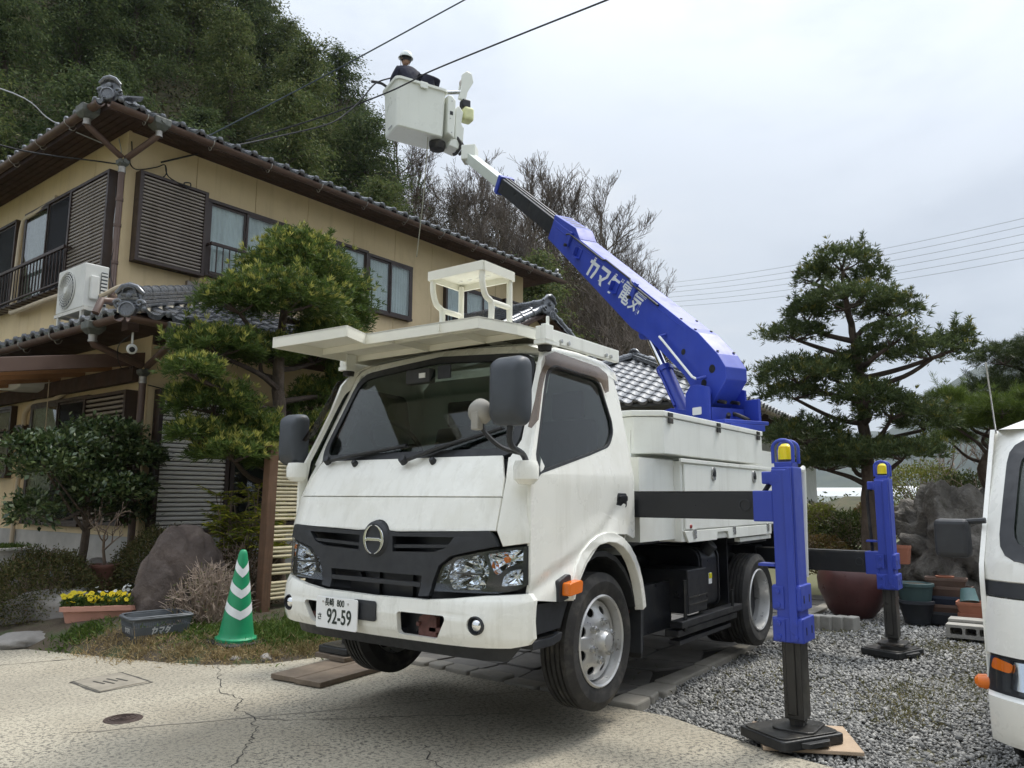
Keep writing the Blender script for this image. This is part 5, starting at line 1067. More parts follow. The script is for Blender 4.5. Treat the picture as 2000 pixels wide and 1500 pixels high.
# awning on the left front
AWN = part(MB().add([(4.60, 9.15, 3.04), (4.60, 9.15, 2.88), (2.2, 9.15, 2.44), (2.2, 9.15, 2.60), (4.60, 9.19, 3.04), (4.60, 9.19, 2.88), (2.2, 9.19, 2.44), (2.2, 9.19, 2.60)], [(0, 1, 2, 3), (7, 6, 5, 4), (0, 4, 5, 1), (3, 2, 6, 7), (0, 3, 7, 4), (1, 5, 6, 2)]), 'awning', BROWN2, bevel=.006)
WOODN = mat('awning_wood', (.25, .13, .06), .7, var=.25, vs=3)
MB().add([(4.46, 9.2, 2.93), (2.2, 9.2, 2.54), (2.2, 14, 2.54), (4.46, 14, 2.93)], [(0, 1, 2, 3)]).build('awning_sheet', glassmat('awning_polycarbonate', (.45, .36, .26), .5, .2), AWN)
for i in range(6): MB().prism([(4.45, 2.86), (2.2, 2.46), (2.2, 2.52), (4.45, 2.92)], 9.9 + i * .75, 9.95 + i * .75, lambda x, z, t: (x, t, z)).build('awning_rafter', WOODN, AWN)
MB().bb(4.38, 4.46, 9.2, 14, 2.66, 2.85).build('awning_ledger', SOFFIT, AWN)
for y, x, z1 in ((10.6, 4.0, 2.15), (12.6, 3.4, 2.1), (12.75, 3.4, 2.0), (12.3, 3.4, 2.2)): MB().tube([(x, y, 2.75), (x + .01, y, z1)], .005, 4).build('blind_cord', PIPEB, AWN)
MB().lathe([(.0, .0), (.022, -.06), (.012, -.1), (.0, -.1)], (4.0, 10.6, 2.16), (0, 0, 1), 8).build('cord_knot', PIPEB, AWN)
# cables fixed on the wall
for P, r_, mm in (([(4.52, YU - .02, 6.0), (4.53, YU - .03, 5.85), (4.52, YU - .02, 5.7), (4.6, YU - .06, 5.62), (4.85, YU - .06, 5.74), (4.95, YU - .10, 5.80), (5.0, YU - .06, 5.70), (4.95, YU - .03, 5.62)], .008, CABLE), ([(4.97, YU - .08, 5.8), (5.02, YU - .1, 5.65), (5.25, YU - .2, 5.55), (5.28, YU - .2, 5.62), (5.20, YU - .18, 5.6), (5.24, YU - .2, 5.52)], .009, CABLE),
                  ([(XW - .02, YU + .25, 6.1), (XW - .05, YU + .05, 5.7), (XW - .1, YU, 4.8), (XW - .08, YU - .02, 4.2), (XW - .12, YU - .05, 3.8)], .007, CABLEW), ([(lx + .05, ly - .02, 2.6), (5.0, YL - .1, 2.55), (5.3, YL - .2, 2.75)], .006, CABLE),
                  ([(XW - .14, YU - .05, 5.3), (XW - .12, YU - .12, 4.6), (XW - .15, YU - .1, 4.2), (XW - .1, YU - .15, 3.9)], .006, CABLE), ([(cam0.x, cam0.y, cam0.z + .05), (cam0.x - .1, cam0.y + .1, cam0.z - .1), (cam0.x + .05, cam0.y + .3, cam0.z - .3), (lx - .04, ly + .05, 2.84)], .005, CABLE)):
    part(MB().tube(curve_pts(P), r_, 6), 'wall_cable', mm, smooth=True)
# ---- outdoor unit on its stand: a thing of its own
AC = thing('outdoor_air_conditioner', 'white outdoor air conditioner unit on a steel stand above the lower tiled roof', 'air conditioner', (4.1, 10.0, 3.3))
bd = MB().prism(rrect(9.65, 10.41, 3.56, 4.11, .02), 3.93, 4.21, lambda y, z, t: (t, y, z)).build('casing', ACW, AC, bevel=.008)
fc = (3.928, 10.13, 3.83)
MB().lathe([(.235, .0), (.235, .003)], (3.9295, 10.13, 3.83), (-1, 0, 0), 32, capped=True).build('fan_recess', GREYPL, bd)
for r_ in (.04, .07, .10, .13, .16, .19, .22, .238): MB().tube([(fc[0] - .008 + (.0 if r_ > .2 else -.008), fc[1] + r_ * math.cos(a), fc[2] + r_ * math.sin(a)) for a in [2 * math.pi * i / 28 for i in range(28)]], .0045, 5, closed=True).build('fan_guard', ACW, bd, True)
for i in range(24):
    a = 2 * math.pi * i / 24; MB().tube([(fc[0] - .014, fc[1] + .05 * math.cos(a), fc[2] + .05 * math.sin(a)), (fc[0] - .008, fc[1] + .235 * math.cos(a + .35), fc[2] + .235 * math.sin(a + .35))], .0035, 4).build('fan_guard', ACW, bd)
MB().lathe([(.048, 0), (.045, .01), (0, .012)], (fc[0] - .012, fc[1], fc[2]), (-1, 0, 0), 20).build('fan_hub', ACW, bd, True)
MB().bb(3.99, 4.10, 9.615, 9.648, 3.66, 3.96).build('valve_cover', ACW, bd, bevel=.015); MB().bb(4.12, 4.19, 9.63, 9.648, 3.60, 4.02).build('side_grille', GREYPL, bd)
for i in range(9): MB().bb(4.118, 4.192, 9.626, 9.632, 3.62 + i * .045, 3.645 + i * .045).build('grille_bar', ACW, bd)
MB().tube(curve_pts([(4.12, 9.62, 3.72), (4.14, 9.52, 3.74), (4.2, 9.40, 3.80), (4.25, 9.3, 3.83)]), .028, 8).build('insulated_pipe', PIPEB, bd, True)
STW = mat('white_stand_rusty', (.62, .60, .54), .5, var=.08, dirt=(.30, .13, .06), damt=.27, ds=14)
sd_ = MB().bb(3.93, 3.97, 9.60, 10.45, 3.515, 3.555).bb(4.17, 4.21, 9.60, 10.45, 3.515, 3.555).bb(3.971, 4.169, 9.62, 9.66, 3.515, 3.555).bb(3.971, 4.169, 10.38, 10.42, 3.515, 3.555).build('stand', STW, AC)
for x, z in ((3.95, 3.36), (4.19, 3.46)):
    for y in (9.70, 10.35): MB().bb(x - .018, x + .018, y - .018, y + .018, z, 3.514).build('stand_leg', STW, sd_)
MB().bb(3.92, 3.96, 9.0, 10.5, 3.335, 3.362).build('stand_rail', STW, sd_)
XF[0] = Matrix.Identity(4)
# ================================================================ ground
def gmat():
    m, t, b = _mat('field_ground'); c = RAMP(t, NZ(t, .06, 5), [(.35, (.16, .14, .08)), (.55, (.10, .12, .045)), (.7, (.22, .17, .11))]); t.links.new(c, b.inputs['Base Color']); b.inputs['Roughness'].default_value = .95; return m
tag(MB().add([(-3000, -3000, -.06), (3000, -3000, -.06), (3000, 3000, -.06), (-3000, 3000, -.06)], [(0, 1, 2, 3)]).build('ground', gmat()), kind='structure')
def concmat():
    m, t, b = _mat('exposed_aggregate_concrete')
    base = RAMP(t, NZ(t, .9, 6, .6), [(.3, (.33, .29, .215)), (.5, (.405, .365, .28)), (.72, (.48, .44, .345))])
    patch = RAMP(t, NZ(t, 1.7, 5, .6), [(.40, (0, 0, 0)), (.66, (1, 1, 1))])
    sp = RAMP(t, NZ(t, 46, 7, .78, stretch=(1, .8, 1)), [(.50, (0, 0, 0)), (.56, (1, 1, 1))]); sp = MIX(t, 1.0, sp, MIX(t, patch, (.62, .62, .62), (1, 1, 1)), 'MULTIPLY')
    c = MIX(t, sp, base, (.085, .078, .066)); gr = RAMP(t, NZ(t, 150, 2), [(.35, (.72, .72, .72)), (.65, (1.12, 1.12, 1.12))]); c = MIX(t, 1.0, c, gr, 'MULTIPLY')
    st = RAMP(t, NZ(t, .55, 4, .6, dist=.6), [(.50, (0, 0, 0)), (.70, (.55, .55, .55))]); c = MIX(t, st, c, (.20, .18, .14))
    t.links.new(c, b.inputs['Base Color']); b.inputs['Roughness'].default_value = .9; BUMP(t, b, NZ(t, 90, 5, .7), .55, .006); return m
edge = [(-4, 9.4), (1.2, 8.6), (2.6, 8.0), (3.05, 7.75), (3.22, 6.95), (3.42, 6.2), (3.66, 5.57), (4.0, 5.25), (4.4, 5.12), (4.85, 5.12), (4.78, 4.5), (4.62, 3.6), (4.50, 2.5), (4.50, 2.1), (4.24, 1.45), (4.05, .6), (3.95, -.6), (3.9, -6)]
DRV = tag(MB().prism(edge + [(-9, -6), (-9, 9.4)], -.2, 0, lambda x, y, t: (x, y, t)).build('concrete_driveway', concmat()), kind='structure')
DARK = mat('crack_dirt', (.055, .05, .042), .95, var=.3)
def strip(name, P, wd, z, m, jit=.012, parent=DRV, seg=9):
    Q = curve_pts([(x, y, z) for x, y in P], seg); V = []
    for i, p in enumerate(Q):
        d = Q[min(i + 1, len(Q) - 1)] - Q[max(i - 1, 0)]; n_ = Vector((-d.y, d.x, 0)).normalized(); j = n_ * rnd.gauss(0, jit); ww = wd * rnd.uniform(.35, 1.3)
        V += [p + j + n_ * ww, p + j - n_ * ww]
    return MB().add(V, [(2 * i, 2 * i + 2, 2 * i + 3, 2 * i + 1) for i in range(len(Q) - 1)]).build(name, m, parent)
strip('crack', [(3.70, 5.50), (3.46, 5.1), (3.24, 4.77), (3.20, 4.5), (3.05, 4.29), (2.97, 4.03), (2.76, 3.74), (2.60, 3.6), (2.43, 3.43), (2.0, 3.1)], .0042, .002, DARK, .012)
strip('crack', [(2.97, 4.03), (3.2, 3.7), (3.6, 3.3), (3.95, 2.9)], .0035, .002, DARK)
strip('crack', [(3.2, 2.9), (3.0, 2.6), (2.8, 2.1), (2.7, 1.8)], .004, .002, DARK)
strip('joint', [(-3, 8.6), (1.8, 7.05), (2.5, 6.9), (3.15, 6.62)], .008, .002, DARK, .004)
strip('joint', [(2.2, 4.6), (3.0, 4.05), (3.8, 3.55), (4.5, 3.1)], .007, .002, mat('joint_sand', (.20, .18, .145), .95), .006)
# drain covers in the concrete
IRON = mat('rusty_cast_iron', (.065, .045, .038), .65, metal=.4, var=.35, vs=30, bump=.5, bs=120)
GRC = mat('concrete_drain_lid', (.24, .215, .17), .9, var=.2, vs=8, bump=.4, bs=60)
mh = tag(MB().lathe([(0, .006), (.085, .006), (.088, .003), (.105, .003), (.108, 0)], (2.515, 4.645, .0015), (0, 0, 1), 32).build('manhole_cover', IRON, None, True), 'small round rusty iron cover set into the concrete', 'manhole cover')
for r_ in (.02, .045, .07): MB().tube([(2.515 + r_ * math.cos(a), 4.645 + r_ * math.sin(a), .0085) for a in [2 * math.pi * i / 20 for i in range(20)]], .004, 4, closed=True).build('cast_ring', IRON, mh)
A_, B_, D_ = Vector((2.77, 5.81, 0)), Vector((3.11, 5.83, 0)), Vector((2.745, 5.39, 0))
gl = MB().add([A_ + Vector((0, 0, .008)), B_ + Vector((0, 0, .008)), B_ + D_ - A_ + Vector((0, 0, .008)), D_ + Vector((0, 0, .008)), A_, B_, B_ + D_ - A_, D_], [(0, 3, 2, 1), (0, 1, 5, 4), (1, 2, 6, 5), (2, 3, 7, 6), (3, 0, 4, 7)]).build('drain_lid', GRC, None, bevel=.006)
tag(gl, 'square concrete drain lid with slots near the flower planter', 'drain cover')
for i in range(4):
    o_ = A_ + (B_ - A_) * (.28 + .14 * i) + (D_ - A_) * (.3 + .12 * (i % 2)); MB().box(o_ + (D_ - A_) * .15 + Vector((0, 0, .0095)), (.014, .13, .003), Matrix.Rotation(R(4), 3, 'Z')).build('slot', DARK, gl)
for _a, _b in (((2.755, 5.83), (3.125, 5.85)), ((3.125, 5.85), (3.10, 5.37)), ((3.10, 5.37), (2.73, 5.375)), ((2.73, 5.375), (2.755, 5.83))): strip('lid_gap', [_a, _b], .010, .002, DARK, .002, DRV, 8)
# ---- flagstone path under the truck
FL = tag(MB().bb(4.52, 11, 2.50, 5.0, -.05, -.012).build('path', mat('path_joint_soil', (.045, .04, .032), .95, var=.3)), kind='structure')
FST = mat('flagstone', (.15, .14, .125), .8, var=.3, vs=2.5, bump=.3, bs=40)
nx, ny = 14, 6; gp = [[(4.60 + i * .46 + rnd.uniform(-.11, .11), 2.60 + j * .42 + rnd.uniform(-.10, .10)) for j in range(ny + 1)] for i in range(nx + 1)]
for i in range(nx):
    for j in range(ny):
        q = [gp[i][j], gp[i + 1][j], gp[i + 1][j + 1], gp[i][j + 1]]; c = Vector((sum(p[0] for p in q) / 4, sum(p[1] for p in q) / 4))
        q = fillet([tuple(c + (Vector(p) - c) * .94) for p in q], .05, 2)
        MB().prism(q, -.04, .004 + rnd.uniform(-.006, .008), lambda x, y, t: (x, y, t)).build('flagstone', FST, FL, bevel=.006)
KS = mat('kerb_stone', (.27, .25, .21), .85, var=.2, vs=4, bump=.4, bs=50)
KB = tag(MB().bb(4.55, 11, 2.43, 2.53, -.08, -.02).build('kerb', DARK), kind='structure')
x = 4.50; yk = 2.42
while x < 10.5:
    L = rnd.uniform(.16, .26) if x < 5.0 else rnd.uniform(.45, .75); w2 = .075 if x > 5 else .10
    q = fillet([(x + .008, yk - w2 + rnd.uniform(-.015, .015)), (x + L, yk - w2 + rnd.uniform(-.015, .015) + .015), (x + L, yk + w2 + rnd.uniform(-.015, .015)), (x + .008, yk + w2 + rnd.uniform(-.015, .015))], .025, 2)
    MB().prism(q, -.06, .022 + rnd.uniform(-.006, .01), lambda a, b, t: (a, b, t)).build('kerb_stone', KS, KB, bevel=.012); x += L + .008; yk += .012 * L / .4
y = 2.62
while y < 4.95:
    L = rnd.uniform(.16, .34); xk = 4.62 + .13 * (y - 2.6) / 2
    q = fillet([(xk - .09 + rnd.uniform(-.02, .02), y), (xk + .07, y + rnd.uniform(-.01, .01)), (xk + .08, y + L), (xk - .08 + rnd.uniform(-.02, .02), y + L)], .03, 2)
    MB().prism(q, -.06, .022 + rnd.uniform(-.008, .01), lambda a, b, t: (a, b, t)).build('kerb_stone', KS, KB, bevel=.012); y += L + .012
# ---- gravel yard
def gravmat(name, lo, hi):
    m, t, b = _mat(name); g = t.nodes.new('ShaderNodeNewGeometry'); c = RAMP(t, g.outputs['Random Per Island'], [(0, lo), (.5, [(a + b_) / 2 * .9 for a, b_ in zip(lo, hi)]), (.92, hi), (1, (.42, .41, .38))])
    t.links.new(c, b.inputs['Base Color']); b.inputs['Roughness'].default_value = .85; return m
GB, _t, _b = _mat('gravel_bed')
_c = RAMP(_t, NZ(_t, 55, 4, .7), [(.35, (.045, .045, .045)), (.5, (.13, .13, .125)), (.66, (.25, .245, .23))]); _c = MIX(_t, RAMP(_t, NZ(_t, 1.1, 5), [(.52, (0, 0, 0)), (.66, (1, 1, 1))]), _c, (.12, .11, .05)); _t.links.new(_c, _b.inputs['Base Color']); _b.inputs['Roughness'].default_value = .95; BUMP(_t, _b, NZ(_t, 55, 4, .7), 1.0, .02)
tag(MB().add([(4.0, -9, -.03), (24, -9, -.03), (24, 2.6, -.03), (4.0, 2.6, -.03)], [(0, 1, 2, 3)]).build('gravel_yard', GB), kind='structure')
def in_gravel(P):
    x, y = P[:, 0], P[:, 1]; xe = np.interp(y, [-6, -.6, .6, 1.45, 2.1, 2.5], [3.93, 3.98, 4.08, 4.28, 4.55, 4.6]); return (x > xe) & (y < 2.36 + .03 * (x - 4.5)) & (y > -.9 - .0 * x)
def stones(n, x0, x1, y0, y1, r0, r1):
    P = np.column_stack([npr.uniform(x0, x1, n), npr.uniform(y0, y1, n), np.zeros(n)]); P = P[in_gravel(P)]; n = len(P); r = npr.uniform(r0, r1, n)
    P[:, 2] = -.025 + r * .25 + .012 * np.sin(P[:, 0] * 3.1) * np.cos(P[:, 1] * 4.3) + npr.random(n) * .008
    base = np.array([[1, 0, 0], [-1, 0, 0], [0, 1, 0], [0, -1, 0], [0, 0, 1], [0, 0, -1.]]); V = base[None] * (1 + npr.uniform(-.35, .35, (n, 6, 1))) + npr.normal(size=(n, 6, 3)) * .16
    V *= npr.uniform(.6, 1.2, (n, 1, 3)) * np.array([1, 1, .7]); a = npr.uniform(0, 6.28, n); c, s = np.cos(a)[:, None], np.sin(a)[:, None]
    V = np.stack([V[..., 0] * c - V[..., 1] * s, V[..., 0] * s + V[..., 1] * c, V[..., 2]], -1); return P[:, None] + V * r[:, None, None]
GV = np.concatenate([stones(26000, 4.0, 6.6, -.6, 2.5, .008, .018), stones(22000, 6.4, 11, -.9, 2.6, .011, .022), stones(500, 4, 9, -.5, 2.5, .02, .035)]); n = len(GV)
oc = np.array([[0, 2, 4], [2, 1, 4], [1, 3, 4], [3, 0, 4], [2, 0, 5], [1, 2, 5], [3, 1, 5], [0, 3, 5]]); Fc = (oc[None] + 6 * np.arange(n)[:, None, None]).reshape(-1, 3)
me = bpy.data.meshes.new('gravel'); me.vertices.add(6 * n); me.vertices.foreach_set('co', GV.astype(np.float32).ravel()); me.loops.add(len(Fc) * 3); me.loops.foreach_set('vertex_index', Fc.astype(np.int32).ravel()); me.polygons.add(len(Fc)); me.polygons.foreach_set('loop_start', np.arange(0, len(Fc) * 3, 3, dtype=np.int32)); me.update(calc_edges=True)
o = bpy.data.objects.new('gravel', me); COL.objects.link(o); me.materials.append(gravmat('gravel_stone', (.13, .13, .125), (.37, .36, .335))); tag(o, 'grey crushed gravel covering the yard beside the truck', 'gravel', kind='stuff')
# ---- garden bed
SOIL, _t, _b = _mat('garden_soil')
_c = RAMP(_t, NZ(_t, 3, 6, .7), [(.3, (.05, .038, .025)), (.5, (.085, .066, .042)), (.62, (.055, .075, .028)), (.75, (.16, .13, .085))]); _t.links.new(_c, _b.inputs['Base Color']); _b.inputs['Roughness'].default_value = .95; BUMP(_t, _b, NZ(_t, 30, 6, .7), .8, .03)
def gz_(x, y):
    e = np.interp(x, [-6, 1.2, 2.6, 3.05, 3.22, 3.42, 3.66, 4.0, 4.4, 5.5, 12], [9.2, 8.55, 7.95, 7.6, 6.9, 6.15, 5.5, 5.2, 5.08, 5.08, 5.0]); d = np.maximum(0, y - e)
    return np.minimum(.36, .13 * d ** .8) * (1 + .12 * np.sin(x * 2.3) * np.cos(y * 1.9)) - .02
gx_ = np.linspace(-6, 12, 73); gy_ = np.linspace(5.05, 20, 61); X_, Y_ = np.meshgrid(gx_, gy_, indexing='ij'); e_ = np.interp(gx_, [-6, 1.2, 2.6, 3.05, 3.22, 3.42, 3.66, 4.0, 4.4, 12], [9.2, 8.55, 7.95, 7.7, 6.9, 6.15, 5.5, 5.2, 5.08, 5.02])
Y_ = e_[:, None] + (20 - e_[:, None]) * (np.linspace(0, 1, 61)[None] ** 1.6); Z_ = gz_(X_, Y_)
tag(MB().add(list(zip(X_.ravel(), Y_.ravel(), Z_.ravel() + .012)), [(i * 61 + j, (i + 1) * 61 + j, (i + 1) * 61 + j + 1, i * 61 + j + 1) for i in range(72) for j in range(60)]).build('garden_bed', SOIL, None, True, sharp=0), kind='structure')
MB_G = lambda x, y: float(gz_(np.array([x]), np.array([y]))[0]) + .012
# grass and weeds: nobody could count the blades
def blades(name, pts, L, W, m, label, lean=.5):
    n = len(pts); D = unit(np.column_stack([npr.normal(size=(n, 2)) * lean, np.ones(n)])); o = leaf_obj(name, pts, D, npr.uniform(*L, n), npr.uniform(*W, n), m, curl=2.0); tag(o, label, 'grass', kind='stuff'); return o
def onbed(P): return np.column_stack([P[:, 0], P[:, 1], gz_(P[:, 0], P[:, 1]) + .01])
DRYG = leafmat('dry_straw_grass', [(.20, .14, .065), (.34, .25, .12), (.46, .35, .19)], .8, .2); GREENG = leafmat('green_weeds', [(.045, .085, .012), (.09, .15, .025), (.16, .20, .05)], .6, .3)
cl = []
for (cx_, cy_, sp, k) in ((3.52, 6.30, .12, 700), (3.66, 5.92, .10, 500), (3.85, 5.62, .09, 700), (4.05, 5.42, .08, 500), (4.35, 5.3, .09, 500), (4.6, 5.28, .12, 500), (3.42, 6.7, .12, 500), (4.2, 5.55, .2, 500), (3.9, 6.0, .15, 400)):
    cl.append(np.column_stack([npr.normal(cx_, sp, k), npr.normal(cy_, sp, k)]))
blades('dry_grass', onbed(np.concatenate(cl)), (.03, .09), (.004, .008), DRYG, 'dry straw-coloured grass along the edge of the garden bed', 1.1)
cl = [np.column_stack([npr.normal(cx_, sp, k), npr.normal(cy_, sp * .8, k)]) for (cx_, cy_, sp, k) in ((4.55, 5.75, .28, 2600), (4.9, 5.9, .25, 2200), (5.1, 5.5, .22, 1400), (4.25, 6.0, .22, 1200), (3.42, 7.05, .12, 700), (4.0, 6.3, .2, 700), (5.4, 5.9, .3, 1500), (4.4, 7.0, .3, 700))]
blades('green_grass', onbed(np.concatenate(cl)), (.03, .085), (.006, .016), GREENG, 'short green weeds and clover under the front of the truck', 1.0)
cl = [np.column_stack([npr.normal(cx_, sp, k), npr.normal(cy_, sp * .7, k), np.full(k, -.01)]) for (cx_, cy_, sp, k) in ((6.0, 1.0, .30, 700), (5.4, .95, .2, 350), (6.6, .55, .25, 600), (8.0, 1.05, .25, 500), (5.9, 1.9, .5, 450), (7.4, .55, .3, 450), (8.6, 2.3, .5, 800))]
blades('yard_weeds', np.concatenate(cl), (.02, .06), (.004, .009), leafmat('yard_weed', [(.09, .09, .03), (.17, .16, .06), (.27, .22, .11)], .7, .3), 'sparse weeds growing through the gravel', 1.2)
# ================================================================ garden things
ROCKM = mat('dark_garden_rock', (.080, .060, .050), .85, var=.3, vs=3, bump=.8, bs=16, bd=.03, dirt=(.15, .12, .10), damt=.38, ds=3)
ROCKG = mat('grey_flat_rock', (.23, .215, .195), .9, var=.25, vs=3, bump=.7, bs=18, bd=.02)
ROCKV = mat('volcanic_rock', (.175, .16, .14), .95, var=.35, vs=4, bump=1.0, bs=9, bd=.08, dirt=(.07, .065, .05), damt=.4, ds=3.5)
tag(rock('standing_rock', (4.32, 7.10, .36), (.46, .34, .66), ROCKM, 6, 5, .13, 1.1, rot=.3), 'large dark brown rounded boulder standing among the clipped shrubs', 'boulder')
tag(rock('flat_rock', (3.62, 7.95, .12), (.62, .28, .30), ROCKG, 8, 4, .2, 1.4, rot=-.75), 'low grey sloping rock behind the pink flower planter', 'rock')
tag(rock('flat_rock', (3.15, 7.55, .02), (.30, .18, .10), ROCKG, 5, 4, .2, 1.4, rot=-.4), 'small flat grey rock at the left edge of the bed', 'rock')
for i, (x, y, r_) in enumerate(((3.86, 5.50, .05), (4.02, 5.34, .06), (4.50, 5.16, .055), (4.64, 5.17, .075), (4.80, 5.15, .09), (4.96, 5.12, .08), (5.12, 5.13, .07), (5.3, 5.1, .08))):
    tag(rock('edging_stone', (x, y, r_ * .35), (r_ * 1.1, r_ * .8, r_ * .6), ROCKG, 20 + i, 3, .3, 1.5, rot=i), 'rough grey stone edging the garden bed beside the concrete', 'stone', 'edging stones of the garden bed')
# ---- trees and shrubs
BARK = mat('grey_brown_bark', (.115, .085, .062), .95, var=.35, vs=6, bump=1.0, bs=30, bd=.02, streak=((.22, .18, .15), 8, .5, .6))
BARKD = mat('dark_bark', (.07, .05, .038), .95, var=.3, vs=8, bump=.8, bs=30, bd=.015)
TWIG = mat('bare_twig', (.22, .165, .125), .9, var=.25, vs=8)
PODO = leafmat('podocarpus_leaf', [(.055, .095, .022), (.10, .155, .035), (.165, .21, .055)], .5, .35)
PODOY = leafmat('podocarpus_young_leaf', [(.26, .28, .05), (.40, .40, .10), (.52, .48, .15)], .5, .35)
CAMEL = leafmat('camellia_leaf', [(.030, .060, .022), (.065, .105, .036), (.11, .15, .055), (.19, .22, .09)], .3, .15, .5)
AZAL = leafmat('azalea_leaf', [(.055, .065, .022), (.10, .11, .035), (.16, .145, .055), (.18, .12, .06)], .6, .25)
NANDI = leafmat('nandina_leaf', [(.12, .18, .025), (.30, .34, .045), (.60, .54, .07)], .5, .3)
def niwaki(name, label, pads, trunk, leafm, youngm, base, L, Wd, per, young, seed, limb=.035, dens=900, lean=.75, leafk=9, cat='tree'):
    t = thing(name, label, cat, (trunk[0][0], trunk[0][1], trunk[0][2]))
    rn = random.Random(seed); P = [Vector(p[:3]) for p in trunk]; Q = curve_pts(P, 5); k = len(Q)
    rr = [lerp(i / (k - 1), [(j / (len(trunk) - 1), trunk[j][3]) for j in range(len(trunk))]) for i in range(k)]
    MB().tube([q + Vector((rn.gauss(0, .006), rn.gauss(0, .006), 0)) for q in Q], rr, 12).build('trunk', BARK, t, True)
    m = MB()
    for c in pads:
        c0 = Vector(c[:3]); tq = min(Q, key=lambda q: abs(q.z - (c0.z - .35)) + .2 * (q - c0).length); mid = (tq + c0) / 2 + Vector((rn.gauss(0, .06), rn.gauss(0, .06), rn.uniform(-.12, .02)))
        m.tube(curve_pts([tq, mid, c0 - Vector((0, 0, c[4] * .5))], 4), [limb * (1.15 - .075 * i) for i in range(9)], 7)
        for j in range(5):
            e = c0 + Vector((rn.uniform(-.7, .7) * c[3], rn.uniform(-.7, .7) * c[3], rn.uniform(-.2, .4) * c[4])); m.tube([c0 - Vector((0, 0, c[4] * .5)), (c0 + e) / 2 - Vector((0, 0, c[4] * .3)), e], [limb * .45, limb * .3, limb * .12], 5)
    m.build('limb', BARKD, t, True)
    PP = []; AA = []
    for c in pads:
        n = int(dens * c[3] * (c[3] + c[4]) * 2.2) + 40; p, a = pad_points(c[:3], c[3] * 1.08, c[4] * 1.15, n); PP.append(p); AA.append(a)
        j = rn.randint(2, 4)
        for _ in range(j):                                # shoots that break the outline
            th = rn.uniform(0, 6.28); s0 = np.array(c[:3]) + np.array([math.cos(th) * c[3] * rn.uniform(.4, 1.0), math.sin(th) * c[3] * rn.uniform(.4, 1.0), c[4] * rn.uniform(.2, .9)]); h = rn.uniform(.08, .22); q = s0 + np.linspace(0, 1, 8)[:, None] * np.array([rn.gauss(0, .05), rn.gauss(0, .05), h]); PP.append(q); AA.append(np.tile([[0, 0, 1.]], (8, 1)))
    PP = np.concatenate(PP); AA = np.concatenate(AA); ym = npr.random(len(PP)) < young * (AA[:, 2] > .55)
    p, d = rosettes(PP[~ym], AA[~ym], leafk, lean); leaf_obj('crown', p, d, npr.uniform(L * .7, L * 1.2, len(p)), Wd, leafm, t, droop=.12)
    p, d = rosettes(PP[ym] + np.array([[0, 0, .03]]), AA[ym], leafk, .6); leaf_obj('young_shoots', p, d, npr.uniform(L * .6, L * 1.0, len(p)), Wd * 1.1, youngm, t)
    return t
padsP = [(5.80, 7.5, 4.0, .55, .34), (4.86, 7.2, 3.38, .36, .22), (6.57, 7.8, 3.95, .48, .36), (5.39, 7.1, 3.50, .55, .26), (6.95, 7.9, 3.68, .32, .26), (6.30, 7.9, 4.42, .40, .2), (5.70, 7.4, 4.28, .30, .18), (4.72, 7.3, 2.87, .44, .17), (4.25, 7.0, 2.53, .25, .12), (5.45, 7.6, 2.95, .40, .2), (6.4, 7.8, 3.10, .36, .2), (4.7, 7.3, 2.26, .41, .2), (4.42, 7.2, 1.91, .23, .13), (5.10, 7.2, 1.96, .38, .2), (4.77, 7.0, 1.74, .36, .17), (6.5, 7.9, 2.49, .3, .26), (6.17, 7.5, 2.04, .28, .22), (5.32, 7.0, 1.68, .33, .17), (6.26, 7.4, 3.31, .36, .2), (6.9, 7.7, 2.75, .3, .25), (7.3, 7.9, 2.3, .35, .3)]
niwaki('garden_tree', 'tall shaped evergreen with yellow young shoots in front of the house', padsP, [(5.74, 7.5, .25, .105), (5.72, 7.5, 1.24, .09), (5.70, 7.5, 1.95, .082), (5.64, 7.5, 2.67, .07), (5.65, 7.5, 3.23, .05), (5.69, 7.5, 4.0, .025)], PODO, PODOY, None, .085, .012, 0, .22, 11, dens=1500)
padsR = [(10.5, 2.25, 4.37, .38, .2), (10.4, 2.58, 4.20, .24, .13), (10.6, 1.93, 4.15, .2, .14), (10.3, 2.2, 3.78, .58, .17), (10.6, 1.69, 3.67, .32, .16), (10.2, 2.66, 3.66, .26, .15), (10.2, 2.80, 3.42, .38, .12), (10.2, 1.68, 3.25, .30, .18), (10.7, 2.01, 3.12, .32, .12), (10.4, 1.27, 3.06, .40, .16), (10.5, .95, 3.18, .15, .14), (10.0, 2.72, 2.84, .52, .2), (10.5, 2.40, 2.90, .32, .18), (10.2, 2.86, 2.64, .38, .11), (10.0, 1.97, 2.52, .35, .16), (10.2, 2.75, 2.10, .47, .19), (10.3, 1.75, 2.36, .36, .2), (10.7, 1.45, 2.25, .36, .2), (10.3, 2.25, 1.86, .52, .14), (10.2, 1.65, 1.83, .45, .14), (10.4, 2.55, 1.72, .46, .12)]
PODR = leafmat('podocarpus_dark_leaf', [(.055, .082, .034), (.095, .13, .046), (.15, .18, .065)], .5, .25)
niwaki('garden_tree', 'tall cloud-pruned dark evergreen behind the outriggers on the right', padsR, [(10.5, 2.12, .0, .13), (10.5, 2.12, .7, .10), (10.5, 2.09, 1.45, .085), (10.5, 2.1, 2.1, .07), (10.5, 2.11, 2.82, .06), (10.5, 2.17, 3.43, .045), (10.5, 2.24, 4.0, .03), (10.5, 2.24, 4.35, .02)], PODR, leafmat('podo_tip', [(.10, .12, .03), (.20, .20, .05), (.30, .27, .08)], .5, .35), None, .085, .012, 0, .09, 5, dens=820)
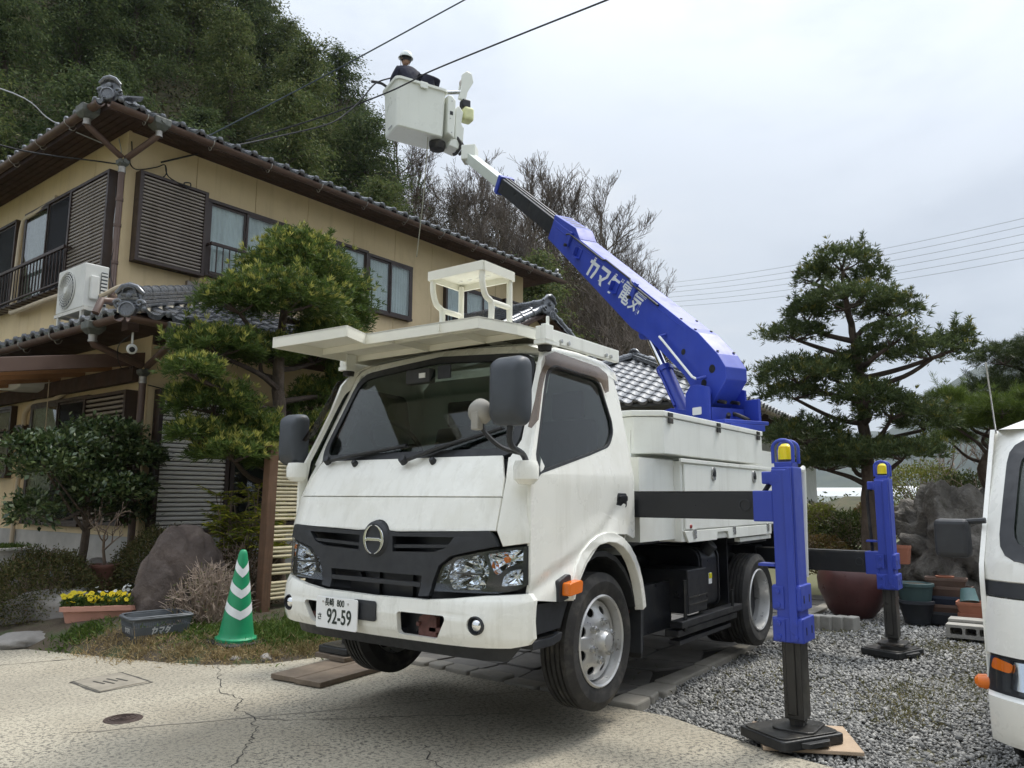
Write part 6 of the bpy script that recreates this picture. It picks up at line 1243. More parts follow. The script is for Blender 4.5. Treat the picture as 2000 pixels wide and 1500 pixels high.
padsC = [(4.26, 8.7, 1.99, .40, .17), (3.68, 8.4, 1.81, .37, .15), (3.35, 8.3, 1.80, .22, .10), (3.47, 8.2, 1.59, .35, .17), (4.43, 8.6, 1.74, .40, .17), (4.66, 8.5, 1.75, .22, .11), (4.11, 8.6, 1.54, .33, .2), (4.14, 8.4, 1.37, .44, .18), (4.52, 8.5, 1.40, .25, .14), (3.37, 8.2, 1.14, .22, .22), (4.08, 8.7, 1.18, .33, .15), (4.69, 8.9, 1.11, .30, .15)]
def leafy(name, label, pads, trunk, lm, L, Wd, dens, seed, cat='shrub'):
    t = thing(name, label, cat, trunk[0]); rn = random.Random(seed); b = Vector(trunk[0]); m = MB(); tr = MB()
    tr.tube(curve_pts([b, Vector(trunk[1]), Vector(trunk[2])], 5), [.05 - .002 * i for i in range(11)], 9); tr.build('trunk', BARK, t, True)
    for c in pads:
        c0 = Vector(c[:3]); s0 = Vector(trunk[1]).lerp(Vector(trunk[2]), rn.random()); m.tube(curve_pts([s0, (s0 + c0) / 2 + Vector((rn.gauss(0, .08), rn.gauss(0, .08), -.1)), c0], 4), [.02 - .0017 * i for i in range(9)], 6)
    m.build('limb', BARK, t, True); PP = []; AA = []
    for c in pads: p, a = pad_points(c[:3], c[3], c[4], int(dens * c[3] * (c[3] + c[4])) + 60, low=-.6, fill=.35); PP.append(p); AA.append(a)
    PP = np.concatenate(PP); AA = np.concatenate(AA); D = unit(AA + unit(npr.normal(size=PP.shape)) * .9)
    leaf_obj('crown', PP, D, npr.uniform(L * .7, L * 1.2, len(PP)), npr.uniform(Wd * .7, Wd * 1.2, len(PP)), lm, t, up=np.tile([[0, 0, 1.]], (len(PP), 1)), droop=.15); return t
leafy('camellia_shrub', 'glossy dark green camellia with spreading tiers at the left of the garden', padsC, [(4.0, 8.55, .25), (4.05, 8.5, .9), (4.0, 8.5, 1.5)], CAMEL, .072, .034, 7000, 3)
def dome(name, label, c, r, lm, n, L, twigs=0, leaf=True, seed=1, cat='shrub', twm=None):
    t = thing(name, label, cat, (c[0], c[1], MB_G(c[0], c[1]))); rn = random.Random(seed); m = MB()
    for i in range(50 + twigs):
        d = Vector((rn.gauss(0, 1), rn.gauss(0, 1), abs(rn.gauss(0, 1)))).normalized(); e = Vector((c[0] + d.x * r[0] * .96, c[1] + d.y * r[1] * .96, c[2] + d.z * r[2] * .96)); b = Vector((c[0] + d.x * r[0] * .15, c[1] + d.y * r[1] * .15, c[2] - r[2] * .1)); mid = b.lerp(e, .6) + Vector((rn.gauss(0, .03), rn.gauss(0, .03), rn.gauss(0, .03)))
        m.tube([b, mid, e], [.008, .006, .003], 4)
        if twigs:
            for _ in range(4): f = mid.lerp(e, rn.random()); g = f + (d * .5 + Vector((rn.gauss(0, .6), rn.gauss(0, .6), rn.gauss(0, .6)))) * rn.uniform(.05, .11); m.tube([f, g], [.0035, .002], 3)
    m.build('stems', twm or TWIG, t)
    if leaf:
        d = unit(npr.normal(size=(n, 3))); d[:, 2] = np.abs(d[:, 2]) - .12; lum = 1 + .07 * np.sin(d[:, :1] * 9 + c[0]) * np.cos(d[:, 1:2] * 8) + .05 * npr.normal(size=(n, 1))
        P = np.array([c]) + d * np.array([r]) * lum * (.80 + .22 * npr.random((n, 1)) ** .6); D = unit(d + unit(npr.normal(size=(n, 3))) * .9)
        leaf_obj('crown', P, D, npr.uniform(L * .6, L * 1.3, n), L * .42, lm, t)
    return t
dome('azalea_shrub', 'round clipped azalea at the left edge below the camellia', (3.58, 8.30, .20), (.60, .55, .62), AZAL, 20000, .030, seed=2)
dome('azalea_shrub', 'clipped azalea mound right behind the dark boulder', (4.60, 7.95, .36), (.50, .50, .66), AZAL, 17000, .030, seed=3)
dome('azalea_shrub', 'brownish clipped azalea between the dark boulder and the bamboo fence', (5.0, 7.15, .25), (.36, .40, .58), leafmat('azalea_brown_leaf', [(.05, .045, .02), (.09, .07, .032), (.14, .09, .05)], .7, .2), 5000, .028, 60, seed=4)
dome('bare_twig_shrub', 'leafless pale twiggy shrub in front of the dark boulder', (4.33, 6.66, .10), (.44, .30, .60), AZAL, 900, .03, 260, True, 5, twm=mat('pale_twig', (.30, .235, .185), .9, var=.2, vs=9))
def nandina(name, label, c, n, seed, h):
    t = thing(name, label, 'shrub', (c[0], c[1], c[2])); rn = random.Random(seed); m = MB(); PP = []; DD = []
    for i in range(n):
        b = Vector(c) + Vector((rn.gauss(0, .12), rn.gauss(0, .12), 0)); e = b + Vector((rn.gauss(0, .22), rn.gauss(0, .22), h * rn.uniform(.6, 1.1))); m.tube([b, (b + e) / 2 + Vector((rn.gauss(0, .04), rn.gauss(0, .04), 0)), e], [.009, .007, .005], 5)
        for j in range(9):
            a = rn.uniform(0, 6.28); dd = Vector((math.cos(a), math.sin(a), rn.uniform(-.1, .7))).normalized(); s0 = b.lerp(e, rn.uniform(.45, 1)); f = s0 + dd * rn.uniform(.12, .28); m.tube([s0, f], [.003, .002], 3)
            for q in range(7): p = s0.lerp(f, .3 + .1 * q); PP += [p, p]; sd = dd.cross(Vector((0, 0, 1))).normalized(); DD += [dd * .6 + sd, dd * .6 - sd]
            PP.append(f); DD.append(dd)
    m.build('stems', TWIG, t); leaf_obj('crown', [tuple(p) for p in PP], [tuple(d + Vector((0, 0, -.15))) for d in DD], npr.uniform(.05, .085, len(PP)), .022, NANDI, t, up=np.tile([[0, 0, 1.]], (len(PP), 1)), droop=.25)
nandina('nandina_shrub', 'yellow-green feathery nandina behind the boulder beside the bamboo fence', (5.25, 7.45, .30), 26, 6, 1.05)
# bare plum tree behind the windscreen of the cab
def baretree(name, label, b, d, L, r, lev, seed, m_, cat='tree', **k):
    t = thing(name, label, cat, tuple(b)); mm = MB(); branch_mesh(mm, b, d, L, r, lev, rn=random.Random(seed), **k); mm.build('trunk', m_, t, True, sharp=0); return t
baretree('plum_tree', 'pale leafless plum tree with crooked branches behind the cab window', Vector((6.2, 5.9, .0)), (0.15, -.05, 1), 1.1, .06, 4, 12, mat('pale_bark', (.33, .29, .25), .9, var=.2), spread=.75, kids=(3, 4), shrink=.62, up=.12, curve=.2)
# ---- bamboo fence with post
WOODD = mat('dark_weathered_post', (.135, .075, .042), .85, var=.3, vs=5, bump=.6, bs=25, streak=((.06, .035, .02), 22, .5, .8))
BAMB = mat('cream_bamboo', (.66, .58, .38), .42, var=.12, vs=4, streak=((.50, .40, .22), 9, .55, .5))
BF = thing('bamboo_fence', 'horizontal cream bamboo poles on a dark wooden post beside the truck', 'fence', (5.0, 6.7, .1))
tl_ = Matrix.Rotation(R(1.6), 3, 'Y') @ Matrix.Rotation(R(-1), 3, 'X')
MB().box((4.985, 6.70, .92), (.105, .105, 1.80), tl_).build('post', WOODD, BF, bevel=.008); MB().bb(7.25, 7.36, 6.65, 6.75, 0, 1.7).build('post', WOODD, BF, bevel=.008)
zs = [1.65 - i * .0385 for i in range(16)] + [.985, .945, .905, .86] + [.775, .735, .69] + [.60, .56, .52] + [.43, .395, .355, .315, .275]
for i, z in enumerate(zs):
    a = (5.045, 6.685 + rnd.uniform(-.004, .004), z + rnd.uniform(-.004, .004)); b = (7.24, 6.69, z + rnd.uniform(-.02, .012)); mpts = [a]; rr_ = [.0165]
    for j in range(1, 7):
        f = j / 7 + rnd.uniform(-.03, .03); p = Vector(a).lerp(Vector(b), f); mpts += [p - Vector((.012, 0, 0)), p, p + Vector((.012, 0, 0))]; rr_ += [.0160, .0182, .0160]
    mpts.append(b); rr_.append(.0165); MB().tube(mpts, [r * rnd.uniform(.92, 1.06) for r in [1]][0] and rr_, 8).build('bamboo_pole', BAMB, BF, True)
# ---- pots, planter, basket, cone, boards
TERRA = mat('faded_terracotta_plastic', (.52, .26, .19), .6, var=.12, vs=5, dirt=(.36, .20, .15), damt=.3, ds=6)
PL2 = thing('flower_planter', 'pink rectangular planter full of yellow pansies', 'planter', (3.68, 7.42, .02))
pm = Matrix.Translation((3.70, 7.36, .09)) @ Matrix.Rotation(R(-40), 4, 'Z'); XF[0] = pm
def oblong(e, z, lx=.30, ly=.115): return [(x, y, z) for x, y in rrect(-lx - e, lx + e, -ly - e, ly + e, .06, 4)]
rg = [oblong(-.05, 0), oblong(-.03, .01), oblong(.0, .17), oblong(.025, .175), oblong(.025, .215), oblong(.005, .22), oblong(-.006, .19)]; k = len(rg[0])
MB().add([p for r_ in rg for p in r_], [(a * k + i, a * k + (i + 1) % k, (a + 1) * k + (i + 1) % k, (a + 1) * k + i) for a in range(6) for i in range(k)] + [tuple(range(k))[::-1], tuple(range(6 * k, 7 * k))]).build('pot', TERRA, PL2, True, sharp=40)
XF[0] = Matrix.Identity(4)
def toM(Mx, P): P = np.asarray(P, float); A = np.array(Mx); return P @ A[:3, :3].T + A[:3, 3]
n = 2600; P = np.column_stack([npr.uniform(-.31, .31, n), npr.uniform(-.125, .125, n), .20 + npr.random(n) * .09]); leaf_obj('pansy_leaves', toM(pm, P), unit(npr.normal(size=(n, 3)) + np.array([[0, 0, .8]])), npr.uniform(.02, .045, n), .018, leafmat('pansy_leaf', [(.03, .07, .015), (.08, .14, .03), (.15, .2, .05)], .5, .3), PL2)
YP = leafmat('pansy_yellow', [(.80, .50, .015), (.88, .64, .02), (.92, .74, .05)], .6, .3); WP = leafmat('daisy_white', [(.8, .8, .78), (.86, .86, .84)], .6, .3)
def flower(c, r, m, np_=5, nrm=(0, -.4, 1)):
    f = MB(); c = Vector(c); ax = (Vector(nrm) + Vector((rnd.gauss(0, .35), rnd.gauss(0, .35), 0))).normalized(); u = ax.orthogonal().normalized(); v = ax.cross(u)
    for i in range(np_):
        a = 2 * math.pi * i / np_; w_ = math.pi / np_ * 1.25; d = lambda t, rr, h: c + (u * math.cos(t) + v * math.sin(t)) * rr + ax * h
        f.add([c, d(a - w_, r * .75, .004 + .001 * i), d(a - w_ * .4, r, .002 + .001 * i), d(a + w_ * .4, r, .002 + .001 * i), d(a + w_, r * .75, .004 + .001 * i)], [(0, 1, 2, 3, 4)])
    f.build('flower', m, PL2)
for i in range(70):
    x, y = rnd.uniform(-.30, .30), rnd.uniform(-.13, .10); p = toM(pm, [(x, y, .275 + rnd.uniform(-.02, .05))])[0]; flower(p, rnd.uniform(.020, .029), YP, 5, (-.45, -.75, .7))
for i in range(12): p = toM(pm, [(rnd.uniform(-.1, .31), rnd.uniform(.03, .17), .33 + rnd.uniform(-.03, .05))])[0]; flower(p, .018, WP, 9, (-.4, -.6, .8))
MB().box((3.99, 7.30, .17), (.13, .07, .10), Matrix.Rotation(R(-35), 3, 'Z')).build('label_box', PAPERW, PL2, bevel=.006)
# grey shopping basket
GB_ = mat('grey_basket_plastic', (.095, .105, .115), .5, var=.12, vs=7, dirt=(.17, .165, .15), damt=.28, ds=9)
BS = thing('shopping_basket', 'dark grey slotted shopping basket with white lettering beside the planter', 'basket', (3.74, 6.52, .0))
bmx = Matrix.Translation((3.76, 6.52, .045)) @ Matrix.Rotation(R(-12), 4, 'Z'); XF[0] = bmx
hx, hy, hb, ht = .245, .175, .82, .235
MB().prism(rrect(-hx * hb, hx * hb, -hy * hb, hy * hb, .04), 0, .008, lambda x, y, t: (x, y, t)).build('base', GB_, BS)
def bpt(side, u, z):
    f = hb + (1 - hb) * z / ht
    return {0: (u * hx * f, -hy * f), 1: (hx * f, u * hy * f), 2: (u * hx * f, hy * f), 3: (-hx * f, u * hy * f)}[side] + (z,)
for sd in range(4):
    nn = 26 if sd % 2 == 0 else 19; m = MB()
    for i in range(nn + 1):
        u = -.93 + 1.86 * i / nn; m.tube([bpt(sd, u, .004), bpt(sd, u, ht)], .0032, 4)
    m.build('slats', GB_, BS); o_ = BS.children[-1]; o_['kind'] = 'stuff'
    for z0, z1 in ((.0, .03), (.10, .165), (.205, .235)):
        a, b = bpt(sd, -.95, z0), bpt(sd, .95, z0); c, d = bpt(sd, .95, z1), bpt(sd, -.95, z1); nv = {0: (0, -1, 0), 1: (1, 0, 0), 2: (0, 1, 0), 3: (-1, 0, 0)}[sd]; off = Vector(nv) * .0045
        MB().add([Vector(p) - off for p in (a, b, c, d)] + [Vector(p) + off for p in (a, b, c, d)], [(0, 3, 2, 1), (4, 5, 6, 7), (0, 1, 5, 4), (1, 2, 6, 5), (2, 3, 7, 6), (3, 0, 4, 7)]).build('band', GB_, BS)
MB().tube([(x, y, ht) for x, y in rrect(-hx * 1.03, hx * 1.03, -hy * 1.04, hy * 1.04, .045, 4)], .011, 8, closed=True).build('rim', GB_, BS, True)
for s in (-1, 1): MB().tube(curve_pts([(-hx * 1.0, s * .05, ht + .008), (-hx * .9, s * hy * .96, ht + .012), (0, s * hy * 1.03, ht + .014), (hx * .9, s * hy * .96, ht + .012), (hx, s * .05, ht + .008)], 5), .008, 6).build('handle', GB_, BS, True)
def yamada(place, m, parent, sc):
    def st_(polys):
        q_ = MB()
        for Pp in polys: q_.prism([(x * sc, y * sc) for x, y in Pp], 0, .0015, lambda x, y, t: place(x, y, t))
        q_.build('lettering', m, parent)
    Q = lambda x, y: (x + .24 * y, y); br = lambda x0, y0, x1, y1: [Q(x0, y0), Q(x1, y0), Q(x1, y1), Q(x0, y1)]
    st_([br(.03, -.098, .065, .098), br(0, .02, .15, .06), [Q(.118, .02), Q(.15, .02), Q(.15, -.03), Q(.11, -.075), Q(.075, -.075), Q(.118, -.012)]])
    st_([br(.185, .045, .325, .085), [Q(.29, .045), Q(.325, .045), Q(.325, .01), Q(.26, -.07), Q(.22, -.07), Q(.29, .012)], [Q(.205, -.012), Q(.24, -.012), Q(.30, -.098), Q(.262, -.098)]])
    st_([[Q(.39, .098), Q(.425, .098), Q(.395, -.03), Q(.36, -.03)], br(.40, .025, .495, .062), [Q(.46, .025), Q(.495, .025), Q(.495, 0), Q(.445, -.098), Q(.405, -.098), Q(.46, 0)], [Q(.405, 0), Q(.435, 0), Q(.48, -.045), Q(.45, -.045)]])
    st_([br(.50, .066, .513, .098), br(.522, .066, .535, .098)])
LETB = mat('basket_print', (.55, .56, .56), .6)
f_ = lambda z: hb + (1 - hb) * z / ht
yamada(lambda x, y, t: (x - .085, -hy * f_(.133 + y) - .006 - t, .133 + y), LETB, BS, .30)
yamada(lambda x, y, t: (-hx * f_(.133 + y) - .006 - t, .05 - x, .133 + y), LETB, BS, .24)
XF[0] = Matrix.Identity(4)
# green traffic cone
GRN = mat('green_cone_plastic', (.015, .27, .115), .4, var=.12, vs=6, dirt=(.02, .20, .09), damt=.3, ds=7)
REFW = mat('cone_white_tape', (.74, .76, .76), .4, var=.06, vs=12)
CO = thing('traffic_cone', 'green traffic cone with white chevrons on a black rubber ring', 'traffic cone', (4.10, 5.88, .03)); c0 = Vector((4.10, 5.86, .06))
def cr2(z): return .132 + (.030 - .132) * (z - .06) / .64
XF[0] = Matrix.Translation(c0) @ Matrix.Rotation(R(3), 4, 'X') @ Matrix.Scale(1.10, 4)
MB().lathe([(.155, .03), (.155, .055), (.14, .06), (.132, .07)] + [(cr2(z), z) for z in (.1, .2, .3, .4, .5, .6, .68)] + [(.026, .705), (.016, .715), (0, .716)], (0, 0, 0), (0, 0, 1), 36).build('cone_body', GRN, CO, True, sharp=40)
MB().prism(fillet([(-.19, -.19), (.19, -.19), (.19, .19), (-.19, .19)], .07), .006, .036, lambda x, y, t: (x, y, t)).build('weight_ring', RUBBER, CO, bevel=.008)
for a in range(4): MB().prism(rrect(.14, .235, -.06, .06, .02), -.03, .008, lambda x, y, t: (x * math.cos(a * 1.5708 + .35) - y * math.sin(a * 1.5708 + .35), x * math.sin(a * 1.5708 + .35) + y * math.cos(a * 1.5708 + .35), t)).build('cone_foot', GRN, CO, bevel=.006)
fa = math.atan2(-5.88, -4.10) + .15                      # the chevron points face the drive
for zc in (.56, .405, .25):
    V = []; k = 36
    for i in range(k + 1):
        t = -math.pi + 2 * math.pi * i / k; v_ = abs(((t / math.pi * 2 + 1) % 2) - 1) * .075; a = fa + t
        for zz in (zc - .03 + v_ - .02, zc + .033 + v_ - .02): r_ = cr2(zz) + .0018; V.append((r_ * math.cos(a), r_ * math.sin(a), zz))
    MB().add(V, [(2 * i, 2 * i + 2, 2 * i + 3, 2 * i + 1) for i in range(k)]).build('chevron_band', REFW, CO, True)
XF[0] = Matrix.Identity(4)
# boards on the ground
WOODB = mat('weathered_board', (.15, .115, .082), .85, var=.3, vs=4, bump=.5, bs=30, streak=((.09, .07, .05), 12, .5, .5), dirt=(.24, .20, .15), damt=.32, ds=5)
WOODL = mat('pale_plywood', (.42, .31, .21), .8, var=.18, vs=5, bump=.3, bs=40)
def board(name, label, a, b, wdt, h, z, m, n=1):
    a, b = Vector((*a, 0)), Vector((*b, 0)); d = (b - a).normalized(); s_ = Vector((-d.y, d.x, 0)); t = thing(name, label, 'board', (a.x, a.y, z))
    for i in range(n):
        o_ = a + s_ * (wdt / n * (i + .5) - wdt / 2); MB().box(o_ + d * (b - a).length / 2 + Vector((0, 0, z + h / 2 + .002 * i)), ((b - a).length - .02 * i, wdt / n - .004, h), frame(None, d, s_).to_3x3()).build('plank', m, t, bevel=.004)
    return t
board('timber_board', 'weathered timber board lying under the front left corner of the cab', (3.66, 4.53), (4.50, 4.60), .50, .035, .006, WOODB, 2)
board('timber_board', 'short dark plank under the far front outrigger foot', (4.20, 4.80), (4.75, 4.80), .36, .035, .045, WOODB, 2)
board('timber_board', 'pale plywood board under the near front outrigger pad', (4.30, 1.20), (4.72, 1.40), .50, .02, .004, WOODL, 1)
PADM = mat('black_pad_plastic', (.017, .018, .019), .5, var=.2, vs=8, dirt=(.07, .065, .055), damt=.32, ds=8)
def outpad(c, rz, label, z):
    t = thing('outrigger_pad', label, 'pad', (c[0], c[1], z)); XF[0] = Matrix.Translation((c[0], c[1], z)) @ Matrix.Rotation(rz, 4, 'Z')
    MB().prism(fillet([(-.21, -.17), (.21, -.17), (.21, .17), (-.21, .17)], .03), 0, .052, lambda x, y, t_: (x, y, t_)).build('slab', PADM, t, bevel=.008)
    MB().prism(fillet([(-.20, -.155), (.20, -.155), (.20, .155), (-.20, .155)], .06), .0525, .06, lambda x, y, t_: (x, y, t_)).build('top_plate', LEGSTEEL, t, bevel=.003)
    for s in (-1, 1): MB().prism(fillet([(-.10, s * .17), (.10, s * .17), (.07, s * .205), (-.07, s * .205)], .01), .012, .038, lambda x, y, t_: (x, y, t_)).build('grip', PADM, t, bevel=.005)
    XF[0] = Matrix.Identity(4)
outpad((4.40, 1.34), R(-30), 'black outrigger pad on plywood under the near front leg', .026)
outpad((7.45, 1.38), R(-20), 'black outrigger pad on the gravel under the near rear leg', -.012)
outpad((4.44, 4.80), R(0), 'black outrigger pad behind the far front wheel', .084)
outpad((7.42, 4.80), R(0), 'black outrigger pad under the far rear leg', .012)
# basin, pots and bits by the camellia
WHP = mat('stained_white_basin', (.55, .53, .49), .7, var=.15, vs=5, dirt=(.30, .27, .23), damt=.34, ds=6)
def potlathe(name, label, c, prof, m, cat='pot', soil=True, group=None, n=28, sq=None):
    t = thing(name, label, cat, c, group)
    MB().lathe(prof, c, (0, 0, 1), n).build('pot', m, t, True, sharp=50)
    if soil: r_ = prof[-1][0]; MB().lathe([(0, prof[-1][1] + .012), (r_ * .6, prof[-1][1] + .01), (r_, prof[-1][1])], c, (0, 0, 1), 20).build('soil', SOIL, t, True)
    return t
bs = potlathe('planter_basin', 'weathered white basin planter with moss at the left edge of the garden', (3.66, 9.50, .42), [(.20, .0), (.21, .03), (.25, .22), (.275, .29), (.30, .30), (.30, .32), (.27, .325), (.25, .30)], WHP, 'planter')
n = 1200; P = np.column_stack([npr.normal(3.66, .12, n), npr.normal(9.5, .12, n), .71 + npr.random(n) * .04]); leaf_obj('moss', P, unit(npr.normal(size=(n, 3)) + [[0, 0, 1]]), .05, .01, GREENG, bs)
tag(rock('stone_pedestal', (3.68, 9.5, .22), (.34, .30, .24), ROCKG, 31, 3, .2), 'grey stone under the white basin planter', 'stone')
POTB = mat('brown_glazed_pot', (.14, .065, .05), .4, var=.2, vs=6)
potlathe('flower_pot', 'tall brown pot between the two clipped azaleas', (4.10, 8.15, .20), [(.10, 0), (.12, .2), (.14, .36), (.15, .37), (.15, .40), (.13, .405), (.12, .38)], POTB)
baretree('potted_twig_plant', 'bare branching twigs growing from the brown pot', Vector((4.10, 8.15, .55)), (.05, 0, 1), .42, .018, 3, 33, TWIG, 'plant', spread=.8, kids=(2, 4), up=.2)
tag(MB().lathe([(0, .03), (.10, .03), (.19, .0), (.20, -.02), (.06, -.03), (.05, -.16), (.10, -.18)], (4.0, 9.0, .62), (.1, 0, 1), 22).build('lantern_top', mat('painted_blue_grey', (.22, .28, .32), .5, var=.1), None, True), 'blue-grey round garden basin below the camellia', 'basin')
tag(rock('garden_stone', (4.25, 8.75, .42), (.24, .2, .2), ROCKG, 41, 3, .25), 'rounded grey stone below the camellia trunk', 'stone')
tag(rock('garden_stone', (4.05, 8.35, .30), (.16, .14, .10), mat('pale_stone', (.5, .5, .48), .8, var=.2, vs=9, bump=.4), 43, 3, .25), 'small pale stone in front of the camellia trunk', 'stone')
rf = thing('red_flower', 'small red flower above the left azalea', 'flower', (3.83, 8.75, .4))
for i in range(6):
    a = i * 1.05; MB().add([(3.83, 8.75, .66), (3.83 + .04 * math.cos(a), 8.75 + .04 * math.sin(a), .68), (3.83 + .05 * math.cos(a + .5), 8.75 + .05 * math.sin(a + .5), .67), (3.83 + .04 * math.cos(a + 1), 8.75 + .04 * math.sin(a + 1), .68)], [(0, 1, 2, 3)]).build('petal', mat('red_petal', (.7, .07, .03), .6), rf)
MB().cyl((3.83, 8.75, .3), (3.83, 8.75, .66), .005, 5).build('stalk', TWIG, rf)
# ---- right side of the yard
def stack(name, label, c, w_, d_, h, m, cat='planter', rot=0, taper=.82, rim=.02):
    t = thing(name, label, cat, c); XF[0] = Matrix.Translation(c) @ Matrix.Rotation(rot, 4, 'Z')
    rr_ = lambda e, z: [(x, y, z) for x, y in rrect(-w_ / 2 * e, w_ / 2 * e, -d_ / 2 * e, d_ / 2 * e, .03, 2)]
    q_ = [rr_(taper, 0), rr_(.96, h - .03), rr_(1.0, h - .03), rr_(1.0, h), rr_(.93, h), rr_(taper * .9, .02)]; k = len(q_[0])
    MB().add([p for r_ in q_ for p in r_], [(a * k + i, a * k + (i + 1) % k, (a + 1) * k + (i + 1) % k, (a + 1) * k + i) for a in range(5) for i in range(k)] + [tuple(range(k))[::-1], tuple(range(5 * k, 6 * k))]).build('tub', m, t, True, sharp=40)
    XF[0] = Matrix.Identity(4); return t
PLB = mat('faded_black_planter', (.030, .033, .040), .5, var=.2, vs=6, dirt=(.09, .085, .075), damt=.3, ds=7); PLN = mat('navy_planter', (.022, .032, .055), .5, var=.15); PLR = mat('brown_planter', (.12, .075, .055), .6, var=.2); PGR = mat('green_plastic_tub', (.045, .085, .085), .5, var=.12); TER2 = mat('orange_terracotta', (.34, .13, .075), .7, var=.15)
GIANT = mat('giant_maroon_pot', (.082, .030, .028), .38, var=.3, vs=5, streak=((.2, .16, .14), 6, .62, .5))
gp_ = thing('giant_pot', 'large maroon glazed pot standing behind the rear outrigger beam', 'pot', (9.4, 2.12, 0)); MB().lathe([(.20, 0), (.27, .08), (.36, .30), (.37, .42), (.34, .52), (.30, .56), (.31, .59), (.28, .60), (.26, .55), (.31, .42)], (9.45, 2.12, 0), (0, 0, 1), 40).build('pot', GIANT, gp_, True, sharp=60)
potlathe('plant_tub', 'round dark green plastic tub right of the rear outrigger leg', (9.35, 1.47, .10), [(.12, 0), (.15, .15), (.17, .28), (.185, .285), (.185, .315), (.16, .32), (.15, .30)], PGR)
potlathe('plant_tub', 'black round tub under the green tub', (9.36, 1.47, 0), [(.12, 0), (.17, .20), (.178, .205), (.178, .235), (.16, .24)], PLB, soil=False)
for i, (m_, w_, h_, lb) in enumerate(((PLB, .56, .13, 'long black planter at the bottom of the stack'), (PLR, .52, .12, 'dark brown planter second from the bottom of the stack'), (PLN, .54, .12, 'navy blue planter in the middle of the stack'), (PLR, .46, .13, 'faded brown planter second from the top of the stack'), (PLR, .40, .13, 'brown planter on top of the stack'))):
    stack('long_planter', lb, (9.5 + .02 * i, 1.20 + .015 * ((i * 7) % 3 - 1), .0 + .085 * i), w_ * .55, w_, h_, m_, rot=R(4 * ((i * 5) % 3 - 1)))
potlathe('flower_pot', 'small terracotta ring pot lying in the top brown planter', (9.58, 1.21, .42), [(.06, 0), (.085, .05), (.09, .055), (.09, .065), (.07, .065)], TER2, soil=False)
stack('long_planter', 'orange terracotta planter nested on top beside the white truck', (9.1, .86, .12), .26, .40, .17, TER2); stack('long_planter', 'lower orange terracotta planter beside the white truck', (9.1, .86, .01), .25, .38, .17, TER2)
tag(MB().lathe([(.09, 0), (.085, .01), (.065, .13), (0, .13)], (9.13, .95, .28), (.3, .1, 1), 20).build('plastic_pot', mat('sea_green_plastic', (.09, .17, .165), .45), None, True), 'upside-down sea-green plastic pot resting on the terracotta planter', 'pot')
tag(stack('square_pot', 'orange pot on the ledge beside the rear outrigger leg', (9.75, 1.66, .58), .2, .22, .2, TER2), None)
CBK = mat('concrete_block', (.33, .315, .28), .95, var=.15, vs=7, bump=.5, bs=60)
cb = thing('concrete_block', 'hollow concrete block lying in front of the orange planters', 'block', (8.75, .93, 0)); MB().panel([(-.20, 0), (.20, 0), (.20, .12), (-.20, .12)], [rrect(-.165, -.075, .03, .095, .015), rrect(-.05, .04, .03, .095, .015), rrect(.065, .165, .03, .095, .015)], lambda y, z: (8.70, .90 + y, z + .01), [], [], .19).build('block', CBK, cb, bevel=.004)
MB().bb(8.7, 8.9, .70, 1.10, .132, .16).build('cap', CBK, cb, bevel=.006); MB().bb(8.86, 8.885, .71, 1.09, .012, .128).build('web', DARK, cb)
for i in range(5):
    tag(MB().box((8.42 + .03 * i, 2.36 - .105 * i, .045), (.16, .10, .15), Matrix.Rotation(R(-14), 3, 'Z')).build('edging_block', CBK, None, bevel=.012), 'small grey concrete edging block beside the rear wheel', 'block', 'edging blocks beside the rear wheel')
tag(rock('volcanic_rock', (11.4, 1.35, .55), (.70, .62, .85), ROCKV, 51, 5, .42, 1.7, rot=.5), 'large rugged grey volcanic rock behind the rear outrigger leg', 'boulder')
tag(rock('volcanic_rock', (11.2, .55, .35), (.50, .45, .80), ROCKV, 57, 5, .4, 1.8, rot=1.2), 'rugged rock beside the white truck behind the orange planters', 'boulder')
tag(rock('volcanic_rock', (11.9, 1.0, 1.05), (.45, .45, .38), ROCKV, 63, 4, .4, 1.8), 'upper rugged rock with moss behind the rear outrigger leg', 'boulder')
HB1 = leafmat('hedge_leaf', [(.035, .055, .016), (.075, .10, .025), (.14, .15, .05)], .55, .25); HB2 = leafmat('yellowgreen_leaf', [(.10, .13, .02), (.20, .22, .04), (.30, .28, .08)], .55, .3); HB3 = leafmat('rusty_leaf', [(.10, .07, .025), (.18, .11, .04), (.13, .13, .04)], .6, .25)
for i, (c, r_, lm, lb, n) in enumerate((((11.5, 2.96, .75), (.40, .40, .50), HB2, 'yellow-green low shrub left of the pruned tree trunk', 4200), ((11.3, 2.56, .62), (.42, .42, .55), HB1, 'green rounded shrub beside the pruned tree trunk', 4600), ((10.9, 2.78, .40), (.55, .45, .45), HB3, 'brownish low shrub in front of the pruned tree trunk', 4600), ((12.2, 2.36, .8), (.40, .40, .50), HB3, 'rusty shrub behind the pruned tree trunk', 3600), ((12.5, 3.4, .7), (.6, .6, .6), HB1, 'dark green shrub behind the tool lockers', 4600), ((11.5, 1.15, 1.12), (.30, .4, .16), HB1, 'low green shrub growing on the rugged rock', 2200), ((12.2, .75, 1.0), (.40, .45, .42), HB1, 'green shrub beside the rugged rock near the white truck', 3600), ((13.6, 1.9, 1.1), (.75, .75, .85), HB2, 'loose yellow-green bush behind the rear outrigger leg', 5600), ((13.1, 1.3, 1.0), (.62, .62, .75), HB1, 'loose green bush behind the rugged rock', 5000))):
    dome('yard_shrub', lb, c, r_, lm, n, .05, 40, True, 70 + i)
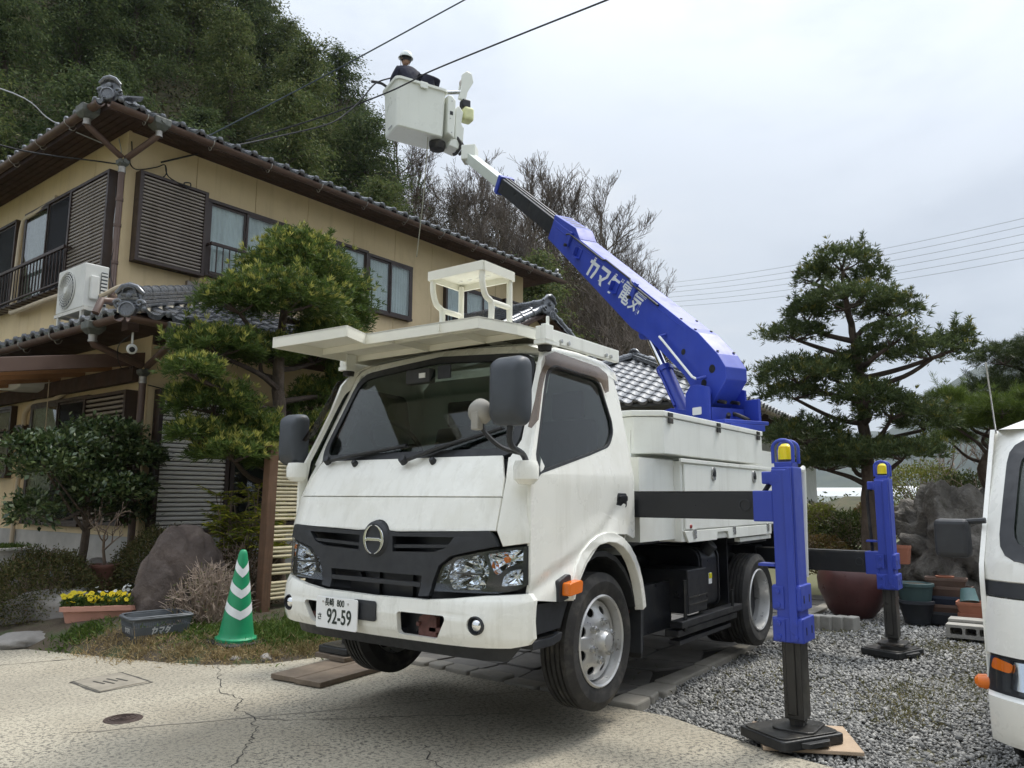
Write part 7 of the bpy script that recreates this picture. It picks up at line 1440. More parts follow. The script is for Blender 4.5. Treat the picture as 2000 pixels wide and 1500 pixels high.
# pines on the right
NEED = leafmat('pine_needle', [(.05, .085, .018), (.11, .16, .025), (.19, .24, .05)], .5, .3); NEEDD = leafmat('dark_pine_needle', [(.03, .05, .018), (.06, .085, .026), (.10, .12, .04)], .5, .2)
niwaki('pine_tree', 'bright green garden pine above the white truck at right', [(11.5, 1.27, 2.6, .22, .10), (11.5, .99, 2.45, .30, .12), (11.2, .64, 2.40, .34, .13), (11.2, 1.14, 2.23, .26, .10), (11.6, .84, 2.25, .33, .12), (11.4, .45, 2.22, .30, .13), (11.8, .59, 2.05, .26, .10), (11.8, 1.28, 2.08, .24, .10), (11.3, .2, 2.5, .35, .14)], [(12.0, .55, .3, .10), (12.0, .7, 1.1, .085), (11.8, .95, 1.6, .075), (11.6, .8, 2.0, .05), (11.4, .8, 2.35, .03)], NEED, NEED, None, .11, .004, 0, .1, 81, limb=.025, dens=1100, leafk=16, lean=.9)
niwaki('pine_tree', 'dark pine at the far right edge beyond the bright one', [(14.0, .73, 3.47, .42, .2), (14.0, .97, 3.0, .34, .14), (14.4, .60, 2.9, .34, .16), (14.5, .40, 3.36, .5, .26), (14.2, .3, 3.0, .4, .2), (14.3, .1, 3.7, .4, .2)], [(14.3, .4, .0, .12), (14.3, .45, 1.6, .10), (14.3, .5, 2.6, .07), (14.3, .4, 3.5, .03)], NEEDD, NEEDD, None, .11, .006, 0, .1, 83, limb=.03, dens=800, leafk=12, lean=.9)
baretree('thin_bare_tree', 'thin leafless sapling between the rugged rock and the pine', Vector((12.6, 1.15, .5)), (0, -.1, 1), 1.1, .035, 4, 84, TWIG, spread=.6)
baretree('thin_bare_tree', 'thin leafless sapling with budding twigs behind the rear outrigger leg', Vector((13.2, 1.75, .4)), (0, .1, 1), 1.2, .035, 4, 85, TWIG, spread=.6)
# ================================================================ wooded hill behind the house
AZ = [10, 18, 22, 24.4, 26.8, 28.5, 30.9, 37.7, 42.9, 46.5, 48.2, 50.5, 53.7, 56.8, 66, 72, 85]; TN = [.0, .0, .05, .25, .32, .36, .395, .43, .455, .50, .545, .565, .61, .66, .74, .80, .85]
def hillz(az, d):
    tn = np.interp(az, AZ, TN); top = np.maximum(0, tn * 44 + 1.3 - np.where(az < 46, 4.2, 5.6) * np.clip((az - 17) / 8, 0, 1)); f = np.clip((d - 22) / 22, 0, 1.0); return top * f ** 1.1 - .3
HSOIL, _t, _b = _mat('forest_floor'); _c = RAMP(_t, NZ(_t, .8, 6, .7), [(.3, (.035, .030, .018)), (.5, (.055, .055, .022)), (.7, (.10, .078, .045))]); _t.links.new(_c, _b.inputs['Base Color']); _b.inputs['Roughness'].default_value = .95
az_ = np.linspace(8, 90, 70); dd_ = np.concatenate([np.linspace(22, 48, 27), [60, 80]]); A2, D2 = np.meshgrid(az_, dd_, indexing='ij'); Z2 = hillz(A2, D2) + .5 * np.sin(A2 * .9) * np.cos(D2 * .35) * np.clip((D2 - 22) / 10, 0, 1); nd = len(dd_)
tag(MB().add(list(zip((D2 * np.cos(np.radians(A2))).ravel(), (D2 * np.sin(np.radians(A2))).ravel(), Z2.ravel())), [(i * nd + j, i * nd + j + 1, (i + 1) * nd + j + 1, (i + 1) * nd + j) for i in range(69) for j in range(nd - 1)]).build('hillside', HSOIL, None, True, sharp=0), kind='structure')
CED = leafmat('cedar_foliage', [(.055, .080, .034), (.10, .135, .045), (.15, .18, .06), (.21, .21, .09)], .7, .35, .12); CED2 = leafmat('cedar_dark_foliage', [(.046, .070, .032), (.082, .115, .043), (.13, .155, .058)], .7, .35, .12); OLIV = leafmat('olive_bamboo_foliage', [(.10, .09, .03), (.18, .155, .055), (.27, .22, .09)], .7, .3, .12)
def cedar(seed, H, Rr, lm, dense=19000, oliv=False):
    t = thing('cedar_tree' if not oliv else 'bamboo_clump', None, None, (0, 0, 0)); rn = random.Random(seed); g = np.random.default_rng(seed)
    MB().tube([(0, 0, -.5), (.1, .05, H * .4), (0, .1, H * .75), (0, 0, H * .96)], [.2, .15, .09, .02], 8).build('trunk', BARKD, t, True)
    m = MB(); PP = []; DD = []; nb = 46
    for i in range(nb):
        z = H * (.10 + .88 * (i / nb) ** .85); a = i * 2.4 + rn.uniform(-.5, .5); f = (z / H - .1) / .9; L = Rr * (1.05 - .85 * f ** 1.3) * rn.uniform(.65, 1.2); d = np.array([math.cos(a), math.sin(a), .25 if not oliv else .9]); e = np.array([0, 0, z]) + d * L - np.array([0, 0, .12 * L * L * (0 if oliv else 1)])
        m.tube([(0, 0, z), tuple((np.array([0, 0, z]) + e) / 2 + np.array([0, 0, .1])), tuple(e)], [.04, .025, .01], 4)
        k = int(dense / nb * (.5 + L / Rr)); s = g.random((k, 1)) ** .6; sp = .22 + .30 * L / Rr
        p = np.array([[0, 0, z]]) * (1 - s) + e[None] * s + g.normal(size=(k, 3)) * np.array([[sp, sp, sp * .6]]) * (.35 + .65 * s); PP.append(p); DD.append(unit(d[None] * .8 + g.normal(size=(k, 3)) * .55 + np.array([[0, 0, -.35 if not oliv else .1]])))
    m.build('limb', BARKD, t)
    P = np.concatenate(PP); D = np.concatenate(DD); leaf_obj('crown', P, D, g.uniform(.10, .24, len(P)) if not oliv else g.uniform(.10, .22, len(P)), g.uniform(.04, .075, len(P)) if not oliv else .028, lm, t, droop=.25); return t
def bare(seed, H):
    t = thing('bare_tree', None, None, (0, 0, 0)); m = MB(); branch_mesh(m, Vector((0, 0, -.4)), (.02, 0, 1), H * .42, .13, 5, rn=random.Random(seed), spread=.62, kids=(3, 4), shrink=.66, up=.22, curve=.13, sides=5, minr=.012, rs=.62); m.build('trunk', mat('grey_winter_twigs', (.13, .105, .085), .95, var=.3, vs=1), t); return t
PROT = {'c': [cedar(101, 8.2, 2.5, CED), cedar(102, 7.4, 2.7, CED2), cedar(103, 8.8, 2.3, CED), cedar(104, 7.8, 2.9, CED2)], 'b': [bare(111, 7.5), bare(112, 6.5), bare(113, 7.0)], 'o': [cedar(121, 4.6, 1.7, OLIV, 9000, True), cedar(122, 5.2, 1.5, OLIV, 9000, True)]}
used = set(); LBL = {'c': ('dark green cedar on the wooded hill behind the house', 'tree', 'cedars on the wooded hill'), 'b': ('leafless grey tree on the wooded hill behind the truck', 'tree', 'leafless trees on the wooded hill'), 'o': ('olive-brown bamboo clump on the wooded hill above the house roof', 'bamboo', 'bamboo clumps on the wooded hill')}
def plant(kind, az, d, s, sz=1.0):
    rn = rnd; pr = rn.choice(PROT[kind]); x, y = d * math.cos(R(az)), d * math.sin(R(az)); z = float(hillz(np.array([az]), np.array([d]))[0])
    if pr.name not in used: o = pr; used.add(pr.name)
    else: o = dup(pr)
    tag(o, *LBL[kind]); o.location = (x, y, z - .15); o.rotation_euler = (0, 0, rn.uniform(0, 6.28)); o.scale = (s, s, s * sz); return o
for d, st in ((24.5, 4.2), (28.5, 4.0), (33, 3.7), (38, 3.3), (43.0, 2.9), (46.5, 2.9)):
    a = 25.2 + rnd.uniform(0, 1.5)
    while a < 77:
        h_ = float(np.interp(a, AZ, TN)); sk = d > 42
        if a < 45.5:
            if d < 27: k = 'b' if rnd.random() < .7 else 'o'
            else: k = 'c' if rnd.random() < (.05 if a > 31 else 0) else 'b'
        elif a < 57 and d < 30: k = 'o' if rnd.random() < .62 else ('b' if rnd.random() < .5 else 'c')
        else: k = 'c' if rnd.random() < .93 else 'b'
        sc = rnd.uniform(.85, 1.15) * (.72 if (d < 27 and a > 24) else 1) * (.8 if k == 'b' and a < 46 else 1)
        if a > 24.5 or (k != 'o' and d > 30): plant(k, a + rnd.uniform(-.6, .6), d + rnd.uniform(-1.2, 1.2), sc, rnd.uniform(.92, 1.1))
        a += math.degrees(st / d) * rnd.uniform(.8, 1.2) * (.55 if k == 'b' else 1)
plant('c', 28.3, 46, .45); plant('b', 27.0, 45, .8); plant('b', 26.2, 44, .7); plant('b', 54, 46, 1.1); plant('b', 55.5, 46, 1.0); plant('b', 30.2, 45, 1.0); plant('b', 32.0, 45.5, 1.05); plant('b', 33.6, 45, 1.1); plant('b', 35.3, 46, 1.0); plant('b', 37.5, 45, 1.0)
for kind in PROT:
    for p in PROT[kind]:
        if p.name not in used:
            for c in list(p.children): bpy.data.objects.remove(c)
            bpy.data.objects.remove(p)
for i, (x, y, k, s_) in enumerate(((-6, -9, 'c', 1.0), (-1, -11, 'c', 1.1), (4, -13, 'c', 1.0), (9, -14, 'b', 1.0), (13, -13, 'c', .95), (18, -15, 'c', 1.1), (-10, -4, 'c', 1.0), (23, -14, 'c', 1.0))):
    o = dup([p for p in PROT[k] if p.name in used][0]); tag(o, ('cedar in the row of trees across the road behind the camera', 'leafless tree in the row across the road behind the camera')[k == 'b'], 'tree', 'trees across the road'); o.location = (x, y, -.1); o.rotation_euler = (0, 0, i * 1.3); o.scale = (s_, s_, s_)
# undergrowth on the slope: one uncountable mass
n = 46000; a = npr.uniform(18, 76, n); d = npr.uniform(23, 47, n); z = hillz(a, d); P = np.column_stack([d * np.cos(np.radians(a)), d * np.sin(np.radians(a)), z + npr.random(n) ** 1.6 * 1.7])
tag(leaf_obj('undergrowth', P, unit(npr.normal(size=(n, 3)) + [[0, 0, .3]]), npr.uniform(.14, .36, n), npr.uniform(.05, .11, n), leafmat('undergrowth_leaf', [(.025, .030, .012), (.055, .055, .020), (.105, .08, .035), (.15, .11, .055)], .7, .2)), 'dense brown and green undergrowth covering the wooded hill', 'undergrowth', kind='stuff')
n = 90000; a = npr.uniform(19, 47, n); d = npr.uniform(23, 47, n); z = hillz(a, d); P = np.column_stack([d * np.cos(np.radians(a)), d * np.sin(np.radians(a)), z + npr.random(n) ** 1.3 * 3.2])
tag(leaf_obj('brushwood', P, unit(npr.normal(size=(n, 3)) * .8 + [[0, 0, .8]]), npr.uniform(.3, .8, n), npr.uniform(.018, .035, n), leafmat('brush_twig', [(.055, .045, .032), (.10, .080, .055), (.15, .12, .085)], .9, .1, .1), curl=1.5), 'tangled grey-brown brushwood on the hill behind the boom', 'brushwood', kind='stuff')
# ---- neighbouring tiled outbuilding beyond the truck
XF[0] = Matrix.Translation((12.6, 4.45, 0)) @ Matrix.Rotation(R(5.5), 4, 'Z')
OBd = thing('tiled_outbuilding', 'low outbuilding with grey wavy tiled roof behind the boom turntable', 'building', (6, 2.5, 0))
MB().bb(.8, 13, .9, 5.2, 0, 2.95).build('wall', mat('grey_plaster', (.36, .36, .35), .9, var=.1), OBd)
zr_ = 4.35; EZ2 = 2.98
ro = MB().add([(0, 0, EZ2), (14, 0, EZ2), (14, 3.0, zr_), (3.0, 3.0, zr_), (0, 6, EZ2), (14, 6, EZ2), (0, 0, EZ2 - .06), (14, 0, EZ2 - .06), (0, 6, EZ2 - .06), (14, 6, EZ2 - .06)], [(0, 1, 2, 3), (0, 3, 4), (3, 2, 5, 4), (0, 6, 7, 1), (4, 8, 6, 0), (6, 8, 9, 7), (1, 7, 9, 5, 2)]).build('roof', mat('old_tile_deck', (.10, .105, .11), .5, var=.2), OBd)
TILE2 = mat('bright_silver_tile', (.20, .205, .215), .3, metal=.3, var=.2, vs=4)
roof_tiles(ro, (.1, -.06, EZ2 + .01), (1, 0, 0), (0, 3, zr_ - EZ2), 26, 14, trim=lambda u, v: v * .91 < u + .1, tm=TILE2)
roof_tiles(ro, (-.06, 6, EZ2 + .01), (0, -1, 0), (3, 0, zr_ - EZ2), 21, 14, trim=lambda u, v: v * .91 < min(u, 6 - u) + .1, tm=TILE2)
ridge(ro, (3.0, 3.0, zr_), (11, 3.0, zr_), layers=3); ridge(ro, (.05, .05, EZ2 + .05), (3.0, 3.0, zr_ + .05), r=.05, layers=2); ridge(ro, (.05, 5.95, EZ2 + .05), (3.0, 3.0, zr_ + .05), r=.05, layers=2); onigawara(ro, (2.95, 3.0, zr_), (-1, 0, 0), .6); onigawara(ro, (.05, .05, EZ2 + .05), (-.7, -.7, 0), .5)
gutter(OBd, (-.05, -.1, EZ2 - .08), (14, -.1, EZ2 - .08))
for i in range(12): MB().bb(.3 + i, .36 + i, .02, .9, EZ2 - .16, EZ2 - .062).build('rafter', SOFFIT, OBd)
XF[0] = Matrix.Identity(4)
# ---- distance: fields, greenhouses, mountains
MTN, _t, _b = _mat('far_wooded_mountain'); _c = RAMP(_t, NZ(_t, .02, 6, .7), [(.3, (.018, .030, .018)), (.7, (.055, .065, .035))]); _t.links.new(_c, _b.inputs['Base Color']); _b.inputs['Roughness'].default_value = .95
def ridge_mesh(name, D0, prof, depth, seed):
    from mathutils import noise
    az = np.linspace(prof[0][0], prof[-1][0], 160); V = []; rows = 14
    for i, a in enumerate(az):
        tn = np.interp(a, [p[0] for p in prof], [p[1] for p in prof])
        for j in range(rows):
            f = j / (rows - 1); d = D0 + depth * f; h = tn * (D0 + depth * .6) * min(1, f / .6) ** .9 * (1 if f <= .6 else 1 - (f - .6) * .5)
            p = Vector((d * math.cos(R(a)), d * math.sin(R(a)), 0)); h *= 1 + .16 * noise.noise(p * .004 + Vector((seed, 0, 0))) + .05 * noise.noise(p * .02); V.append((p.x, p.y, h - 4))
    tag(MB().add(V, [(i * rows + j, i * rows + j + 1, (i + 1) * rows + j + 1, (i + 1) * rows + j) for i in range(159) for j in range(rows - 1)]).build(name, MTN, None, True, sharp=0), kind='structure')
ridge_mesh('mountain', 1500, [(-40, .10), (-15, .15), (-4, .17), (1.9, .165), (4.1, .155), (7.1, .125), (9.1, .092), (11, .066), (14, .05), (18, .02), (22, .0)], 600, 1)
ridge_mesh('mountain', 2200, [(-10, .04), (4, .05), (9, .075), (12, .082), (15, .088), (19, .092), (26, .08), (40, .06), (60, .05)], 500, 5)
GHW = mat('greenhouse_white', (.72, .73, .72), .5, var=.05)
for i, (a, d, L) in enumerate(((7.6, 120, 14), (5.6, 135, 16), (10.2, 150, 12), (13.2, 140, 10), (15.0, 160, 14))):
    x, y = d * math.cos(R(a)), d * math.sin(R(a)); XF[0] = Matrix.Translation((x, y, -.1)) @ Matrix.Rotation(R(80 + i * 7), 4, 'Z')
    t = thing('greenhouse', ('white greenhouse in the far fields, %s' % ('seen above the rugged rock', 'seen beside the white truck', 'seen left of the rear outrigger leg', 'seen right of the pruned tree trunk', 'seen left of the pruned tree trunk')[i]), 'greenhouse', (0, 0, 0))
    MB().prism([(-3, 0), (3, 0), (3, 1.8), (2.2, 2.7), (0, 3.2), (-2.2, 2.7), (-3, 1.8)], -L / 2, L / 2, lambda y_, z_, t_: (t_, y_, z_)).build('shell', GHW, t); MB().bb(-L / 2 - .05, -L / 2 - .01, -.6, .6, 0, 2.0).build('door', GALV, t)
    XF[0] = Matrix.Identity(4)
hedge = [(a, d) for a in np.arange(2, 24, .8) for d in (rnd.uniform(60, 100),)]
for i, (a, d) in enumerate(hedge):
    x, y = d * math.cos(R(a)), d * math.sin(R(a)); n = 420; hgt = rnd.uniform(.6, 1.5); P = np.array([[x, y, .2]]) + npr.normal(size=(n, 3)) * np.array([[1.3, 1.3, .4]]) * hgt; P[:, 2] = np.abs(P[:, 2])
    o = leaf_obj('field_bush', P, unit(npr.normal(size=(n, 3))), npr.uniform(.25, .5, n), .16, HB1 if i % 3 else HB3); tag(o, 'small bush far off in the fields on the right', 'bush', 'bushes far off in the fields')
# ---- overhead wires
def wire(P, r_, m, label, name='overhead_cable', grp=None): tag(MB().tube(curve_pts(P), r_, 6).build(name, m, None, True), label, 'cable', grp)
wire([(8.2, 1.5, 7.7), (8.53, 4.63, 8.02), (8.70, 6.25, 8.19), (8.91, 8.15, 8.38), (8.74, 8.51, 8.21), (8.47, 8.85, 7.98), (8.15, 9.86, 7.78), (7.7, 11.5, 7.6)], .014, CABLE, 'thick black cable running past the bucket from the upper right')
wire([(8.74, 8.92, 8.43), (8.57, 9.15, 8.32), (8.33, 9.23, 7.94), (8.10, 9.28, 7.64), (7.74, 9.35, 7.29), (6.98, 9.64, 6.85), (6.03, 9.75, 6.30), (5.22, 9.72, 5.80)], .013, CABLE, 'black service cable from the workers in the bucket to the house wall')
wire([(8.7, 5.4, 9.3), (8.09, 6.8, 8.65), (7.21, 8.76, 7.71), (6.26, 9.5, 6.80), (5.75, 9.75, 6.32)], .012, mat('green_cable', (.035, .05, .06), .6), 'dark green cable reaching the house eave above the shutter')
wire([(2.0, 10.3, 6.1), (3.64, 10.50, 6.35), (4.15, 10.55, 6.2), (4.75, 10.2, 5.98)], .008, CABLEW, 'pale grey cable entering from the left to the house corner')
wire([(2.0, 10.6, 5.75), (3.6, 10.6, 5.66), (4.6, 10.1, 5.68), (4.75, 9.8, 5.62)], .010, CABLE, 'black cable entering from the left to the house corner bracket')
for i in range(6):
    t0, t1 = .311 - .0105 * i * (.9 if i else 1), .287 - .0062 * i; D_ = 160
    a0, a1 = Vector((D_ * math.cos(R(-4)), D_ * math.sin(R(-4)), (t0 + .006) * D_ + 1.3)), Vector((210 * math.cos(R(26)), 210 * math.sin(R(26)), (t1 - .01) * 210 + 1.3)); md = (a0 + a1) / 2 - Vector((0, 0, 4.0)); q = [a0, md, a1]
    wire([a0, a0.lerp(a1, .25) - Vector((0, 0, 1.5)), a0.lerp(a1, .5) - Vector((0, 0, 2)), a0.lerp(a1, .75) - Vector((0, 0, 1.5)), a1], .035, mat('power_line', (.12, .13, .15), .6), 'thin distant power line crossing the sky at the right', 'power_line', 'distant power lines')
# ---- workers in the bucket
NAVY = mat('navy_work_jacket', (.014, .015, .030), .85, var=.25, vs=9, bump=.5, bs=18, bd=.02); SKIN = mat('skin', (.45, .27, .19), .6, var=.06); HELM = mat('white_helmet', (.74, .78, .76), .3, var=.03); DHAIR = mat('dark_hair', (.012, .010, .009), .7)
def person(label, joints, head, look):
    """joints: name -> (pos, radius); body is one continuous skinned surface rooted at the pelvis"""
    t = thing('person', label, 'person', joints['pelvis'][0][:2] + (ZB + .05,))
    order = list(joints); E_ = [('pelvis', 'waist'), ('waist', 'chest'), ('chest', 'neck'), ('chest', 'ls'), ('ls', 'le'), ('le', 'lw'), ('chest', 'rs'), ('rs', 're'), ('re', 'rw'), ('pelvis', 'lh'), ('lh', 'lk'), ('lk', 'la'), ('la', 'lt'), ('pelvis', 'rh'), ('rh', 'rk'), ('rk', 'ra'), ('ra', 'rt')]
    me = bpy.data.meshes.new('body'); me.from_pydata([joints[n_][0] for n_ in order], [(order.index(a), order.index(b)) for a, b in E_], [])
    o = bpy.data.objects.new('body', me); COL.objects.link(o); sm = o.modifiers.new('skin', 'SKIN'); me.materials.append(NAVY)
    sv = me.skin_vertices[0].data
    for i, n_ in enumerate(order): r_ = joints[n_][1]; sv[i].radius = r_ if isinstance(r_, tuple) else (r_, r_); sv[i].use_root = (n_ == 'pelvis')
    sb = o.modifiers.new('subsurf', 'SUBSURF'); sb.levels = 2; sb.render_levels = 2; sm.use_smooth_shade = True; own(o, t)
    h = Vector(head); l_ = Vector(look).normalized(); sd = l_.cross(Vector((0, 0, 1))).normalized(); up = sd.cross(l_)
    hm = rock('head', (0, 0, 0), (.076, .095, .115), SKIN, 1, 3, .0, 1, None); Mh = Matrix.Translation(h) @ Matrix((sd, l_, up)).transposed().to_4x4(); hm.data.transform(Mh); own(hm, t)
    MB().lathe([(.0, .028), (.016, .01), (.018, -.02), (0, -.03)], h + l_ * .085, up, 8).build('nose', SKIN, hm, True)
    for s in (-1, 1): MB().lathe([(0, .012), (.018, .01), (.026, 0), (0, -.01)], h + sd * s * .076 - up * .005, sd * s, 10).build('ear', SKIN, hm, True); MB().lathe([(0, .006), (.011, .003), (.012, -.004)], h + l_ * .082 + sd * s * .030 + up * .008, l_, 8).build('eye', DHAIR, hm, True)
    MB().lathe([(0, .004), (.02, .002), (.022, -.004)], h + l_ * .086 - up * .055, l_, 8).build('mouth', mat('lips', (.35, .15, .12), .6), hm, True)
    MB().lathe([(.082, -.05), (.088, .0), (.084, .05), (.06, .09)], h - l_ * .012, up, 16).build('hair', DHAIR, hm, True)
    he = MB().lathe([(.118, .03), (.120, .04), (.112, .075), (.095, .115), (.06, .145), (.02, .156), (0, .157)], h, up, 24).build('helmet', HELM, t, True); MB().lathe([(.112, .03), (.135, .022), (.136, .028), (.112, .042)], h + l_ * .01, up, 24).build('brim', HELM, he, True); MB().tube([h + sd * .11 + up * .03, h + sd * .07 + l_ * .05 - up * .12, h - sd * .07 + l_ * .05 - up * .12, h - sd * .11 + up * .03], .006, 5).build('chin_strap', CABLE, he)
    for a, b in (('lw', 'le'), ('rw', 're')):
        wv = Vector(joints[a][0]); dv = (wv - Vector(joints[b][0])).normalized(); s_ = dv.orthogonal().normalized(); v_ = dv.cross(s_); m = MB().tube([wv - dv * .02, wv + dv * .05, wv + dv * .09], [.030, .042, .034], 10)
        for i in range(4): o_ = wv + dv * .085 + s_ * (.026 - .0175 * i); Lf = (.065, .075, .07, .055)[i]; m.tube([o_, o_ + dv * Lf * .5 + v_ * .01, o_ + dv * Lf * .8 + v_ * .035, o_ + dv * Lf * .75 + v_ * .055], [.010, .0095, .009, .007], 6)
        o_ = wv + dv * .03 + s_ * .035; m.tube([o_, o_ + s_ * .025 + dv * .025 + v_ * .012, o_ + s_ * .022 + dv * .05 + v_ * .035], [.012, .010, .008], 6); m.build('glove', mat('white_work_glove', (.55, .55, .52), .85), t, True)
    return t
def B3(a, b, z): return tuple(bk(a, b, z))
F0 = ZB + .09
J1 = {'pelvis': (B3(.34, .34, F0 + .80), (.15, .12)), 'waist': (B3(.335, .335, F0 + .95), (.145, .12)), 'chest': (B3(.315, .36, F0 + 1.14), (.17, .125)), 'neck': (B3(.30, .40, F0 + 1.29), .06), 'ls': (B3(.14, .37, F0 + 1.17), .082), 'le': (B3(.06, .42, F0 + .97), .062), 'lw': (B3(.10, .58, F0 + .90), .045), 'rs': (B3(.49, .36, F0 + 1.17), .082), 're': (B3(.56, .40, F0 + .98), .062), 'rw': (B3(.46, .58, F0 + .94), .045),
      'lh': (B3(.25, .34, F0 + .74), .10), 'lk': (B3(.24, .40, F0 + .40), .075), 'la': (B3(.23, .32, F0 + .06), .05), 'lt': (B3(.23, .44, F0 + .03), .045), 'rh': (B3(.43, .34, F0 + .74), .10), 'rk': (B3(.44, .40, F0 + .40), .075), 'ra': (B3(.44, .32, F0 + .06), .05), 'rt': (B3(.44, .44, F0 + .03), .045)}
person('standing worker in navy jacket and white helmet in the bucket, back turned', J1, B3(.295, .41, F0 + 1.43), Vector((eS.x - .15 * eL.x, eS.y - .15 * eL.y, .05)))
F2 = F0 + .16
J2 = {'pelvis': (B3(.64, .26, F2 + .72), (.15, .13)), 'waist': (B3(.66, .25, F2 + .90), (.15, .13)), 'chest': (B3(.72, .31, F2 + .99), (.17, .135)), 'neck': (B3(.76, .44, F2 + .92), .06), 'ls': (B3(.56, .32, F2 + .94), .085), 'le': (B3(.54, .46, F2 + .72), .06), 'lw': (B3(.60, .54, F2 + .58), .045), 'rs': (B3(.85, .28, F2 + .93), .085), 're': (B3(.83, .40, F2 + .70), .06), 'rw': (B3(.76, .52, F2 + .58), .045),
      'lh': (B3(.59, .28, F2 + .60), .10), 'lk': (B3(.58, .42, F2 + .34), .075), 'la': (B3(.60, .30, F2 + .06), .05), 'lt': (B3(.60, .42, F2 + .03), .045), 'rh': (B3(.75, .28, F2 + .60), .10), 'rk': (B3(.76, .42, F2 + .34), .075), 'ra': (B3(.76, .30, F2 + .06), .05), 'rt': (B3(.76, .42, F2 + .03), .045)}
person('second worker in navy jacket bending down in the bucket, only the back showing', J2, B3(.76, .52, F2 + .74), Vector((eS.x, eS.y, -.9)))
wire([B3(-.30, .52, ZR + .10), B3(-.12, .52, ZR + .12), B3(.02, .52, ZR + .06), B3(.10, .58, ZR + .02)], .026, CABLE, 'thick dark cable end held over the left rim of the bucket', 'cable_end')
wire([B3(.30, .55, ZR + .20), B3(.62, .56, ZR + .22), B3(.86, .56, ZR + .22)], .012, CABLE, 'short dark rod held above the bucket beside the standing worker', 'rod')
# ---- second white truck at the right edge
T2 = thing('parked_truck', 'white cab of a second truck cut off at the right edge of the yard', 'truck', (5.0, -.45, 0))
WH2 = mat('second_truck_white', (.76, .755, .71), .3, var=.03, coat=.3, streak=((.6, .59, .53), 9, .55, .3))
P2 = [(.22, 4.06), (.30, 4.01), (.45, 4.0), (.60, 4.03), (.78, 4.05), (1.02, 4.11), (1.30, 4.30), (1.62, 4.58), (1.70, 4.70)]; C2, H2 = -.44, .83
def fx2(y, z): d = min(abs(y) / H2, 1); return lerp(z, P2) + .20 * d ** 6
INSIDE2 = Vector((5, -.45, 1)); _sv = INSIDE.copy(); INSIDE.xyz = INSIDE2
def p2(name, outer, holes, m, off=0, th=.012, par=T2): return MB().panel(outer, holes, lambda y, z: (fx2(y, z) + off, C2 + y - math.copysign(max(0, z - 1.0) * .09 * (abs(y) / H2), y), z), [-.82, -.80, -.76, -.7, -.6, -.4, 0, .4, .6, .7, .76, .80, .82], [.3, .45, .6, .78, .9, 1.02, 1.1, 1.2, 1.3, 1.45, 1.6], th).build(name, m, par, True, sharp=40)
p2('front_panel', [(-.83, .615), (.83, .615), (.83, .86), (-.83, .86)], [], WH2); p2('black_band', [(-.83, .866), (.83, .866), (.83, .93), (-.83, .93)], [], PLAST, .004)
wi2 = fillet([(-.72, 1.06), (.72, 1.06), (.70, 1.56), (-.70, 1.56)], .10)
p2('cab_face', [(-.83, .936), (.83, .936), (.83, 1.66), (-.83, 1.66)], [wi2], WH2); ws2 = p2('windscreen', wi2, [], GLASSW, .006, .004)
wo2 = fillet([(-.76, 1.02), (.76, 1.02), (.74, 1.60), (-.74, 1.60)], .12); p2('windscreen_seal', wo2, [fillet([(-.70, 1.08), (.70, 1.08), (.68, 1.54), (-.68, 1.54)], .09)], PLAST, -.005, .01, ws2)
p2('bumper', [(-.83, .24), (.83, .24), (.83, .44), (-.83, .44)], [], WH2, -.03, .05); p2('lamp_band', [(-.83, .446), (.83, .446), (.83, .61), (-.83, .61)], [], PLAST, .03)
for s in (-1, 1):
    hl2 = p2('headlight', [(s * y, z) for y, z in ((.50, .46), (.50, .60), (.826, .605), (.826, .47))], [], LENS, -.002, .006); p2('reflector', [(s * y, z) for y, z in ((.52, .47), (.52, .59), (.72, .595), (.74, .48))], [], MIRR, .02, .006, hl2); p2('turn_signal', [(s * y, z) for y, z in fillet([(.735, .545), (.725, .585), (.80, .60), (.815, .55)], .015)], [], AMBER, .006, .006, hl2)
    MB().lathe([(.03, -.03), (.034, .0), (.03, .03), (.015, .045), (0, .047)], (4.26, C2 + s * (H2 + .012), .475), (0, s, 0), 14).build('side_marker', AMBER, T2, True)
    sd2 = [(4.24, .44), (4.24, .95), (4.30, 1.05), (4.72, 1.66), (5.3, 1.66), (5.42, 1.05), (5.42, .44), (5.2, .44), (5.1, .75), (4.75, .75), (4.6, .44)]; wn2 = fillet([(4.42, 1.05), (4.76, 1.56), (5.22, 1.56), (5.32, 1.05)], .05)
    d2 = MB().panel(sd2, [wn2], lambda x, z: (x, C2 + s * (H2 + .004 - max(0, z - 1.0) * .09), z), [], [.9, 1.0, 1.2, 1.4], .02).build('door', WH2, T2, True); MB().panel(wn2, [], lambda x, z: (x, C2 + s * (H2 - .01 - max(0, z - 1.0) * .09), z), [], [], .004).build('door_window', GLASS, d2)
    MB().bb(4.32, 4.44, min(C2 + s * .87, C2 + s * 1.02), max(C2 + s * .87, C2 + s * 1.02), 1.02, 1.205).build('mirror', PLAST, T2, bevel=.025, seg=3); MB().tube([(4.36, C2 + s * .80, 1.2), (4.38, C2 + s * .90, 1.19)], .014, 8).build('mirror_arm', PLAST, T2)
    w2 = MB().lathe([(.20, -.09), (.29, -.095), (.31, -.07), (.31, .07), (.29, .095), (.20, .09)], (4.92, C2 + s * .70, .31), (0, 1, 0), 40).build('wheel', RUBBER, T2, True); MB().lathe([(.20, -.06), (.18, -.02), (.06, -.03), (0, -.03)], (4.92, C2 + s * .70, .31), (0, -s, 0), 28).build('rim', STEELW, w2, True)
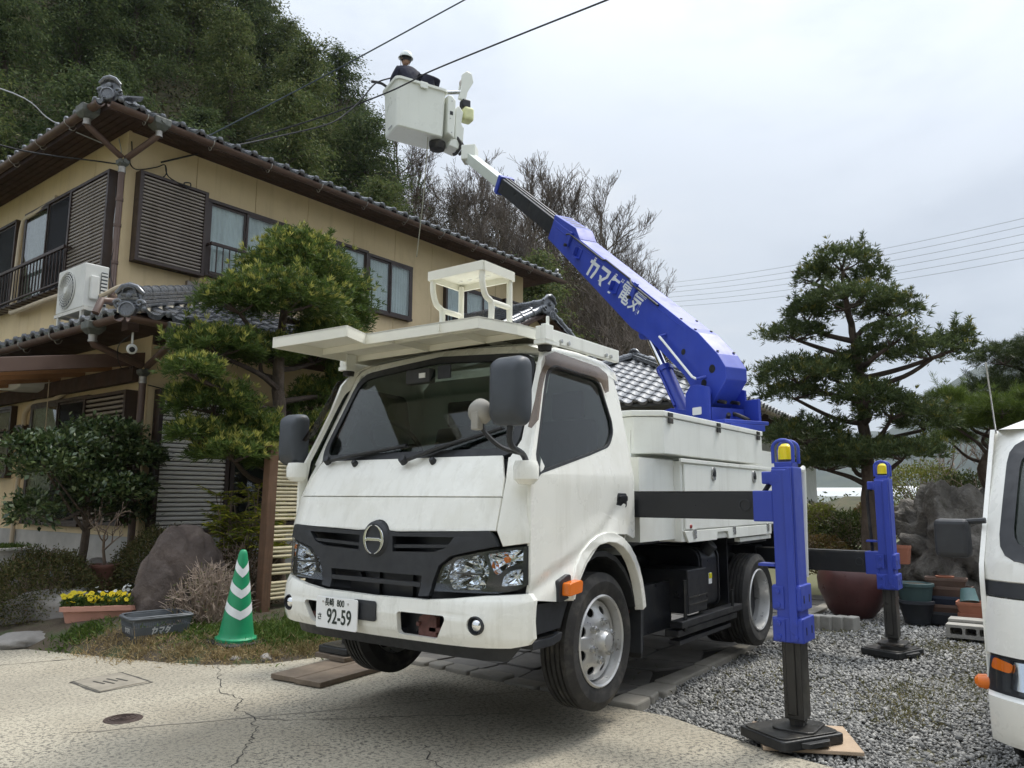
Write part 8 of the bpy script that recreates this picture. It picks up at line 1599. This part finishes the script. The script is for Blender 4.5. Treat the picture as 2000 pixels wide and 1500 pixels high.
MB().add([(4.66, C2 - .74, 1.655), (4.66, C2 + .74, 1.655), (5.4, C2 + .76, 1.66), (5.4, C2 - .76, 1.66), (4.86, C2 - .62, 1.72), (4.86, C2 + .62, 1.72), (5.35, C2 + .66, 1.73), (5.35, C2 - .66, 1.73)], [(0, 1, 5, 4), (1, 2, 6, 5), (2, 3, 7, 6), (3, 0, 4, 7), (4, 5, 6, 7)]).build('cab_roof', WH2, T2, bevel=.03, seg=3)
MB().bb(5.40, 5.44, C2 - .8, C2 + .8, .44, 1.66).build('cab_back_wall', WH2, T2); MB().bb(4.35, 5.4, C2 - .78, C2 + .78, .62, .66).build('cab_floor', DARKIN, T2); MB().bb(4.36, 4.60, C2 - .76, C2 + .76, .90, 1.04).build('dashboard', DARKIN, T2, bevel=.03)
for y in (-.4, .4): MB().prism(fillet([(4.85, .8), (5.15, .8), (5.3, 1.4), (5.2, 1.42), (5.1, .95), (4.85, .92)], .04), y - .24, y + .24, lambda x, z, t: (x, C2 + t, z)).build('seat', SEATM, T2, True, bevel=.02)
MB().bb(5.5, 8.6, C2 - .8, C2 + .8, .60, .66).bb(5.5, 8.6, C2 - .80, C2 - .77, .66, .98).bb(5.5, 8.6, C2 + .77, C2 + .80, .66, .98).build('load_bed', WH2, T2); MB().bb(4.5, 8.5, C2 - .35, C2 + .35, .42, .56).build('chassis', BLACKP, T2)
for s in (-1, 1): MB().lathe([(.20, -.09), (.29, -.095), (.31, -.07), (.31, .07), (.29, .095), (.20, .09)], (7.5, C2 + s * .68, .31), (0, 1, 0), 32).build('wheel', RUBBER, T2, True)
MB().cyl((4.72, C2 + .75, 1.64), (4.60, C2 + .76, 2.0), .004, 5).build('aerial', INOX, T2); INSIDE.xyz = _sv

# ---- the air between here and the mountains
HZ, _t, _b = _mat('haze_air'); _t.nodes.remove(_b); _v = _t.nodes.new('ShaderNodeVolumePrincipled'); _v.inputs['Color'].default_value = (.72, .82, .95, 1); _v.inputs['Density'].default_value = .00013; _v.inputs['Anisotropy'].default_value = .2
_t.links.new(_v.outputs[0], _t.nodes['Material Output'].inputs['Volume'])
tag(MB().bb(-3100, 3100, -3100, 3100, -9, 400).build('haze', HZ), 'thin bluish air haze over the valley', 'haze', kind='stuff')
